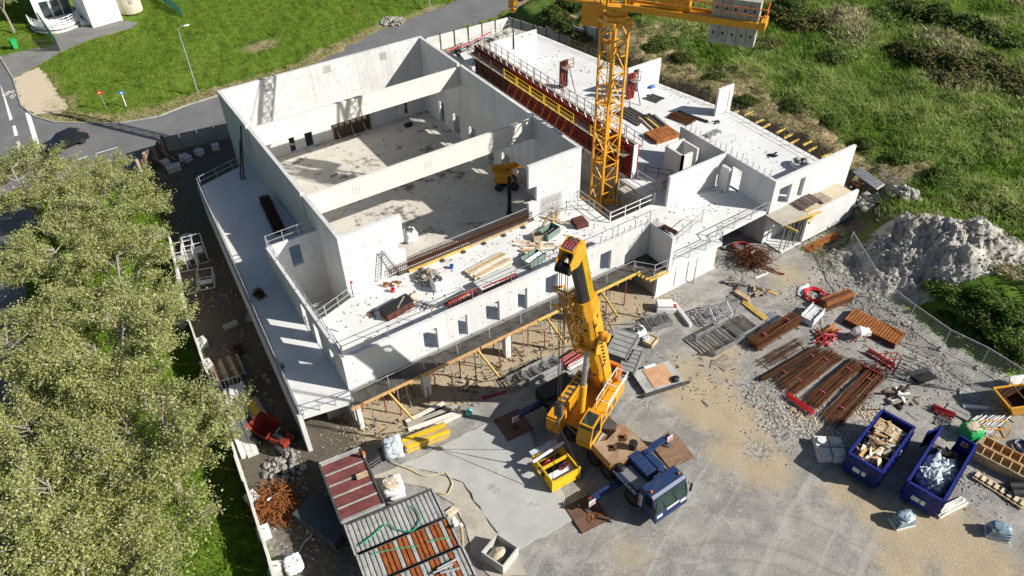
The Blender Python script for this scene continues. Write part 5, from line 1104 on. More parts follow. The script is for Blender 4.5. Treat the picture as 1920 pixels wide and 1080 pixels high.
# deck items on the right
planks('dark steel walers laid side by side on the deck behind the crane mast', (1165, 205), (1210, 232), D, 5, .28, .14, 'dark_steel', 1, 'waler_row', 'beams', jit=.25, gap=1.5)
planks('two yellow and dark beams lying in a fan on the deck', (1207, 215), (1240, 243), D, 6, .22, .14, 'wood', 1, 'beam_row', 'beams', jit=.2, mts=['wood', 'black', 'yellow_wood', 'dark_steel', 'black', 'grey_wood'], gap=1.5)
planks('short dark beams near the wall with a doorway', (1212, 180), (1240, 190), D, 4, .2, .1, 'dark_steel', 1, 'beam_row', 'beams', jit=.3, gap=2)
t = thing('rust_spacers', 'square rusty stack of steel spacer boxes at the edge of the big deck', 'steel stack', W(1240, 256, D), R(-4)); 
for r_ in range(8):
    for k in range(5): B(-1.35 + k * .56, -.83 + k * .56, -1.0 + r_ * .25, -.82 + r_ * .25, 0, .42).obj('spacer', 'rust_bright', t)
bars('pinkish rusty bars scattered beside the slit wall stub', (1255, 215), (1300, 232), D, 1.3, .12, 46, .018, 'rust', 'bar_pile', 'rebar', None)
planks('long black beam lying by the scattered rusty bars', (1270, 210), (1328, 230), D, 2, .2, .12, 'black', 1, 'beam_row', 'beams', jit=.1)
bars('thin grey bars lying in a bundle on the right deck', (1322, 258), (1350, 245), D, .7, .08, 18, .018, 'steel', 'bar_pile', 'rebar', None)
scatter('small dark offcuts on the right deck', (1330, 230), (1355, 230), D, 6, .1, .06, 'black', L=(.3, .6), spread=.3); scatter('dark bent bracket pieces near the deck end', (1440, 290), (1455, 294), D, 5, .16, .08, 'black', 'metal_offcuts', 'offcuts', (.4, .9), .2)
t = thing('concrete_ring', 'round white concrete element with dark load near the deck corner', 'concrete block', W(1499, 312, D)); MB().lathe([(.75, 0), (.85, .1), (.8, .55), (.6, .55), (.6, .05)], 18).obj('ring', 'concrete', t)
for k in range(4): MB().blob((.35 * math.cos(k * 1.6), .35 * math.sin(k * 1.6), .55), .28, .25, .2, .4, k, 8, 6, 2.4).obj('stone', 'old_concrete' if k % 2 else 'dark_steel', t)
t = thing('blue_sack', 'crumpled blue plastic by the wall with a doorway', 'sack', W(1222, 164, D)); MB().blob((0, 0, .12), .45, .25, .15, .5, 2, 10, 7, 2).obj('sheet', 'signal_blue', t, True)
# yellow ended brackets along the far deck edge
bk0 = None
for i, (px, py) in enumerate([(1375, 212), (1402, 213), (1422, 228), (1435, 237), (1462, 246), (1476, 256), (1488, 266), (1512, 269), (1522, 280), (1548, 292)]):
    q = W(px, py, DK - .12)
    if bk0 is None:
        bk0 = thing('edge_bracket', '', 'bracket'); B(-.5, .75, -.07, .07, -.1, .08).obj('beam', 'yellow_wood', bk0); MB().bar((.1, 0, -.1), (-.3, .0, -1.2), .06).obj('strut', 'rust_dark', bk0); MB().bar((.55, 0, 0), (.55, 0, .9), .04).obj('post', 'dark_steel', bk0); o = bk0
    else: o = copy_tree(bk0)
    o.location = q; o.rotation_euler = (0, 0, rnd.uniform(-.12, .12)); o['label'] = 'yellow timber bracket on the far deck edge'; o['group'] = 'edge brackets along the big deck'
t = thing('balcony_formwork', 'brown panelled balcony formwork on long yellow beams at the right end wall', 'formwork', (35.2, -9.3, 3.0), 0)
for q in ((-1.3, .35, .1), (-1.1, -.15, .1)): MB().bar((q[0], q[1] + .2, -.05), (q[0] + 4.2, q[1] - .35, -.05), .14, .2).obj('beam', 'yellow_wood', t)
MB().bar((-1.2, 1.6, -.05), (-.7, -1.3, -.05), .14, .2).obj('beam', 'yellow_wood', t); MB().bar((1.2, -.9, -.2), (3.1, -.2, -.2), .14, .2).obj('beam', 'yellow_wood', t)
B(-1.1, 1.6, -.3, 1.4, .08, .12).obj('panel', 'pad_tan', t)
for k in range(3): B(1.65 + k * .72, 2.33 + k * .72, .15, 1.4, .35 + .05 * k, .4 + .05 * k).obj('panel', 'brown_ply', t)
B(4.1, 5.2, .0, 1.35, .1, .16).obj('panel', 'grey_wood', t)
for k in range(5): MB().tube((-.8 + k * .55, -.2 - .1 * (k % 2), -.1), (-.9 + k * .55, -.2 - .1 * (k % 2), -2.75), .05).obj('prop', 'steel', t)
t = thing('landing_platform', 'grey scaffold landing with railings beside the crane pit', 'scaffold', (27.4, 1.0, 3.3), R(2)); B(-1.1, 1.1, -1.2, 1.3, -.08, 0).obj('deck', 'pad_tan', t)
for x, y in ((-1.1, -1.2), (1.1, -1.2), (-1.1, 1.3), (1.1, 1.3)): MB().bar((x, y, -2.6), (x, y, 1.1), .07).obj('standard', 'galv', t)
for z in (.5, 1.05):
    for a, b in (((-1.1, -1.2), (1.1, -1.2)), ((-1.1, -1.2), (-1.1, 1.3)), ((1.1, -1.2), (1.1, 1.3))): MB().bar((*a, z), (*b, z), .05).obj('rail', 'galv', t)
for k in range(12): MB().bar((1.5 + k * .15, -1.35, 0), (1.5 + k * .15, -1.35, 1.0), .03).obj('baluster', 'dark_steel', t)
for z in (0, 1.0): MB().bar((1.4, -1.35, z), (3.3, -1.35, z), .05).obj('rail', 'dark_steel', t)
# ---------------------------------------------------------------- yard
# site containers with corrugated roofs
def container(label, pts, z, mt, nr, mts=None, hgt=2.5, rot=0):
    P = [W(x, y, z) for x, y in pts]; c = sum(P, Vector()) / 4; a = math.atan2(P[1].y - P[0].y, P[1].x - P[0].x); L = ((P[1] - P[0]).length + (P[2] - P[3]).length) / 2; Wd = ((P[3] - P[0]).length + (P[2] - P[1]).length) / 2
    g = zg(c.x, c.y); t = thing('site_container', label, 'container', (c.x, c.y, g), a, 'corrugated site containers in the front yard'); H = z - g
    B(-L / 2, L / 2, -Wd / 2, Wd / 2, .05, H - .12).obj('body', 'dark_steel', t)
    for s in (-1, 1): B(-L / 2, L / 2, s * Wd / 2 - .07, s * Wd / 2 + .07, H - .12, H + .04).obj('roof_rail', 'dark_steel', t)
    for s in (-1, 1): B(s * L / 2 - .06, s * L / 2 + .06, -Wd / 2, Wd / 2, H - .12, H + .045).obj('roof_rail', 'sheet_grey', t)
    for k in range(nr):
        x0 = -L / 2 + .08 + k * (L - .16) / nr; w_ = (L - .16) / nr; m_ = mts(k) if mts else mt
        MB().add([(x0, -Wd / 2 + .07, H - .1), (x0 + w_ * .2, -Wd / 2 + .07, H - .02), (x0 + w_ * .75, -Wd / 2 + .07, H - .02), (x0 + w_ * .93, -Wd / 2 + .07, H - .1), (x0 + w_, -Wd / 2 + .07, H - .1)] + [(x0, Wd / 2 - .07, H - .1), (x0 + w_ * .2, Wd / 2 - .07, H - .02), (x0 + w_ * .75, Wd / 2 - .07, H - .02), (x0 + w_ * .93, Wd / 2 - .07, H - .1), (x0 + w_, Wd / 2 - .07, H - .1)], [(i, i + 1, i + 6, i + 5) for i in range(4)]).obj('roof_sheet', m_, t)
    for k in range(int(L / .35)): x = -L / 2 + .1 + k * .35; 
    rbm = MB()
    for k in range(int(Wd / .3)):
        y = -Wd / 2 + .15 + k * .3
        for s in (-1, 1): rbm.box(s * L / 2 - .03 if s < 0 else L / 2, s * L / 2 if s < 0 else L / 2 + .03, y, y + .14, .1, H - .15)
    rbm.obj('wall_ribs', 'dark_steel', t, kind='stuff'); return t
container('site container with a dull red corrugated roof and pale battens', [(598, 868), (640, 980), (712, 950), (685, 838)], 2.5, 'sheet_red', 31, lambda k: 'sheet_grey' if k % 6 == 0 else 'sheet_red')
rr_ = random.Random(11)
container('site container with a grey corrugated roof and a green hose on it', [(645, 985), (810, 917), (836, 970), (668, 1040)], 2.5, 'sheet_grey', 19)
container('site container with rust orange and grey roof sheets, between two others', [(668, 1041), (836, 971), (866, 1022), (690, 1098)], 2.5, 'sheet_rust', 19, lambda k: 'sheet_rust' if k in (4, 5, 6, 8, 9, 11, 12, 13, 15, 16, 18) else 'sheet_grey')
container('site container with mottled rusty roof and grey pipes at the bottom edge', [(690, 1099), (866, 1023), (892, 1078), (712, 1160)], 2.5, 'sheet_rust', 19, lambda k: 'sheet_rust' if k in (5, 8, 9, 12, 13, 16) else 'sheet_grey')
hose('green hose curling over the grey container roof', [(675, 1024), (700, 1005), (725, 985), (745, 994), (770, 998), (785, 985), (788, 970), (775, 950)], 2.5, .035, 'green_hose')
hose('short green hose line on the rusty container roof', [(698, 1040), (740, 1031), (785, 1025)], 2.5, .03, 'green_hose'); hose('second short green hose piece at the right end of the rusty roof', [(800, 1018), (825, 1012), (846, 1009)], 2.5, .03, 'green_hose')
for i, (a, b) in enumerate((((820, 1068), (858, 1048)), ((812, 1076), (850, 1058)), ((826, 1076), (862, 1066)))):
    q0, q1 = W(*a, 2.58), W(*b, 2.58); t = thing('steel_pipe', ('upper', 'middle', 'lower')[i] + ' grey steel pipe lying on the mottled container roof', 'pipe', q0, 0, 'pipes on the container roof'); MB().tube((0, 0, .05 + .02 * i), q1 - q0 + Vector((0, 0, .05)), .06, n=8).obj('tube', 'galv', t); MB().tube((0, 0, .05 + .02 * i), Vector((.02, .01, .05)), .07, n=8).obj('collar', 'steel', t)
for lab, p1, p2 in (('orange tipped timber post leaning on the red roofed container', (682, 850), (690, 895)), ('wooden post with white cap beside the rusty container', (865, 985), (868, 1020))):
    q0, q1 = W(*p1, 2.9), W(*p2, .3); t = thing('timber_post', lab, 'post', (q1.x, q1.y, 0)); q0 = q0 - Vector((q1.x, q1.y, 0)); MB().bar((0, 0, .1), q0, .14).obj('post', 'wood', t); MB().bar(q0, q0 * 1.04, .16).obj('tip', 'orange' if 'orange' in lab else 'white', t)
planks('short timber arm across the corner of the red container roof', (668, 897), (690, 888), 2.55, 2, .16, .14, 'wood', 1, 'timber_piece', jit=.1)
t = thing('pallet_box', 'black plastic pallet box beside the red roofed container', 'box', G(692, 868), R(8)); B(-.62, .62, -.52, .52, .1, .95).obj('body', 'black', t); B(-.64, .64, -.54, .54, .95, 1.02).obj('lid', 'black', t)
for z in (.3, .6): B(-.63, .63, -.535, .535, z, z + .05).obj('band', 'steel', t)
for x in (-.5, 0, .5): B(x - .08, x + .08, -.5, .5, 0, .1).obj('skid', 'black', t)
bag('white wrapped big bag with red print by the yellow beams', 738, 850, None, 1.25, 'film', None, seed=5, hgt=1.2, amp=.22); 
bag('white big bag with blue print standing behind the grey container', 738, 925, None, 1.35, 'white_plastic', 'sand', seed=9, hgt=1.15)
t = thing('sand_box', 'open concrete box holding sand on the pad edge', 'box', W(938, 1045, .07), R(20))
for q in ((-.75, .75, -.78, -.7), (-.75, .75, .7, .78), (-.75, -.67, -.7, .7), (.67, .75, -.7, .7)): B(*q, 0, .85).obj('side', 'pad', t)
B(-.67, .67, -.7, .7, .02, .08).obj('floor', 'pad', t); MB().blob((-.1, .05, .3), .55, .5, .35, .3, 6, 12, 8, 2).obj('sand', 'sand', t, True)
planks('yellow formwork beams stacked beside the white wrapped bag', (757, 842), (840, 810), None, 18, .14, .2, 'bright_yellow', 3, 'beam_stack', 'beams', jit=.06, mts=['bright_yellow', 'yellow_wood', 'wood', 'bright_yellow'])
for lab, p1, p2, n_, m_ in (('long pale concrete lintel pieces lying beside a black board', (764, 806), (860, 765), 4, ['white_wood', 'white_wood', 'pad_tan']),): planks(lab, p1, p2, None, n_, .26, .18, 'white_wood', 1, 'lintel_pieces', 'lintels', jit=.35, mts=m_, gap=1.8)
planks('black formwork boards lying between the pale lintel pieces', (795, 785), (838, 766), None, 2, .55, .05, 'black', 1, 'boards', 'boards', jit=.2, up=.02)
t = thing('bucket', 'small turquoise bucket lying on the gravel near the pad', 'bucket', G(879, 777), .5); MB().lathe([(0, -.2), (.17, -.2), (.22, .22), (.19, .22), (.15, -.16)], 14, (0, 0, .2), 'x').obj('pail', 'turquoise', t); MB().path([(.22, .2, .2), (.4, .1, .05), (.22, -.2, .2)], .012).obj('handle', 'galv', t)
hose('yellow hose snaking over the old tan concrete path', [(702, 845), (725, 860), (745, 872), (770, 882), (795, 893), (825, 890), (836, 888), (848, 905), (845, 918), (838, 928), (820, 925)], .05, .035, 'hose')
planks('few short timbers beside the grey container end', (838, 968), (856, 955), None, 8, .1, .1, 'pale_wood', 2, 'timber_offcuts', jit=.1); scatter('broken brick and stone by the container corner', (850, 985), (858, 980), None, 5, .2, .12, 'white_wood', 'stones', 'stones', (.2, .35), .3)
scatter('offcuts of timber and a dark stake near the sunlit props', (872, 735), (885, 720), None, 5, .16, .06, 'wood', L=(.5, 1.1), spread=.5, mts=['wood', 'dark_wood', 'white_wood'])
planks('two dark red poles lying on the shaded gravel', (905, 748), (950, 735), None, 2, .1, .08, 'red', 1, 'poles', 'poles', jit=.05)
# scaffold frames and props stacked behind the crane
def stackframes(label, p1, p2, n, w_, mt='galv', hgt=.1, rise=.11):
    c, a, L = mid(p1, p2, None); t = thing('scaffold_stack', label, 'scaffold', c, a, 'stacked scaffold frames in the yard')
    for i in range(n):
        mb = MB(); z = .05 + i * rise; dx = rnd.uniform(-.08, .08); dy = rnd.uniform(-.06, .06)
        for s in (-w_ / 2, w_ / 2): mb.bar((-L / 2 + dx, s + dy, z), (L / 2 + dx, s + dy, z), .055)
        for k in range(4): x = -L / 2 + L * k / 3; mb.bar((x + dx, -w_ / 2 + dy, z), (x + dx, w_ / 2 + dy, z), .05)
        mb.obj('frame', mt, t)
    return t
stackframes('grey scaffold frames stacked in the shade behind the crane', (985, 715), (1045, 685), 7, 1.1); stackframes('curved grey scaffold frames lying near the dark red poles', (955, 725), (1010, 700), 5, 1.0, 'steel')
bars('red and white steel props laid together behind the lift cylinder', (1055, 688), (1095, 662), None, 1.1, .35, 26, .045, 'red', 'prop_stack', 'props', ties=None, joined=False)
bars('white pipes beside the red props stack', (1062, 694), (1098, 674), None, .5, .2, 8, .04, 'white', 'pipe_stack', 'pipes', ties=None, joined=False)
def panels(label, pts, n, mt='grey_panel', th_=.13, group='grey formwork panels stacked behind the crane'):
    P = [G(*q) for q in pts]; c = sum(P, Vector()) / 4; a = math.atan2(P[1].y - P[0].y, P[1].x - P[0].x); L = (P[1] - P[0]).length; Wd = (P[3] - P[0]).length; t = thing('panel_stack', label, 'formwork', c, a, group)
    for i in range(n):
        z = .06 + i * th_; o = B(-L / 2, L / 2, -Wd / 2, Wd / 2, z, z + th_ * .55).obj('panel', mt, t); o.location = (rnd.uniform(-.12, .12), rnd.uniform(-.1, .1), 0)
        if i == n - 1:
            for k in range(6): x = -L / 2 + k * L / 5; B(x - .035, x + .035, -Wd / 2, Wd / 2, z + th_ * .55, z + th_ * .9).obj('rib', 'steel', o)
            for s in (-Wd / 2, Wd / 2): B(-L / 2, L / 2, s - .04, s + .04, z + th_ * .6, z + th_ * .95).obj('edge_rib', 'steel', o)
    return t
panels('upper stack of grey ribbed formwork panels beside the boom', [(1140, 665), (1165, 622), (1195, 660), (1165, 690)], 6); panels('lower stack of grey ribbed panels with a red mark', [(1162, 700), (1178, 662), (1205, 672), (1186, 715)], 4)
t = thing('formwork_table', 'flat grey formwork table with orange plywood top beside the crane', 'formwork', G(1232, 712), ang((1198, 722), (1268, 700))[0])
B(-1.5, 1.5, -1.0, 1.05, .22, .36).obj('frame', 'pad', t); B(-.75, 1.0, -.85, .9, .365, .4).obj('plywood', 'plywood', t); B(-1.7, 1.9, -1.25, -1.1, .1, .3).obj('edge_beam', 'dark_steel', t)
B(-.5, .4, .95, 1.15, .3, .42).obj('edge_beam', 'white', t)
for x in (-1.2, 1.0): B(x, x + .2, -.9, .9, 0, .22).obj('bearer', 'dark_wood', t)
MB().blob((1.0, -.8, .5), .3, .3, .14, .5, 3, 10, 7, 2).obj('black_sheet', 'black', t, True)
bag('white big bag tipped over beside the grey panel stacks', 1196, 628, None, .95, 'white_plastic', 'dark_steel', seed=12, hgt=.7); bag('small white and red sack beside the tipped bag', 1210, 640, None, .5, 'film', None, seed=13, hgt=.4)
t = thing('wooden_crate', 'small open wooden crate of fittings near the grey panels', 'crate', G(1219, 643), R(20))
for q in ((-.5, .5, -.4, -.35), (-.5, .5, .35, .4), (-.5, -.45, -.35, .35), (.45, .5, -.35, .35)): B(*q, 0, .4).obj('side', 'wood', t)
B(-.45, .45, -.35, .35, .05, .3).obj('fittings', 'sand', t)
stackframes('small grey steel frames lying near the white lintel', (1215, 612), (1255, 600), 4, 1.2, 'steel'); stackframes('wide grey scaffold frames lying on the open gravel', (1320, 655), (1375, 625), 5, 2.0, 'steel', rise=.14); stackframes('upright grey trestle frames beside the wide scaffold frames', (1310, 603), (1358, 588), 4, 1.3, 'galv', rise=.2)
q = G(1342, 610); t = thing('steel_trestle', 'steel trestle frame standing on thin legs on the open gravel', 'trestle', q, R(-10))
for x in (0, 1.6):
    for y in (0, 1.1): MB().bar((x, y, 0), (x, y, 1.2), .06).obj('leg', 'steel', t)
for a, b in (((0, 0), (1.6, 0)), ((0, 1.1), (1.6, 1.1)), ((0, 0), (0, 1.1)), ((1.6, 0), (1.6, 1.1))): MB().bar((*a, 1.2), (*b, 1.2), .06).obj('rail', 'galv', t); MB().bar((*a, .3), (*b, 1.0), .045).obj('brace', 'steel', t)
t = thing('concrete_lintel', 'long pale concrete lintel lying at a slant on the gravel', 'lintel', G(1279, 592), ang((1262, 567), (1300, 618))[0]); B(-1.35, 1.35, -.14, .14, .0, .3).obj('beam', 'slab', t); B(-1.3, 1.3, -.02, .02, .3, .305).obj('joint', 'pad', t)
t = thing('white_block', 'bulky white foam block at the end of the slanting lintel', 'block', G(1248, 580), R(-35)); B(-.75, .75, -.45, .45, 0, .4).obj('block', 'white_clean', t); B(-.7, .5, -.4, .42, .41, .68).obj('block', 'white', t); B(.5, .76, -.3, .1, .3, .5).obj('label', 'red', t)
# planks and beams on the open gravel
planks('yellow beams lying loose on the gravel', (1392, 565), (1436, 600), None, 3, .12, .12, 'yellow_wood', 1, 'loose_beams', 'beams', jit=.1, gap=1.4); planks('pale timbers lying beside the loose yellow beams', (1378, 548), (1406, 566), None, 4, .2, .12, 'wood', 2, 'loose_timber', jit=.2)
scatter('heap of grey timbers on the gravel near the tangled rebar', (1408, 553), (1440, 546), None, 14, .14, .08, 'grey_wood', L=(.6, 1.5), spread=.6, mts=['grey_wood', 'wood', 'dark_wood']); planks('yellow board lying beside the grey timber heap', (1438, 545), (1458, 553), None, 2, .14, .06, 'yellow_wood', 1, 'board', 'board', jit=.1)
scatter('dark timbers and steel pieces scattered below the court wall', (1362, 530), (1398, 536), None, 16, .16, .08, 'dark_wood', L=(.7, 1.7), spread=.6, mts=['dark_wood', 'grey_wood', 'steel']); planks('single white board lying near the tangled rebar', (1416, 522), (1440, 512), None, 1, .16, .06, 'white', 1, 'board', 'board', jit=.01)
planks('grey steel plate beside the rusty bar bundle', (1438, 590), (1468, 610), None, 2, .6, .06, 'steel', 1, 'steel_plates', 'plates', jit=.2); planks('dark wet plywood sheet lying on the gravel', (1372, 598), (1400, 622), None, 2, 1.1, .03, 'dark_ply', 1, 'plywood_sheets', 'plywood', jit=.1)
planks('grey scaffold boards lying near the tan ground', (1348, 690), (1374, 668), None, 3, .3, .05, 'grey_wood', 1, 'boards', 'boards', jit=.3, gap=1.2)
# tangled rebar heaps
def tangle(label, px, py, z, rad, n, mt, hgt):
    q = W(px, py, z) if z is not None else G(px, py); t = thing('rebar_tangle', label, 'rebar', q, 0, 'tangled heaps of rusty rebar'); mb = MB()
    for i in range(n):
        a = rnd.random() * 6.28; c = Vector((rnd.gauss(0, rad * .35), rnd.gauss(0, rad * .35), rnd.random() * hgt)); pts = []
        for k in range(5): u = (k / 4 - .5) * rad * 1.3; pts.append((c.x + math.cos(a + k * .3) * u, c.y + math.sin(a + k * .3) * u, max(.03, c.z + .25 * math.sin(k * 1.7 + i))))
        for p_, r_ in zip(pts, pts[1:]): mb.bar(p_, r_, .028)
    mb.obj('bars', mt, t, kind='stuff'); MB().bar((-.4, .1, hgt), (.3, .3, hgt * .9), .12, .05).obj('offcut', 'white', t); return t
tangle('big tangled ball of rusty rebar below the court', 1412, 492, None, 1.5, 170, 'rust', 1.1); tangle('tangled rusty rebar with white offcuts beside the hoarding', 520, 950, None, 1.6, 170, 'rust_bright', .9)
coil('bright red hose coil lying by the white stone patch', 1527, 556, None, .75, 4, .06, 'bright_red'); coil('dull red hose coil lying under the court edge', 1391, 466, None, .7, 3, .06, 'red'); hose('red hose trailing from the tangled rebar', [(1432, 500), (1445, 508), (1460, 514), (1470, 516)], None, .07, 'red')
t = thing('white_sheet', 'white sheet of paper on the stones beside the red hose coil', 'sheet', G(1505, 545), .3); MB().blob((0, 0, .08), .9, .4, .06, .4, 7, 12, 7, 2).obj('sheet', 'white', t, True)
# rebar stock
bars('tall rusty rebar bundle with blue ties near the gravel road', (1408, 655), (1494, 600), None, 1.1, .75, 120, .011, 'rust', ties=('pink',)); bars('long thin rusty cage lying left of the flat rebar bundles', (1424, 715), (1530, 655), None, .45, .3, 34, .014, 'rust_dark', ties=None)
bars('first flat rusty rebar bundle from the left in the stock row', (1445, 720), (1545, 655), None, 1.0, .2, 46, .011, 'rust_dark', jag=.8); bars('second flat rusty rebar bundle, bright brown, in the stock row', (1470, 738), (1572, 662), None, 1.2, .3, 84, .011, 'rust', jag=.7)
bars('third rusty rebar bundle with pink ties in the stock row', (1515, 765), (1612, 678), None, 1.0, .35, 74, .011, 'rust', jag=.7); bars('fourth rusty rebar bundle, rightmost and loosest in the stock row', (1550, 800), (1652, 692), None, 1.3, .3, 72, .011, 'rust', jag=1.0)
bars('thin rusty stirrup mesh spread on the gravel behind the rebar stock', (1420, 690), (1510, 640), None, 1.1, .08, 24, .01, 'rust_dark', jag=1.2, ties=None)
bars('bundle of bright red plastic tubes at the near end of the rebar', (1472, 742), (1525, 782), None, .35, .25, 12, .035, 'bright_red', 'tube_bundle', 'tubes', ties=None, joined=False)
def walers(label, pts, n, hgt=.45):
    P = [G(*q) for q in pts]; c = sum(P, Vector()) / 4; a = math.atan2(P[1].y - P[0].y, P[1].x - P[0].x); L = (P[1] - P[0]).length; Wd = (P[3] - P[0]).length; t = thing('steel_grid', label, 'steel stack', c, a)
    for k in range(n): x = -L / 2 + (k + .5) * L / n; B(x - .08, x + .08, -Wd / 2, Wd / 2, .12, hgt).obj('girder', 'rust_bright', t); B(x - .13, x + .13, -Wd / 2 - .0, Wd / 2, hgt, hgt + .03).obj('flange', 'rust_bright', t) if 0 else None
    for s in (-Wd / 2 - .05, 0, Wd / 2 + .05): B(-L / 2, L / 2, s - .05, s + .05, .0, .3).obj('beam', 'rust_dark', t)
    return t
walers('wide rusty steel grid of parallel girders beside the grass bank', [(1585, 605), (1690, 655), (1672, 668), (1603, 577)] if 0 else [(1600, 585), (1696, 632), (1676, 655), (1580, 605)], 18)
planks('dark rusty steel girders stacked beside the red hose coil', (1540, 580), (1592, 560), None, 12, .18, .28, 'rust', 3, 'girder_stack', 'girders', jit=.05, mts=['rust', 'rust_dark', 'rust_bright'])
pallet_cage('white and green pallet cage of steel tubes beside the rebar', 1521, 597, None, R(12), 'white', 'galv', 14, 1.8)
scatter('jumbled heap of red and pink steel props near the rusty grid', (1525, 640), (1575, 625), None, 26, .09, .09, 'red', 'prop_heap', 'props', (.9, 1.7), .7, ['red', 'pink', 'orange', 'red', 'rust'], tilt=.25)
t = thing('concrete_mixer', 'small white concrete mixer with red frame beside the prop heap', 'mixer', G(1605, 635), R(-30)); MB().lathe([(0, -.35), (.3, -.35), (.45, 0), (.3, .45), (.26, .45), (.4, 0), (.1, -.3)], 16, (0, 0, .75), 'x').obj('drum', 'white', t)
MB().bar((-.6, -.35, 0), (-.1, -.35, .8), .07).obj('leg', 'red', t); MB().bar((.6, -.35, 0), (.1, -.35, .8), .07).obj('leg', 'red', t); MB().bar((-.6, .35, 0), (-.1, .35, .8), .07).obj('leg', 'red', t); MB().bar((.6, .35, 0), (.1, .35, .8), .07).obj('leg', 'red', t); B(.35, .85, -.3, .25, .5, .85).obj('motor_box', 'white', t)
for p1, p2, lab in (((1625, 660), (1675, 690), 'long red steel lattice girder lying near the fence'), ((1610, 690), (1650, 710), 'short dull red steel girder at the end of the rebar')):
    c, a, L = mid(p1, p2, None); t = thing('lattice_girder', lab, 'girder', c, a)
    for y, z in ((-.2, .05), (.2, .05), (0, .4)): MB().bar((-L / 2, y, z), (L / 2, y, z), .09).obj('chord', 'red', t)
    for k in range(int(L / .35)): x = -L / 2 + k * .35; MB().bar((x, -.2, .05), (x + .17, 0, .4), .05).obj('strut', 'red', t); MB().bar((x + .17, 0, .4), (x + .35, .2, .05), .05).obj('strut', 'red', t)
frames('red steel frame standing at the end of the long girder', 1680, 695, None, 2, .6, 1.3, 1.2, R(60), 'red', rungs=3); frames('dark steel frames leaning near the fence and rubble', 1718, 722, None, 3, .9, 1.6, 1.3, R(20), 'dark_steel', rungs=2)
planks('dark panels under the leaning steel frames', (1710, 712), (1750, 700), None, 4, .5, .1, 'black', 2, 'panel_stack', 'panels', jit=.2)
# waste skips
def skip(label, pts, mt, door=False):
    P = [W(x, y, 1.75) for x, y in pts]; c = sum(P, Vector()) / 4; a = math.atan2(P[1].y - P[0].y, P[1].x - P[0].x); L = ((P[1] - P[0]).length + (P[2] - P[3]).length) / 2; Wd = ((P[3] - P[0]).length + (P[2] - P[1]).length) / 2
    t = thing('waste_skip', label, 'skip', (c.x, c.y, zg(c.x, c.y)), a, 'blue waste skips on the gravel yard'); H = 1.75
    B(-L / 2, L / 2, -Wd / 2, Wd / 2, .12, .2).obj('floor', 'dark_steel', t)
    for s in (-1, 1):
        B(-L / 2, L / 2, s * Wd / 2 - .03, s * Wd / 2 + .03, .2, H).obj('side', mt, t); B(-L / 2, L / 2, s * Wd / 2 - .08, s * Wd / 2 + .08, H, H + .1).obj('rim', mt, t)
        for k in range(9): x = -L / 2 + .3 + k * (L - .6) / 8; B(x - .05, x + .05, s * (Wd / 2 + .09) - .05, s * (Wd / 2 + .09) + .05, .2, H).obj('rib', mt, t)
    B(-L / 2 - .03, -L / 2 + .03, -Wd / 2, Wd / 2, .2, H).obj('end_wall', mt, t); B(-L / 2 - .08, -L / 2 + .08, -Wd / 2, Wd / 2, H, H + .1).obj('rim', mt, t)
    for y in (-Wd / 3, 0, Wd / 3): B(-L / 2 - .12, -L / 2 - .03, y - .06, y + .06, .2, H).obj('rib', mt, t)
    if not door: B(L / 2 - .03, L / 2 + .03, -Wd / 2, Wd / 2, .2, H).obj('end_wall', mt, t); B(L / 2 - .08, L / 2 + .08, -Wd / 2, Wd / 2, H, H + .1).obj('rim', mt, t)
    else:
        d1 = B(0, Wd * .52, -.04, .04, .2, H + .05).obj('door', mt, t); d1.location = (L / 2, Wd / 2, 0); d1.rotation_euler = (0, 0, R(150)); d2 = B(0, Wd * .5, -.04, .04, .2, H + .05).obj('door', mt, t); d2.location = (L / 2, -Wd / 2, 0); d2.rotation_euler = (0, 0, R(84))
        B(.35, .75, .045, .05, 1.1, 1.5).obj('notice', 'white', d2); B(.4, .7, .052, .056, 1.15, 1.45).obj('pictogram', 'orange', d2)
    for y in (-.5, .5): MB().tube((-L / 2 - .1, y, .12), (-L / 2 + .2, y, .12), .12, n=10).obj('roller', 'dark_steel', t)
    B(-L / 2 - .12, -L / 2 - .05, -.3, .5, .7, 1.05).obj('notice', 'white', t)
    return t, L, Wd
# corners: near end left, far end left, far end right, near end right
s1, L1, W1 = skip('left blue waste skip piled with broken timber and pallets', [(1592, 850), (1654, 770), (1713, 802), (1655, 888)], 'skip_blue')
s2, L2, W2 = skip('right blue waste skip with open end door and white plastic sheeting inside', [(1703, 903), (1765, 805), (1832, 832), (1768, 942)], 'skip_blue', True)
def inside(s, x, y, z): return s.matrix_basis @ Vector((x, y, z))
sm_ = Matrix.Rotation(s1.rotation_euler.z, 4, 'Z'); sm_.translation = s1.location
t = thing('timber_waste', 'heap of broken planks and pallet wood inside the left blue skip', 'wood waste', s1.location, s1.rotation_euler.z); rW = random.Random(21)
for i in range(150):
    ln = rW.uniform(.35, 1.3); o = B(-ln / 2, ln / 2, -.5 * (w_ := rW.uniform(.07, .3)), .5 * w_, -.025, .025).obj('plank', rW.choice(['wood', 'pale_wood', 'pale_wood', 'orange_wood', 'grey_wood', 'dark_wood', 'white_wood', 'plywood']), t)
    x = rW.uniform(-L1 / 2 + .6, L1 / 2 - .6); o.location = (x, rW.uniform(-W1 / 2 + .35, W1 / 2 - .35), 1.0 + .45 * rW.random() + .2 * (1 - abs(x) / L1)); o.rotation_euler = (rW.uniform(-.5, .5), rW.uniform(-.4, .4), rW.random() * 3.14)
B(-L1 / 2 + .1, L1 / 2 - .1, -W1 / 2 + .1, W1 / 2 - .1, .3, 1.0).obj('packed_waste', 'dark_wood', t)
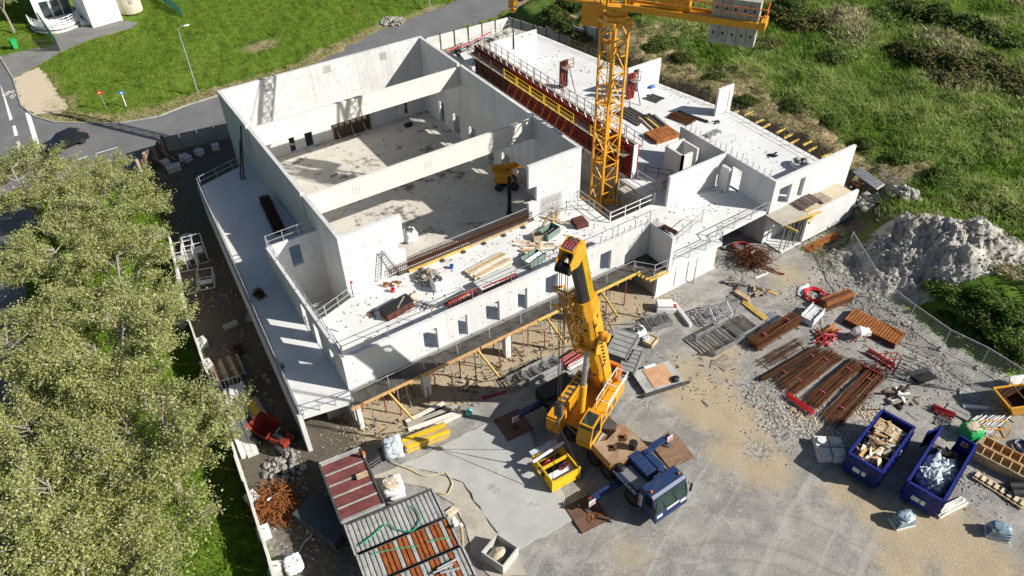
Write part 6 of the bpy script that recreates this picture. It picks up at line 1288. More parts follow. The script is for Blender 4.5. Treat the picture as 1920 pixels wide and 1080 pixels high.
for k in range(2):
    pe = link('pallet', None, t, loc=(L1 * .28, -.3 + .7 * k, 1.6), rot=(.1, -.15 + .1 * k, 1.6)); pe.empty_display_size = .1
    for j in range(6): B(-.5, .5, -.55 + j * .2, -.43 + j * .2, 0, .03).obj('slat', 'wood', pe)
    for x in (-.45, 0, .4): B(x, x + .08, -.55, .57, -.12, -.005).obj('bearer', 'grey_wood', pe)
t = thing('plastic_waste', 'crumpled white plastic sheeting filling the right blue skip', 'plastic waste', s2.location, s2.rotation_euler.z)
for k, (x, y, sx, sy) in enumerate(((-.3, .1, 1.2, .75), (-1.1, -.2, .7, .6), (.3, -.3, .7, .6), (-.9, .55, .5, .4), (-.2, -.6, .6, .4))): MB().blob((x, y, .95), sx, sy, .55, .55, 3 + k * 1.7, 40, 24, 2.2, 1.7).obj('sheet', 'film', t, True)
for k in range(12): MB().blob((rnd.uniform(-L2 / 2 + .5, L2 / 2 - .4), rnd.uniform(-W2 / 2 + .3, W2 / 2 - .3), .5), rnd.uniform(.3, .55), rnd.uniform(.3, .5), .3, .6, k * 2.3, 10, 7, 2).obj('rubbish', ['black', 'dark_steel', 'black', 'sand', 'dark_ply'][k % 5], t)
for k in range(6): MB().blob((L2 * .3 + rnd.uniform(-.4, .4), .3 + rnd.uniform(-.4, .3), .75), .2, .16, .1, .3, k, 8, 6, 4).obj('scrap', ['wood', 'terracotta', 'sand'][k % 3], t)
c, a, L = mid((1580, 882), (1640, 925), None); t = thing('flat_ladder', 'grey steel ladder lying flat beside the left blue skip', 'ladder', c, a)
for s in (-.32, .32): MB().bar((-L / 2, s, .06), (L / 2, s, .06), .07).obj('stile', 'steel', t)
for k in range(9): x = -L / 2 + (k + .5) * L / 9; MB().bar((x, -.32, .06), (x, .32, .06), .045).obj('rung', 'steel', t)
t = thing('ballast_blocks', 'four pale concrete ballast blocks on the gravel left of the skips', 'concrete blocks', G(1553, 848), R(-38))
for x in (-.45, .45):
    for y in (-.45, .45): B(x - .4, x + .4, y - .4, y + .4, .0, .55).obj('block', 'slab', t); MB().prism([(x + .3 * math.cos(k * .785 + .39), y + .3 * math.sin(k * .785 + .39)) for k in range(8)], .555, .68).obj('cap', 'slab', t)
for lab, px, py, rz, m2 in (('foil wrapped pallet with white board on top in front of the skips', 1690, 980, -20, 'white_clean'), ('blue grey foil wrapped pallet alone at the right bottom corner', 1868, 1002, -55, 'blue_film')):
    t = thing('wrapped_pallet', lab, 'pallet', G(px, py), R(rz)); B(-.62, .62, -.42, .42, .0, .12).obj('pallet', 'white', t)
    for k in range(3): o = B(-.6 + .05 * k, .58 - .03 * k, -.4 + .03 * k, .42 - .04 * k, .14 + .2 * k, .32 + .2 * k).obj('layer', 'blue_film', t); o.rotation_euler = (0, 0, .06 * k)
    MB().blob((.05, .02, .75), .5, .36, .12, .5, 5 + rz, 14, 9, 3).obj('foil', 'blue_film', t, True); o = B(-.1, .45, -.38, .1, .8, .83).obj('board', m2, t); o.rotation_euler = (.1, -.15, .2)
planks('fan of whitewashed boards beside the right blue skip', (1755, 968), (1808, 938), None, 12, .13, .06, 'white_wood', 3, 'board_stack', 'boards', jit=.3)
bag('green big bag of sand behind the right blue skip', 1815, 818, None, 1.15, 'green', 'sand', seed=15, hgt=1.0)
bars('loose grey scaffold tubes beside the green bag', (1832, 808), (1885, 772), None, 1.5, .15, 18, .035, 'galv', 'tube_pile', 'tubes', ties=None, joined=False); bars('thin grey bars lying in front of the dull red props', (1752, 785), (1785, 800), None, .8, .12, 18, .02, 'steel', 'bar_pile', 'bars', ties=None, joined=False)
bars('dull red steel props lying beside the grey scaffold planks', (1745, 765), (1790, 785), None, .7, .3, 14, .045, 'red', 'prop_stack', 'props', ties=None, joined=False)
planks('grey weathered scaffold planks lying behind the green bag', (1775, 762), (1818, 785), None, 4, .4, .06, 'grey_panel', 2, 'plank_stack', 'planks', jit=.15); planks('pale long board beside the weathered planks', (1805, 763), (1880, 770), None, 1, .28, .12, 'white', 1, 'board', 'board', jit=.01)
planks('grey boards lying near the orange skip', (1800, 735), (1840, 750), None, 3, .35, .06, 'grey_panel', 1, 'boards', 'boards', jit=.2); planks('cracked grey slabs beside the yellow frame', (1865, 778), (1890, 788), None, 3, .6, .08, 'grey_panel', 1, 'slabs', 'slabs', jit=.2)
scatter('heap of dark timber and pale offcuts behind the left skip', (1665, 752), (1712, 740), None, 26, .18, .1, 'grey_wood', L=(.6, 1.6), spread=.8, mts=['black', 'grey_wood', 'dark_wood', 'white_wood', 'grey_panel'])
t = thing('tipping_skip', 'yellow orange tipping skip cut by the right frame edge', 'skip', G(1905, 765), R(-25))
tv = [(-1.6, -.9, 1.3), (1.3, -.9, 1.3), (1.3, .9, 1.3), (-1.6, .9, 1.3), (-.8, -.75, .25), (1.1, -.75, .25), (1.1, .75, .25), (-.8, .75, .25)]
MB().add(tv, [(0, 1, 5, 4), (1, 2, 6, 5), (2, 3, 7, 6), (3, 0, 4, 7), (4, 5, 6, 7)]).obj('body', 'crane_yellow', t); MB().add([(x * .97, y * .96, z + .01) for x, y, z in tv], [(4, 5, 1, 0), (5, 6, 2, 1), (6, 7, 3, 2), (7, 4, 0, 3), (7, 6, 5, 4)]).obj('lining', 'rust_dark', t)
for a, b in ((0, 1), (1, 2), (2, 3), (3, 0)): MB().bar(tv[a], tv[b], .1).obj('rim', 'crane_yellow', t)
B(-.8, 1.1, -.6, .6, 0, .22).obj('base', 'crane_yellow', t); MB().bar((-.2, -.9, 1.3), (-.2, .9, 1.3), .08).obj('cross_bar', 'rust', t)
t = thing('white_sheet', 'white panel leaning behind the orange tipping skip', 'panel', G(1915, 735), R(-25)); o = B(-1.0, 1.0, -.06, .06, 0, 1.3).obj('sheet', 'white', t); o.rotation_euler = (R(-25), 0, 0); MB().bar((-.9, -.08, .6), (.9, -.08, .6), .05).obj('batten', 'white', o)
frames('yellow steel frame trestle near the wooden boxes', 1885, 822, None, 2, .7, 1.7, .9, R(55), 'crane_yellow', rungs=2)
for lab, px, py, m_ in (('pale wooden formwork box with six open cells', 1885, 862, 'orange_wood'), ('low wooden frame box in front of the pale wooden box', 1868, 872, 'wood')):
    c, a, L = mid((px - 40, py - 18), (px + 45, py + 26), None); t = thing('wooden_box', lab, 'wooden box', c, a); H = .75 if 'pale' in lab else .3; LL_ = L * 1.2
    for s in (-.45, .45): B(-LL_ / 2, LL_ / 2, s - .03, s + .03, 0, H).obj('side', m_, t)
    for k in range(7): x = -LL_ / 2 + k * LL_ / 6; B(x - .03, x + .03, -.42, .42, 0, H - .02).obj('divider', m_, t)
    if H > .5: B(-LL_ / 2 + .03, LL_ / 2 - .03, -.42, .42, .3, .34).obj('floor', m_, t)
c, a, L = mid((1828, 892), (1920, 950), None); t = thing('long_pallet', 'long narrow pallet with blocks lying at the right edge', 'pallet', c, a); L *= 1.05
for s in (-.3, 0, .3): B(-L / 2, L / 2, s - .05, s + .05, .1, .14).obj('slat', 'wood', t)
for k in range(8): x = -L / 2 + (k + .4) * L / 8; B(x - .1, x + .1, -.36, .36, 0, .1).obj('bearer', 'wood', t); B(x - .1, x + .12, -.2, .2, .145, .24).obj('block', 'pale_wood', t)
for k, (px, py) in enumerate(((1910, 915), (1915, 928))): t = thing('black_roll', ('upper' if k == 0 else 'lower') + ' dark plastic roll at the right frame edge', 'roll', G(px, py), R(-35), 'plastic rolls'); MB().tube((-.7, 0, .25), (.7, 0, .25), .25, n=14).obj('roll', 'black', t); MB().tube((-.75, 0, .25), (.75, 0, .25), .08, n=8).obj('core', 'grey_panel', t)
coil('dark blue rope coil at the right edge behind the pallet', 1915, 838, None, .45, 3, .06, 'blue')
coil('dark rusty cables lying in a ring near the tan ground', 1375, 560, None, .4, 2, .02, 'dark_steel')
rubble('pile of white rubble at the end of the annexe wall', 1640, 383, None, 1.6, 70, 'rubble', (.1, .4), peak=.25); rubble('grey boulders piled behind the annexe rubble', 1697, 368, None, 1.2, 60, 'rubble', (.15, .45), peak=.9)
t = thing('white_shutter', 'white ribbed formwork shutter leaning on the scrub beside the annexe', 'formwork', W(1628, 335, 2.2), ang((1605, 318), (1650, 350), 2.2)[0]); o = B(-1.6, 1.6, -.4, .4, 0, .14).obj('sheet', 'white', t); o.rotation_euler = (R(25), 0, 0)
for k in range(4): B(-1.55, 1.55, -.38 + k * .22, -.3 + k * .22, .14, .2).obj('rib', 'slab', o)
scatter('yellow beams and red props in a heap beside the annexe', (1590, 352), (1625, 340), 1.2, 20, .12, .1, 'yellow_wood', 'timber_heap', L=(.8, 1.8), spread=.7, mts=['yellow_wood', 'red', 'grey_wood', 'wood', 'dark_steel'], tilt=.3)
scatter('dark timbers along the foot of the annexe wall', (1595, 372), (1640, 372), .4, 12, .14, .08, 'grey_wood', L=(.8, 2.0), spread=.6, mts=['grey_wood', 'dark_wood', 'rust'])
bars('rusty bars lying along the foot of the annexe wall', (1510, 470), (1575, 440), None, .9, .1, 40, .016, 'rust_bright', ties=None, up=.02)
# spoil heap
q = W(1738, 480, 1.5); sh = MB(); HX_, HY_ = 150, 96; rxs, rys = 7.9, 4.8; ca = R(-38)
vs = []; 
for j in range(HY_ + 1):
    for i in range(HX_ + 1):
        u, v = i / HX_ * 2 - 1, j / HY_ * 2 - 1; d = math.sqrt(u * u + v * v); x, y = u * rxs, v * rys; wx, wy = q.x + x * math.cos(ca) - y * math.sin(ca), q.y + x * math.sin(ca) + y * math.cos(ca)
        hh = min(1, 1.7 * max(0, 1 - d * (1 + .25 * noise.noise(Vector((math.atan2(v, u) * 1.3, 2, 7)))))) ** .9; nn = noise.fractal(Vector((wx * .45, wy * .45, 3)), .8, 2.2, 5); hh = hh * (1.25 + .35 * u) * (1 + .6 * nn) + hh * (.26 * (abs(noise.noise(Vector((wx * .9, wy * .9, 8)))) - .2) + .2 * noise.fractal(Vector((wx * 2.2, wy * 2.2, 4)), .6, 2.2, 3))
        vs.append((wx - q.x, wy - q.y, max(zg(wx, wy) - .3 + hh * 1.35, zg(wx, wy) - .4)))
sh.add(vs, [(j * (HX_ + 1) + i, j * (HX_ + 1) + i + 1, (j + 1) * (HX_ + 1) + i + 1, (j + 1) * (HX_ + 1) + i) for j in range(HY_) for i in range(HX_)])
hp = sh.obj('spoil_heap', 'spoil', None, True); hp.location = (q.x, q.y, 0); hp['label'] = 'tall grey heap of excavated rubble at the edge of the scrub'; hp['category'] = 'spoil heap'
hs_ = MB(); rs_ = random.Random(5); bs0 = [MB().blob((0, 0, 0), 1, 1, .75, .5, k * 2.1, 6, 4, 2) for k in range(4)]
for i in range(2600):
    v = vs[rs_.randrange(len(vs))]
    if v[2] - zg(v[0] + q.x, v[1] + q.y) < .05 and rs_.random() < .75: continue
    s_ = .03 + .17 * rs_.random() ** 4; b_ = bs0[i % 4]; ca_, sa_ = math.cos(i), math.sin(i); ox, oy = rs_.uniform(-.1, .1), rs_.uniform(-.1, .1)
    hs_.add([(v[0] + ox + s_ * (x * ca_ - y * sa_), v[1] + oy + s_ * (x * sa_ + y * ca_), v[2] + s_ * z) for x, y, z in b_.v], b_.f)
hs_.obj('stones', 'rubble', hp, kind='stuff')
# loose stones over the yard
def stones(label, spots, n, mt, size, name='stones'):
    mb = MB(); sh_ = [MB().blob((0, 0, 0), 1, 1, .7, .5, k * 3.1, 6, 4, 2) for k in range(5)]
    for i in range(n):
        px, py, rad = spots[i % len(spots)]; c = G(px, py); x, y = c.x + rnd.gauss(0, rad * .55), c.y + rnd.gauss(0, rad * .55); s = size[0] + (size[1] - size[0]) * rnd.random() ** 3; z = zg(x, y) + s * .2; b_ = sh_[i % 5]; ca_, sa_ = math.cos(i), math.sin(i)
        mb.add([(x + s * (vx * ca_ - vy * sa_), y + s * (vx * sa_ + vy * ca_), z + s * vz) for vx, vy, vz in b_.v], b_.f)
    return mb.obj(name, mt, label=label, cat='stones', kind='stuff')
stones('crushed pale stones spread over the gravel beside the rebar', [(1480, 790, 2.6), (1545, 805, 2.2), (1420, 745, 2), (1610, 790, 2), (1520, 560, 2), (1750, 690, 1.6), (1690, 625, 1.6), (1830, 905, 1.6), (1800, 735, 1.8)], 3000, 'rubble', (.02, .085))
stones('yellowish crushed stones beside the rebar bundles', [(1545, 800, 1.3), (1500, 770, 1.2), (1620, 775, 1.0)], 1300, 'sand', (.02, .1))
stones('rubble and clods on the bank below the spoil heap', [(1560, 500, 2.2), (1600, 545, 2.2), (1640, 580, 2), (1680, 610, 1.6), (1540, 450, 1.6), (1620, 470, 2.5)], 2000, 'rubble', (.02, .11))
stones('pale stones and broken concrete along the hoarding', [(545, 870, 1.2), (540, 910, 1.3), (560, 985, 1.4), (555, 1040, 1.4), (600, 960, 1.5), (530, 850, 1)], 900, 'rubble', (.02, .09))
stones('small clods and stones on the sandy ground under the front', [(660, 800, 2.5), (740, 760, 2.5), (830, 720, 2.5), (920, 690, 2.5), (1010, 640, 2), (1200, 570, 2), (1260, 560, 2)], 2600, 'sand', (.015, .06))
stones('clods of dark soil on the shaded strip beside the terrace', [(400, 480, 2.2), (420, 560, 2.2), (440, 660, 2.2), (470, 740, 2.2), (350, 330, 2), (300, 320, 2)], 1500, 'dirt', (.03, .16))
def specks(label, poly, z, n, mts, size=(.03, .2), name='debris'):
    xs = [p[0] for p in poly]; ys = [p[1] for p in poly]; mb = MB(); k = 0; me_m = []
    while k < n:
        x, y = rnd.uniform(min(xs), max(xs)), rnd.uniform(min(ys), max(ys))
        if not inpoly(np.array([x]), np.array([y]), poly)[0] or noise.noise(Vector((x * .35, y * .35, 3))) < rnd.uniform(-.5, .25): continue
        l = rnd.uniform(*size) * (3 if rnd.random() < .06 else 1); a = rnd.random() * 6.28; mb.bar((x, y, z + .015), (x + l * math.cos(a), y + l * math.sin(a), z + .015 + .03 * rnd.random()), rnd.uniform(.02, .08), .02); me_m.append(rnd.randrange(len(mts))); k += 1
    o = mb.obj(name, mts[0], label=label, cat='debris', kind='stuff')
    for m_ in mts[1:]: o.data.materials.append(MATS[m_])
    o.data.polygons.foreach_set('material_index', np.repeat(me_m, 6).astype(np.int32)); return o
specks('small scraps and offcuts scattered over the front deck', [(-2, -5.4), (22, -5.4), (22, -1.5), (20, 2.2), (4, 2.2), (-2, .8)], DK, 420, ['dark_steel', 'wood', 'grey_wood', 'black'])
specks('small scraps and wires scattered over the big right deck', [(29, 4), (35, 4), (35, -7), (43.8, -7), (44, 5.5), (42.3, 15), (39, 33), (30, 28)], DK, 420, ['dark_steel', 'rust_dark', 'grey_wood', 'steel'])
specks('small scraps scattered over the hall floor', [(1.5, 3.5), (22, 3.5), (22, 30), (1.5, 30)], .03, 420, ['dark_steel', 'grey_wood', 'dirt'])
specks('small scraps of timber and wire on the sandy ground under the front', [(-4, -9.5), (21, -9), (21, -6.2), (-4, -6.3)], 0.03, 420, ['dark_wood', 'wood', 'rust_dark', 'dark_steel'], (.1, .5))
specks('small bits of timber and wire lying about the material yard', [(12, -13), (24, -12), (36, -14), (36, -26), (28, -27), (20, -20)], .03, 420, ['dark_wood', 'grey_wood', 'rust_dark', 'steel'], (.06, .35))
specks('scraps scattered over the court floor', [(23, -8), (28, -8), (34, -7), (34, -2.5), (28, -2.5), (23, -1.6)], DK, 90, ['dark_steel', 'grey_wood', 'rust_dark'])
# fence panels on the right
def fencepanel():
    t = thing('fence_panel', '', 'fence'); mb = MB()
    for a, b in (((0, 0, .1), (0, 0, 2)), ((3.4, 0, .1), (3.4, 0, 2)), ((0, 0, 2), (3.4, 0, 2)), ((0, 0, .15), (3.4, 0, .15))): mb.bar(a, b, .045)
    mb.obj('frame', 'galv', t); w_ = MB()
    for k in range(1, 22): w_.bar((k * .155, 0, .15), (k * .155, 0, 2), .008)
    for k in range(1, 8): w_.bar((0, 0, .15 + k * .24), (3.4, 0, .15 + k * .24), .008)
    w_.obj('mesh', 'galv', t, kind='stuff'); B(-.12, .12, -.35, .35, 0, .14).obj('foot', 'old_concrete', t); return t
fp = [(1588, 470), (1640, 560), (1700, 608), (1765, 655), (1835, 690), (1905, 735), (1990, 790)]; f0 = None
labs = ['wire mesh fence panel standing beside the spoil heap', 'wire mesh fence panel behind the girder stack', 'wire mesh fence panel behind the rusty steel grid', 'wire mesh fence panel before the green bank', 'wire mesh fence panel near the leaning steel frames', 'wire mesh fence panel at the right frame edge']
for i in range(6):
    p, q = G(*fp[i]), G(*fp[i + 1]); L = (q - p).length
    o = fencepanel() if f0 is None else copy_tree(f0); f0 = f0 or o; o.location = p; o.rotation_euler = (0, 0, math.atan2(q.y - p.y, q.x - p.x)); o.scale = (L / 3.4, 1, 1); o['label'] = labs[i]; o['group'] = 'site fence panels along the scrub'
fp2 = [(1740, 700, 1690, 712), (1800, 735, 1752, 722)]
for (a, b, c_, d_), lab in zip(fp2, ('loose mesh fence panel crossing the gravel behind the frames', 'loose mesh fence panel near the grey boards')):
    p, q = G(a, b), G(c_, d_); o = copy_tree(f0, label=lab); o.location = p; o.rotation_euler = (0, 0, math.atan2(q.y - p.y, q.x - p.x)); o.scale = ((q - p).length / 3.4, 1, .8)
# ---------------------------------------------------------------- hoardings, left strip, background
def hoarding(label, pts, width=2.0, hgt=2.0, mt='hoard', post='dark_steel', two=True, posts=True):
    o = Vector((*pts[0], 0)); t = thing('hoarding', label, 'fence', o); pm = None
    for a, b in zip(pts, pts[1:]):
        a, b = Vector((*a, 0)), Vector((*b, 0)); n = max(1, round((b - a).length / width)); d = (b - a).normalized()
        for k in range(n):
            p, q = a.lerp(b, k / n), a.lerp(b, (k + 1) / n); z = min(zg(p.x, p.y), zg(q.x, q.y)); m_ = (p + q) / 2 - o; L = (q - p).length - .1
            for j in range(2 if two else 1):
                hh = hgt / (2 if two else 1); x = B(-L / 2, L / 2, -.05, .05, j * hh + .01, (j + 1) * hh - .01).obj('panel', mt, t); x.location = (m_.x, m_.y, z); x.rotation_euler = (rnd.uniform(-.02, .02), 0, math.atan2(d.y, d.x))
            if posts:
                if pm is None: pm = B(-.08, .08, -.09, .09, -.1, hgt + .12).obj('post', post, t); pm.location = (p.x - o.x, p.y - o.y, z); pm.rotation_euler = (0, 0, math.atan2(d.y, d.x))
                else: link('post', pm.data, t, loc=(p.x - o.x, p.y - o.y, z), rot=(0, 0, math.atan2(d.y, d.x)))
    return t
hoarding('long white topped hoarding between the tall trees and the shaded strip', [(-8.2, 20.6), (-9.7, 10.8), (-10.5, -.9), (-11.05, -7.7), (-11.6, -13.5), (-12.5, -21)], 2.1, 1.9, 'hoard_white', posts=False, two=False)
hoarding('white concrete hoarding with dark posts facing the road at the back', [(27.5, 44.0), (41.7, 43.5)], 1.95, 2.0, 'hoard_white'); hoarding('concrete hoarding coloured grey for its shade, with dark posts behind the white wall', [(41.8, 43.4), (44.7, 33.4), (46.2, 28.0)], 1.95, 2.0, 'hoard')  # second run: white panels coloured grey to stand for its shade
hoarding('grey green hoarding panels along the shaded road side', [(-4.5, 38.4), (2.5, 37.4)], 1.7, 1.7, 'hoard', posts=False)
bl_ = None
for i, (px, py) in enumerate([(303, 443), (345, 610), (380, 648), (390, 690), (405, 731), (475, 940), (497, 1004), (520, 1072), (333, 318), (352, 302), (375, 290), (405, 280), (345, 300), (312, 310), (322, 322), (905, 78), (935, 70), (1010, 78), (1035, 88), (870, 100)]):
    q = G(px, py)
    if bl_ is None: bl_ = thing('concrete_block', '', 'concrete block'); B(-.36, .36, -.36, .36, 0, .6).obj('block', 'hoard_white', bl_); MB().path([(-.12, 0, .58), (-.1, 0, .7), (.1, 0, .7), (.12, 0, .58)], .02).obj('lifting_eye', 'dark_steel', bl_); o = bl_
    else: o = copy_tree(bl_)
    o.location = q; o.rotation_euler = (rnd.uniform(-.1, .1) * (8 <= i < 15), 0, rnd.uniform(-.6, .6)); o['group'] = 'concrete ballast blocks of the hoardings'
    o['label'] = 'white ballast block at the left hoarding' if i < 8 else 'grey ballast block in the shaded back corner' if i < 15 else 'pale ballast block at the back hoarding'
t = thing('timber_palisade', 'row of brown timber boards standing upright near the shaded road', 'fence', (-7.6, 34.6, 0))
for k in range(11): q = Vector((3.2 * k / 10, 3.3 * k / 10, 0)); o = B(-.2, .2, -.06, .06, 0, 1.8 + .3 * rnd.random()).obj('board', 'dark_wood' if k % 3 else 'grey_wood', t); o.location = q; o.rotation_euler = (rnd.uniform(-.08, .08), rnd.uniform(-.06, .06), R(45))
for k in range(3): MB().bar((.5 + k, .3 + k, 1.2), (1.5 + k, -.5 + k, .05), .12).obj('raker', 'grey_wood', t)
frames('white scaffold cage standing on the shaded strip by the trees', 335, 512, None, 3, 1.6, 1.5, 2.0, R(-14), 'white', rungs=6, boards=2); frames('second white scaffold cage nearer the terrace, with white boards', 358, 500, None, 3, 1.5, 1.4, 2.1, R(-8), 'white', rungs=6, boards=2); frames('low white scaffold frame at the near end of the white cages', 375, 545, None, 2, 1.2, 1.6, .9, R(-16), 'white', rungs=3, boards=1)
coil('grey plastic sheet ring beside the white scaffold cages', 350, 448, None, .5, 2, .08, 'white_plastic')
planks('row of brown timbers stacked beside the hoarding', (418, 676), (436, 718), None, 26, .16, .14, 'dark_wood', 2, jit=.12, mts=['dark_wood', 'grey_wood', 'wood', 'dark_wood']); bars('rusty bars lying near the brown timber row', (445, 645), (452, 672), None, .8, .15, 24, .02, 'rust_dark', ties=None)
planks('single grey slab lying on the shaded dirt', (420, 618), (446, 606), None, 2, .5, .12, 'old_concrete', 2, 'slab', 'slab', jit=.05); planks('two dark blocks on the shaded dirt below the terrace', (495, 715), (505, 710), None, 2, .4, .25, 'grey_wood', 1, 'blocks', 'blocks', jit=.1, gap=1.5); planks('boards leaning at the foot of the retaining wall', (466, 605), (474, 580), None, 3, .3, .08, 'grey_wood', 2, 'boards', 'boards', jit=.2)
t = thing('stair_element', 'precast concrete stair element with galvanised rail by the hoarding', 'stairs', G(440, 752), R(-12)); MB().prism([(-.9, -.6), (.9, -.6), (.9, .6), (-.9, .6)], 0, .55).obj('base', 'hoard_white', t)
for k in range(3): B(-.9 + k * .4, .9, -.55, .55, .555 + k * .17, .72 + k * .17).obj('step', 'hoard_white', t)
for k in range(7): MB().bar((-.8 + k * .27, .6, .5), (-.8 + k * .27, .6, 1.7), .04).obj('baluster', 'galv', t)
for z in (.6, 1.7): MB().bar((-.85, .6, z), (.9, .6, z), .05).obj('rail', 'galv', t)
planks('long pale concrete kerb beams lying along the hoarding', (437, 770), (470, 858), None, 3, .35, .3, 'hoard_white', 1, 'kerb_beams', 'kerbs', jit=.1); planks('yellow and grey boards stacked behind the red dumper', (468, 750), (492, 790), None, 8, .24, .1, 'yellow_wood', 2, 'board_stack', 'boards', jit=.1, mts=['grey_wood', 'bright_yellow', 'yellow_wood', 'grey_panel'])
t = thing('mini_dumper', 'red mini dumper with black cab parked beside the retaining wall', 'dumper', G(512, 825), R(-62)); sv = [(-1.3, -.75, 1.5), (.4, -.8, 1.35), (.4, .8, 1.35), (-1.3, .75, 1.5), (-1.0, -.45, .7), (.2, -.5, .6), (.2, .5, .6), (-1.0, .45, .7)]
MB().add(sv, [(0, 1, 5, 4), (1, 2, 6, 5), (2, 3, 7, 6), (3, 0, 4, 7), (4, 5, 6, 7), (7, 6, 5, 4)]).obj('tipping_body', 'dumper_red', t); B(.4, 1.6, -.5, .5, .55, 1.0).obj('engine_cover', 'dumper_red', t); B(.55, 1.15, -.3, .3, 1.0, 1.25).obj('seat', 'black', t); MB().path([(1.3, -.5, .9), (1.25, -.45, 2.1), (1.25, .45, 2.1), (1.3, .5, .9)], .05).obj('roll_bar', 'black', t)
wh = MB().lathe([(0, -.14), (.4, -.14), (.45, 0), (.4, .14), (0, .14)], 16, axis='y').obj('wheel', 'rubber', t); wh.location = (-.7, -.75, .45)
for x, y in ((-.7, .75), (1.2, -.7), (1.2, .7)): link('wheel', wh.data, t, loc=(x, y, .45))
B(-1.0, 1.5, -.35, .35, .35, .56).obj('chassis', 'dark_steel', t)
t = thing('storage_box', 'dark ribbed steel storage box in the shade beside the containers', 'storage box', G(612, 985), R(-68)); B(-1.7, 1.7, -.85, .85, .0, .8).obj('body', 'steel_blue', t)
for k in range(5): B(-1.72, 1.72, -.87, .87, .08 + k * .15, .13 + k * .15).obj('rib', 'steel_blue', t)
B(-1.75, 1.75, -.9, .9, .8, .88).obj('lid', 'steel_blue', t)
planks('grey planks leaning in the shade beside the dark storage box', (598, 935), (622, 985), None, 3, .2, .1, 'grey_wood', 2, 'planks', 'planks', jit=.2, gap=2)
hose('thin yellow hose lying on the dark ground by the white bag', [(557, 1048), (570, 1020), (585, 1005), (588, 985), (605, 960)], None, .03, 'hose'); bag('white plastic sack with blue stripe at the bottom edge by the hoarding', 553, 1065, None, 1.0, 'white_plastic', None, seed=31, hgt=.8)
rubble('light rubble heap beside the rusty rebar tangle', 535, 880, None, 1.3, 90, 'rubble', (.08, .3), peak=.35)
rubble('pale rubble with stones on the verge by the road', 735, 42, .06, 1.8, 110, 'rubble', (.08, .35), peak=.4); rubble('pale rubble in the corner beside the back hoarding', 872, 92, .05, 1.6, 90, 'rubble', (.1, .35), peak=.5); rubble('broken stones between the big deck and the shaded hoarding', 1058, 105, .05, 2.0, 110, 'rubble', (.1, .4), peak=.6)
hose('red safety tape sagging along the back hoarding', [(838, 98), (860, 90), (885, 82), (905, 70), (920, 62)], 1.2, .09, 'bright_red', 'safety_tape', 'tape')
t = thing('precast_blocks', 'grey precast blocks stacked on the raised raft at the back', 'concrete blocks', (*W(935, 75, 2.2).xy, 2.2), R(10))
for k in range(4): B(-1 + k * .7, -.4 + k * .7, -.4, .4, 0, .5 + .1 * (k % 2)).obj('block', 'old_concrete', t)
planks('long timbers laid on the raised raft at the back', (925, 80), (970, 62), 2.2, 9, .25, .12, 'grey_wood', 1, jit=.2, mts=['grey_wood', 'white_wood', 'old_concrete'], gap=1.6)
# car, lamp, signs, bin
ca = W(150, 265, .05); t = thing('car', 'small black car partly hidden by the tree on the side road', 'car', (ca.x - 1.25, ca.y - .4, .06), R(198)); 
pb = [(-2.1, .35), (-2.15, .75), (-1.9, .95), (-1.0, 1.0), (-.3, 1.42), (1.2, 1.45), (1.9, 1.05), (2.1, .9), (2.1, .35)]; n = len(pb)
MB().add([(-x, -.86, z) for x, z in pb] + [(-x, .86, z) for x, z in pb], [tuple(range(n)), tuple(reversed(range(n, 2 * n)))] + [(i, n + i, n + (i + 1) % n, (i + 1) % n) for i in range(n)]).obj('body', 'dark_car', t)
MB().add([(-1.25, -.7, 1.44), (-1.25, .7, 1.44), (-1.9, .74, 1.08), (-1.9, -.74, 1.08)], [(0, 1, 2, 3), (3, 2, 1, 0)]).obj('rear_window', 'glass', t).location = (-.012, 0, .012)
for s in (-1, 1):
    MB().add([(-1.2, s * .866, 1.38), (.25, s * .866, 1.36), (.85, s * .866, 1.05), (-1.6, s * .866, 1.05)], [(0, 1, 2, 3), (3, 2, 1, 0)]).obj('side_window', 'glass', t); B(-2.13, -2.08, s * .7 - .14, s * .7 + .14, .8, .95).obj('tail_light', 'signal_red', t)
    for x in (-1.3, 1.3): w_ = MB().lathe([(0, -.1), (.3, -.1), (.33, 0), (.3, .1), (0, .1)], 14, axis='y').obj('wheel', 'rubber', t); w_.location = (x, s * .8, .33)
lp_ = W(371, 174, 0); t = thing('street_lamp', 'tall slim grey street lamp with curved arm on the grass by the road', 'street lamp', (lp_.x, lp_.y, 0)); MB().tube((0, 0, 0), (0, 0, 7.4), .09, .055, 8).obj('pole', 'galv', t); MB().path([(0, 0, 7.4), (.12, .02, 7.7), (.4, 0, 7.9), (.7, -.05, 7.92)], .045, 6).obj('arm', 'galv', t); MB().blob((.95, -.1, 7.9), .38, .16, .08, 0, 1, 12, 7, 2).obj('lamp_head', 'white', t, True)
lq = W(806, 17, 0); t = thing('street_lamp', 'pale lamp post at the top edge beside the road bend', 'street lamp', lq); MB().tube((0, 0, 0), (0, 0, 7.4), .09, .055, 8).obj('pole', 'galv', t); MB().path([(0, 0, 7.4), (.3, 0, 7.8), (.8, 0, 7.9)], .045, 6).obj('arm', 'galv', t); MB().blob((1.05, 0, 7.9), .38, .16, .08, 0, 1, 12, 7, 2).obj('lamp_head', 'white', t, True)
q = W(200, 205, 0); t = thing('road_sign', 'round red road sign on a thin post at the junction', 'road sign', q); MB().bar((0, 0, 0), (0, 0, 2.4), .06).obj('post', 'galv', t); MB().tube((-.03, -.05, 2.1), (-.035, -.08, 2.1), .26, n=20).obj('disc', 'signal_red', t); B(-.18, .18, -.095, -.088, 2.05, 2.15).obj('bar', 'white', t)
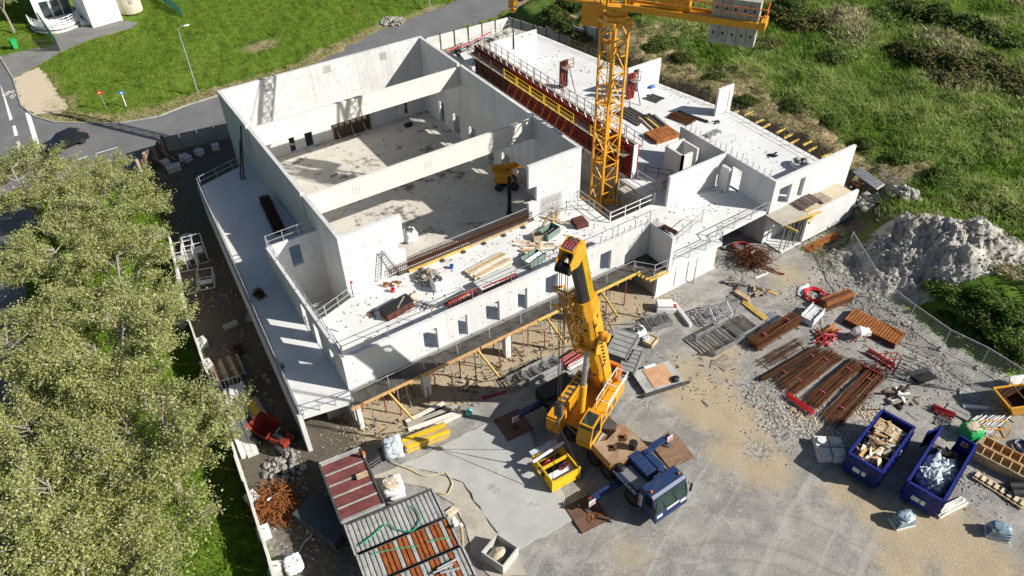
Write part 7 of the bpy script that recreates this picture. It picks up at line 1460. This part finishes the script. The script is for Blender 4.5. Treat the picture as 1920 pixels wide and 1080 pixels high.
q = W(237, 199, 0); t = thing('road_sign', 'small blue and white rectangular sign on a white post in the grass', 'road sign', q); MB().bar((0, 0, 0), (0, 0, 1.75), .1).obj('post', 'white', t); B(-.3, .3, -.08, -.05, 1.5, 1.85).obj('plate', 'signal_blue', t); MB().add([(-.2, -.086, 1.62), (.2, -.086, 1.62), (0, -.086, 1.8)], [(0, 1, 2)]).obj('symbol', 'white', t)
q = W(30, 92, 0); t = thing('wheelie_bin', 'bright green wheelie bin beside the path', 'bin', q, R(20)); MB().add([(-.25, -.25, .05), (.25, -.25, .05), (.25, .25, .05), (-.25, .25, .05), (-.38, -.4, 1.25), (.38, -.4, 1.25), (.38, .4, 1.25), (-.38, .4, 1.25)], [(3, 2, 1, 0), (0, 1, 5, 4), (1, 2, 6, 5), (2, 3, 7, 6), (3, 0, 4, 7), (4, 5, 6, 7)]).obj('body', 'green', t); B(-.42, .42, -.45, .43, 1.25, 1.33).obj('lid', 'green', t)
for s in (-1, 1): MB().tube((s * .3, .3, .12), (s * .38, .3, .12), .12, n=10).obj('wheel', 'rubber', t)
def meshfence(label, a, b, hgt, mt='fence_green', den=.12):
    a, b = Vector(a), Vector(b); d = b - a; L = d.length; t = thing('mesh_fence', label, 'fence', a, math.atan2(d.y, d.x)); n = max(1, round(L / 2.4)); w_ = MB()
    for k in range(n + 1): MB().bar((k * L / n, 0, 0), (k * L / n, 0, hgt + .05), .08).obj('post', mt, t)
    for k in range(int(L / den)): w_.bar((k * den, 0, .05), (k * den, 0, hgt), .025)
    for z in np.arange(.1, hgt + .01, .25): w_.bar((0, 0, z), (L, 0, z), .03)
    w_.obj('mesh', mt, t, kind='stuff'); return t
p = W(113, 96, 0); meshfence('tall dark green mesh fence beside the white house', p, W(62, 20, 0), 1.9, den=.08); meshfence('green mesh fence running up the meadow beside the tank', W(343, 33, 0), W(292, -8, 0), 1.5)
t = thing('gate', 'open dark tubular gate at the path entrance', 'gate', p, 0); e = W(72, 97, 0) - p; e.z = 0; f_ = W(62, 72, 0) - p; f_.z = 0
for a, b in (((0, 0, .1), (*e.xy, .1)), ((0, 0, 1.5), (*e.xy, 1.5)), ((0, 0, .1), (0, 0, 1.5)), ((*e.xy, .1), (*e.xy, 1.5)), ((0, 0, .8), (*e.xy, .8))): MB().bar(a, b, .09).obj('bar', 'dark_steel', t)
# white house with deck, shed and tank
hs = thing('white_house', 'white house with dark glass doors and a curved raised deck', 'house', (-6.6, 85.3, 0)); B(-3.4, 1.2, -1.2, 7, 0, 4.2).obj('wall', 'white_clean', hs); B(-3.6, 1.4, -1.3, 7.2, 4.2, 4.4).obj('roof', 'grey_panel', hs)
for x0 in (-2.6, -1.25, .0): w_ = B(x0, x0 + 1.1, -1.26, -1.2, .8, 3.0).obj('glass_door', 'glass', hs); B(x0 - .08, x0, -1.3, -1.2, .75, 3.1).obj('frame', 'white_clean', w_)
arc = [(-4.6 + 3.3 + 3.3 * math.cos(t_), -1.3 + 4.4 * math.sin(t_)) for t_ in np.linspace(math.pi, 2 * math.pi, 15)]
dk_ = MB().prism(arc, .45, .8).obj('deck', 'white_clean', hs); MB().prism([(x * 1.04 + .04, y * 1.05) for x, y in arc], 0, .2).obj('plinth', 'hoard_white', hs)
for k, (x, y) in enumerate(arc): MB().bar((x, y, .8), (x, y, 1.8), .07).obj('rail_post', 'white_clean', dk_)
for z in (1.1, 1.45, 1.8): MB().path([(x, y, z) for x, y in arc], .04, 4).obj('rail', 'white_clean', dk_)
for k in range(4): B(1.3 + k * .35, 1.65 + k * .35, -5.2, -3.7, 0, .7 - k * .17).obj('step', 'white_clean', hs)
q0, q1 = W(175, 53, 0), W(229, 38, 0); a = math.atan2(q1.y - q0.y, q1.x - q0.x); Lg = (q1 - q0).length; t = thing('white_shed', 'tall white clad shed beside the curved deck', 'shed', q0, a)
B(.05, Lg - .05, .05, 6, 0, 5.0).obj('wall', 'white_clean', t)
for k in range(17): B(.0, Lg, -.02, .045, .05 + k * .29, .05 + k * .29 + .26).obj('cladding_board', 'white_clean', t)
B(Lg - .1, Lg + .08, -.06, .1, 0, 5.0).obj('corner_post', 'white_clean', t); B(-.2, Lg + .2, -.2, 6.2, 5.0, 5.15).obj('roof', 'grey_panel', t)
q = W(247, 27, 0); t = thing('tank', 'cream coloured upright tank beside the white shed', 'tank', (q.x + .3, q.y + 1.4, 0)); MB().lathe([(1.55, 0), (1.6, .2), (1.6, 4.5), (1.3, 4.9), (0, 5.0)], 26).obj('shell', 'cream', t, True); MB().lathe([(1.65, 4.2), (1.68, 4.25), (1.65, 4.35)], 26).obj('hoop', 'cream', t); B(-.2, .3, -1.66, -1.58, 1.5, 2.1).obj('hatch', 'hoard', t)
# ---------------------------------------------------------------- trees, shrubs, grass
npr = np.random.default_rng(5)
def leafmesh(name, C, N_, size, mats, asp=.7):   # C centres (n,3); N_ normals; random quads
    n = len(C); a = npr.normal(size=(n, 3)); u = np.cross(N_, a); u /= np.linalg.norm(u, axis=1)[:, None] + 1e-9; v = np.cross(N_, u); v /= np.linalg.norm(v, axis=1)[:, None] + 1e-9
    s = (size[0] + (size[1] - size[0]) * npr.random(n))[:, None] * .5; u *= s; v *= s * asp
    V = np.stack([C - u, C - v * .9 + u * .1, C + u, C + v * .9 + u * .1], 1).reshape(-1, 3)
    me = bpy.data.meshes.new(name); me.vertices.add(4 * n); me.vertices.foreach_set('co', V.astype(np.float32).ravel()); me.loops.add(4 * n); me.loops.foreach_set('vertex_index', np.arange(4 * n, dtype=np.int32)); me.polygons.add(n); me.polygons.foreach_set('loop_start', np.arange(0, 4 * n, 4, dtype=np.int32))
    for m_ in mats: me.materials.append(MATS[m_])
    me.polygons.foreach_set('material_index', npr.integers(0, len(mats), n).astype(np.int32)); me.update(calc_edges=True); return me
def make_tree(seed, Hc=8.2, Rc=5.1, leaves=78, zmin=2.4, dens=1.0):
    r = random.Random(seed); tr = MB(); br = MB(); tips = []
    tr.tube((0, 0, -.2), (.1, .05, 1.4), .26, .2, 9); tr.tube((.1, .05, 1.4), (.05, .1, 3.0), .2, .17, 9)
    for i in range(9):
        a = i * 2.399 + r.uniform(-.3, .3); rr2 = Rc * math.sqrt((i + .6) / 9.6) * .72; e = Vector((rr2 * math.cos(a), rr2 * math.sin(a), Hc * r.uniform(.62, .8) - .09 * rr2 * rr2 * .5)); s = Vector((.05, .1, 2.2 + .1 * i)); m_ = s.lerp(e, .5) + Vector((r.uniform(-.3, .3), r.uniform(-.3, .3), .5))
        tr.tube(s, m_, .12, .08, 6); tr.tube(m_, e, .08, .045, 6)
        for j in range(7):
            b = a + r.uniform(-1.5, 1.5); st = m_.lerp(e, r.uniform(.2, 1)); ln = r.uniform(1.1, 2.2); e2 = st + Vector((math.cos(b) * ln, math.sin(b) * ln, r.uniform(-.1, 1.3))); br.tube(st, e2, .05, .028, 4, False)
            for k in range(6):
                c = b + r.uniform(-1.6, 1.6); st2 = st.lerp(e2, r.uniform(.3, 1)); l2 = r.uniform(.5, 1.2); e3 = st2 + Vector((math.cos(c) * l2, math.sin(c) * l2, r.uniform(-.2, .8))); br.tube(st2, e3, .02, .009, 3, False); tips.append((st2, e3))
    C = []
    for p, q in tips:
        n = int(leaves * r.uniform(.4, 1.3) * dens); u = np.array([r.random() ** .6 for _ in range(n)])[:, None]; C.append(np.array(p) * (1 - u) + np.array(q) * u + npr.normal(scale=.2, size=(n, 3)) * np.array([1, 1, .75]))
    C = np.concatenate(C); N_ = npr.normal(size=C.shape) + np.array([0, 0, .9]); N_ /= np.linalg.norm(N_, axis=1)[:, None]
    return tr, br, leafmesh('crown', C, N_, (.09, .19), ['leaf', 'leaf_b', 'leaf', 'leaf_c'])
TM = []
for sd in (3, 8, 14):
    tr, br, cr = make_tree(sd); 
    def mk_(mb, nm, mt):
        me = bpy.data.meshes.new(nm); me.from_pydata(mb.v, [], mb.f); me.materials.append(MATS[mt]); me.update(); return me
    TM.append((mk_(tr, 'trunk', 'bark'), mk_(br, 'branches', 'bark'), cr))
def tree(i, px, py, zc, s, label, k):
    c = W(px, py, zc); g = zg(c.x, c.y); t = thing('tree', label, 'tree', (c.x, c.y, g), k * 1.9, 'tall spring leaved trees between road and site'); sc_ = s
    link('trunk', TM[i][0], t); link('branches', TM[i][1], t); link('crown', TM[i][2], t); t.scale = (sc_, sc_, sc_ * (.9 + .05 * (k % 4))); return t
TR = [(140, 305, 'tall pale green tree overhanging the stop line and the black car'), (35, 335, 'tall pale green tree at the left frame edge beside the upper road'), (200, 368, 'tall pale green tree behind the timber palisade'), (110, 470, 'tall pale green tree in the second row from the road junction'), (215, 500, 'tall pale green tree overhanging the white scaffold cages'), (20, 640, 'tall pale green tree by the road at mid left edge'),
      (165, 660, 'tall pale green tree in the middle of the clump'), (222, 655, 'tall pale green tree beside the brown timber row'), (70, 790, 'tall pale green tree near the visible strip of road at left'), (205, 810, 'tall pale green tree in the lower middle of the clump'), (285, 828, 'tall pale green tree overhanging the kerb beams by the hoarding'), (110, 930, 'tall pale green tree in the lowest row left of centre'), (215, 965, 'tall pale green tree above the open grass at the bottom'), (20, 1010, 'tall pale green tree in the bottom left corner'), (150, 1090, 'tall pale green tree cut by the bottom frame edge')]
for k, (px, py, lab) in enumerate(TR): tree(k % 3, px, py, 6.0, (1.0, 1.08, 1.03)[k % 3] * (1.0 if k not in (0,) else .85), lab, k)
c = W(26, 60, 0); t = thing('tree', 'pale green tree with bare grey trunk in the top left corner', 'tree', (c.x, c.y, 0), 1.0); link('trunk', TM[1][0], t); link('branches', TM[1][1], t); link('crown', TM[1][2], t); t.scale = (.8, .8, 1.1)
t = thing('tree', 'small pale green tree behind the green mesh fence at the top edge', 'tree', (-15, 92, 0), 2.0); link('trunk', TM[0][0], t); link('branches', TM[0][1], t); link('crown', TM[0][2], t); t.scale = (.7, .7, .8)
# shrubs
def bushmesh(seed, mats, n=2600, size=(.10, .24)):
    d = npr.normal(size=(n, 3)); d[:, 2] = np.abs(d[:, 2]); d /= np.linalg.norm(d, axis=1)[:, None]; rad = npr.random(n) ** .35
    lump = np.array([1 + .45 * noise.noise(Vector(q * 2.2) + Vector((seed, 0, 0))) for q in d]); C = d * (rad * lump)[:, None] * np.array([1, 1, .8]); C += npr.normal(scale=.05, size=C.shape); C[:, 2] = np.maximum(C[:, 2], .03)
    N_ = d + npr.normal(scale=.7, size=C.shape); N_ /= np.linalg.norm(N_, axis=1)[:, None]; return leafmesh('foliage', C, N_, size, mats)
BMs = [bushmesh(1, ['gorse', 'gorse', 'gorse', 'gorse_dry', 'shrub']), bushmesh(5, ['shrub', 'shrub', 'gorse']), bushmesh(9, ['shrub_light', 'shrub_light', 'shrub'])]
stem = MB()
for k in range(7): stem.tube((0, 0, -.1), (.5 * math.cos(k * .9), .5 * math.sin(k * .9), .6), .03, .012, 4, False)
sme = mk_(stem, 'stems', 'bark')
SH = []
for (px, py, s, kind) in [(1470, 30, 2.6, 0), (1500, 50, 2.2, 0), (1530, 45, 1.8, 0), (1440, 85, 1.6, 0), (1080, 10, 2.4, 1), (1040, 30, 2.2, 1), (1010, 15, 2.0, 1), (1110, 45, 2.0, 1), (1095, 70, 1.7, 0), (1065, 55, 2.0, 1), (1700, 25, 3.0, 1), (1760, 40, 3.0, 1), (1820, 60, 2.8, 1), (1650, 30, 2.4, 2), (1860, 75, 2.5, 1), (1900, 80, 2.4, 2), (1690, 95, 1.8, 0), (1740, 110, 2.3, 0), (1790, 130, 2.4, 0), (1830, 145, 2.4, 0), (1770, 150, 2.0, 0), (1870, 140, 2.2, 0), (1810, 165, 2.0, 0), (1905, 165, 2.2, 0), (1850, 110, 1.8, 0), (1560, 110, 1.5, 1), (1490, 200, 1.3, 1), (1400, 190, 1.2, 1), (1340, 150, 1.3, 1), (1280, 110, 1.3, 1), (1230, 90, 1.5, 1), (1560, 230, 1.2, 2), (1620, 270, 1.1, 1), (1690, 300, 1.2, 2), (1760, 330, 1.3, 1), (1840, 360, 1.3, 2), (1880, 400, 1.4, 1), (1790, 560, 1.5, 2), (1840, 590, 1.5, 1), (1880, 620, 1.6, 2), (1760, 540, 1.2, 2), (1900, 660, 1.5, 1), (1820, 630, 1.3, 2), (1860, 560, 1.4, 2), (1905, 590, 1.5, 2), (1775, 600, 1.1, 2), (1480, 15, 2.4, 1), (1585, 25, 2.0, 1), (1620, 60, 1.6, 1), (1380, 40, 1.8, 1), (1270, 30, 2.2, 1), (1210, 20, 2.0, 2)]:
    q = G(px, py); nm = ('dark brown gorse bush', 'dark green scrub bush', 'light green scrub bush')[kind]
    where = ' behind the counterweight' if 1400 < px < 1600 and py < 120 else ' near the top edge' if py < 80 else ' on the bank beside the fence' if py > 500 and px > 1700 else ' on the slope at the right' if px > 1640 else ' along the deck side'
    t = thing('bush', nm + where, 'bush', q, rnd.random() * 6, 'bushes on the rough scrub'); link('foliage', BMs[kind], t); link('stems', sme, t); t.scale = (s, s * rnd.uniform(.8, 1.2), s * rnd.uniform(.45, .75))
# grass: blades as real geometry
def visible(x, y, z, mg=320):
    d = np.stack([x - CAM[0], y - CAM[1], z - CAM[2]], -1); w_ = d @ np.array(CF); px = 960 + FPX * (d @ np.array(CR)) / w_; py = 540 - FPX * (d @ np.array(CU)) / w_; return (w_ > 1) & (px > -mg) & (px < 1920 + mg) & (py > -mg) & (py < 1080 + mg)
from mathutils.bvhtree import BVHTree
def ground_z(x, y):
    i = np.clip(np.searchsorted(gx, x) - 1, 0, len(gx) - 2); j = np.clip(np.searchsorted(gy, y) - 1, 0, len(gy) - 2); fx = (x - gx[i]) / (gx[i + 1] - gx[i]); fy = (y - gy[j]) / (gy[j + 1] - gy[j])
    return (GZ[j, i] * (1 - fx) + GZ[j, i + 1] * fx) * (1 - fy) + (GZ[j + 1, i] * (1 - fx) + GZ[j + 1, i + 1] * fx) * fy
def pn(x, y, s, o): return np.array([noise.noise(Vector((a * s, b * s, o))) for a, b in zip(x, y)])
def grass(label, x, y, mats, hgt, wid, blades=5, lean=.5, dirv=None, name='grass', spread=.12, mi=None):
    n = len(x); z = ground_z(x, y); bx = np.repeat(x, blades) + npr.normal(scale=spread, size=n * blades); by = np.repeat(y, blades) + npr.normal(scale=spread, size=n * blades); bz = np.repeat(z, blades) - .03; N_ = n * blades
    h_ = np.repeat(hgt[0] + (hgt[1] - hgt[0]) * npr.random(n), blades) * (.6 + .6 * npr.random(N_)); a = npr.random(N_) * 6.283; w_ = wid * (.6 + .8 * npr.random(N_)); lx = npr.normal(scale=lean, size=N_) * h_; ly = npr.normal(scale=lean, size=N_) * h_
    if dirv is not None: lx += dirv[0] * h_; ly += dirv[1] * h_
    V = np.zeros((N_, 3, 3)); V[:, 0] = np.stack([bx - np.cos(a) * w_, by - np.sin(a) * w_, bz], -1); V[:, 1] = np.stack([bx + np.cos(a) * w_, by + np.sin(a) * w_, bz], -1); V[:, 2] = np.stack([bx + lx, by + ly, bz + h_], -1)
    me = bpy.data.meshes.new(name); me.vertices.add(3 * N_); me.vertices.foreach_set('co', V.astype(np.float32).ravel()); me.loops.add(3 * N_); me.loops.foreach_set('vertex_index', np.arange(3 * N_, dtype=np.int32)); me.polygons.add(N_); me.polygons.foreach_set('loop_start', np.arange(0, 3 * N_, 3, dtype=np.int32))
    for m_ in mats: me.materials.append(MATS[m_])
    if mi is None: mi = npr.integers(0, len(mats), n)
    me.polygons.foreach_set('material_index', np.repeat(mi, blades).astype(np.int32)); me.update(calc_edges=True)
    return link(name, me, label=label, cat='grass', kind='stuff')
def sample(n, x0, x1, y0, y1, keep):
    x = npr.uniform(x0, x1, n); y = npr.uniform(y0, y1, n); k = keep(x, y); x, y = x[k], y[k]; v = visible(x, y, base_z(x, y)); return x[v], y[v]
inp = lambda x, y, P: inpoly(x, y, P)
PATHP = PATH; PKP = PK
EP = W(480, 88, 0)
x, y = sample(120000, -22, 64, 46, 116, lambda x, y: ~inp(x, y, ROAD_B) & ~inp(x, y, PATHP) & ~inp(x, y, PKP) & (x < 42 + (y - 52) * .9) & ~((x > -11) & (x < 3) & (y > 78)) & ~((near(x, y, KERB) < 1.9 + .5 * npr.normal(size=len(x))) & (npr.random(len(x)) < .93)) & ~((np.hypot((x - EP.x) / 3.4, (y - EP.y) / 1.6) < 1 + .2 * npr.normal(size=len(x))) & (npr.random(len(x)) < .9)))
n1 = pn(x, y, .12, 1); grass('mown green meadow grass beyond the side road', x, y, ['grass_left', 'grass_left_b', 'grass_left_c'], (.08, .22), .05, 5, .6, spread=.22, mi=np.clip(((n1 + npr.normal(scale=.25, size=len(x))) * 2 + 1.2).astype(int), 0, 2))
x, y = sample(26000, -24, -6, -26, 37, lambda x, y: ~inp(x, y, SITE) & (x > np.interp(y, [-30, -14, 0, 10, 22, 34], [-25.4, -24, -22.4, -21.4, -19.8, -17])))
grass('green grass under the tall trees by the hoarding', x, y, ['grass_left', 'grass_left_b'], (.1, .3), .05, 5, .6, spread=.2)
x, y = sample(130000, 43, 130, -60, 80, lambda x, y: ~inp(x, y, SITE) & ~inp(x, y, ROAD_B) & (x > 42) & ~((x < 56) & (y > -11) & (npr.random(len(x)) < np.clip(.99 - np.maximum(0, x - 50.5) * .2, 0, 1))) & (y < 45 + (x - 46) * .4))
n1 = pn(x, y, .13, 5); n2 = pn(x, y, .5, 2); k = n1 + .35 * n2 + npr.normal(scale=.12, size=len(x))
near = (x < 62 + y * .0)
mi = np.where(k > .22, 2, np.where(k > -.1, 1, 0)); mi = np.where((x < 66) & (mi == 2) & (x > 50), 1, mi)
grass('rough dark green scrub grass with pale straw patches', x, y, ['grass_right', 'grass_right_b', 'straw'], (.25, .7), .06, 6, .7, spread=.28, mi=mi, dirv=(-.25, .1))
x, y = sample(6000, 44.5, 53, -10, 40, lambda x, y: ~inp(x, y, SITE)); grass('dry brown weeds along the far side of the big deck', x, y, ['straw_brown', 'grass_right_b', 'straw_brown'], (.1, .35), .04, 5, .8, spread=.2)
x, y = sample(2400, 33, 46, -32, -8, lambda x, y: inp(x, y, SITE) & (x > 36.2)); grass('sparse weeds along the site fence', x, y, ['grass_right_b', 'shrub_light'], (.1, .3), .04, 5, .8, spread=.2)
vg = [(95, 190), (120, 222), (160, 226), (215, 226), (260, 219), (300, 211), (345, 194), (390, 178), (430, 168), (480, 153), (530, 138), (580, 118), (640, 90), (690, 62), (840, 78), (880, 60), (920, 40), (955, 15)]
xs, ys = [], []
for a, b in zip(vg, vg[1:]):
    if abs(a[0] - b[0]) > 120: continue
    p, q = W(*a, 0), W(*b, 0); u = npr.random(420); xs.append(p.x + (q.x - p.x) * u + npr.normal(scale=.55, size=420)); ys.append(p.y + (q.y - p.y) * u + npr.normal(scale=.55, size=420))
x, y = np.concatenate(xs), np.concatenate(ys); kk = ~inp(x, y, ROAD_B); x, y = x[kk], y[kk]; grass('dry cut straw along the kerb of the side road', x, y, ['straw', 'straw_brown', 'grass_left_c'], (.05, .2), .04, 5, .9, spread=.2)
# ---------------------------------------------------------------- labels: like things of a group are told apart by their order from the left of the photograph
ORD = 'leftmost second third fourth fifth sixth seventh eighth ninth tenth eleventh twelfth thirteenth fourteenth fifteenth sixteenth seventeenth eighteenth nineteenth twentieth'.split()
def imgx(o):
    p = o.matrix_basis.translation; d = Vector((p.x - CAM[0], p.y - CAM[1], p.z - CAM[2])); return 960 + FPX * d.dot(CR) / d.dot(CF)
by = {}
for o in COL.objects:
    if o.parent is None and o.get('group') and o.get('label'): by.setdefault(o['label'], []).append(o)
for lab, os_ in by.items():
    if len(os_) < 2: continue
    os_.sort(key=imgx); n = len(os_)
    for k, o in enumerate(os_):
        w_ = ORD[k] if k == 0 else 'rightmost' if k == n - 1 else ORD[k] + ' from left'
        o['label'] = lab + ', ' + w_
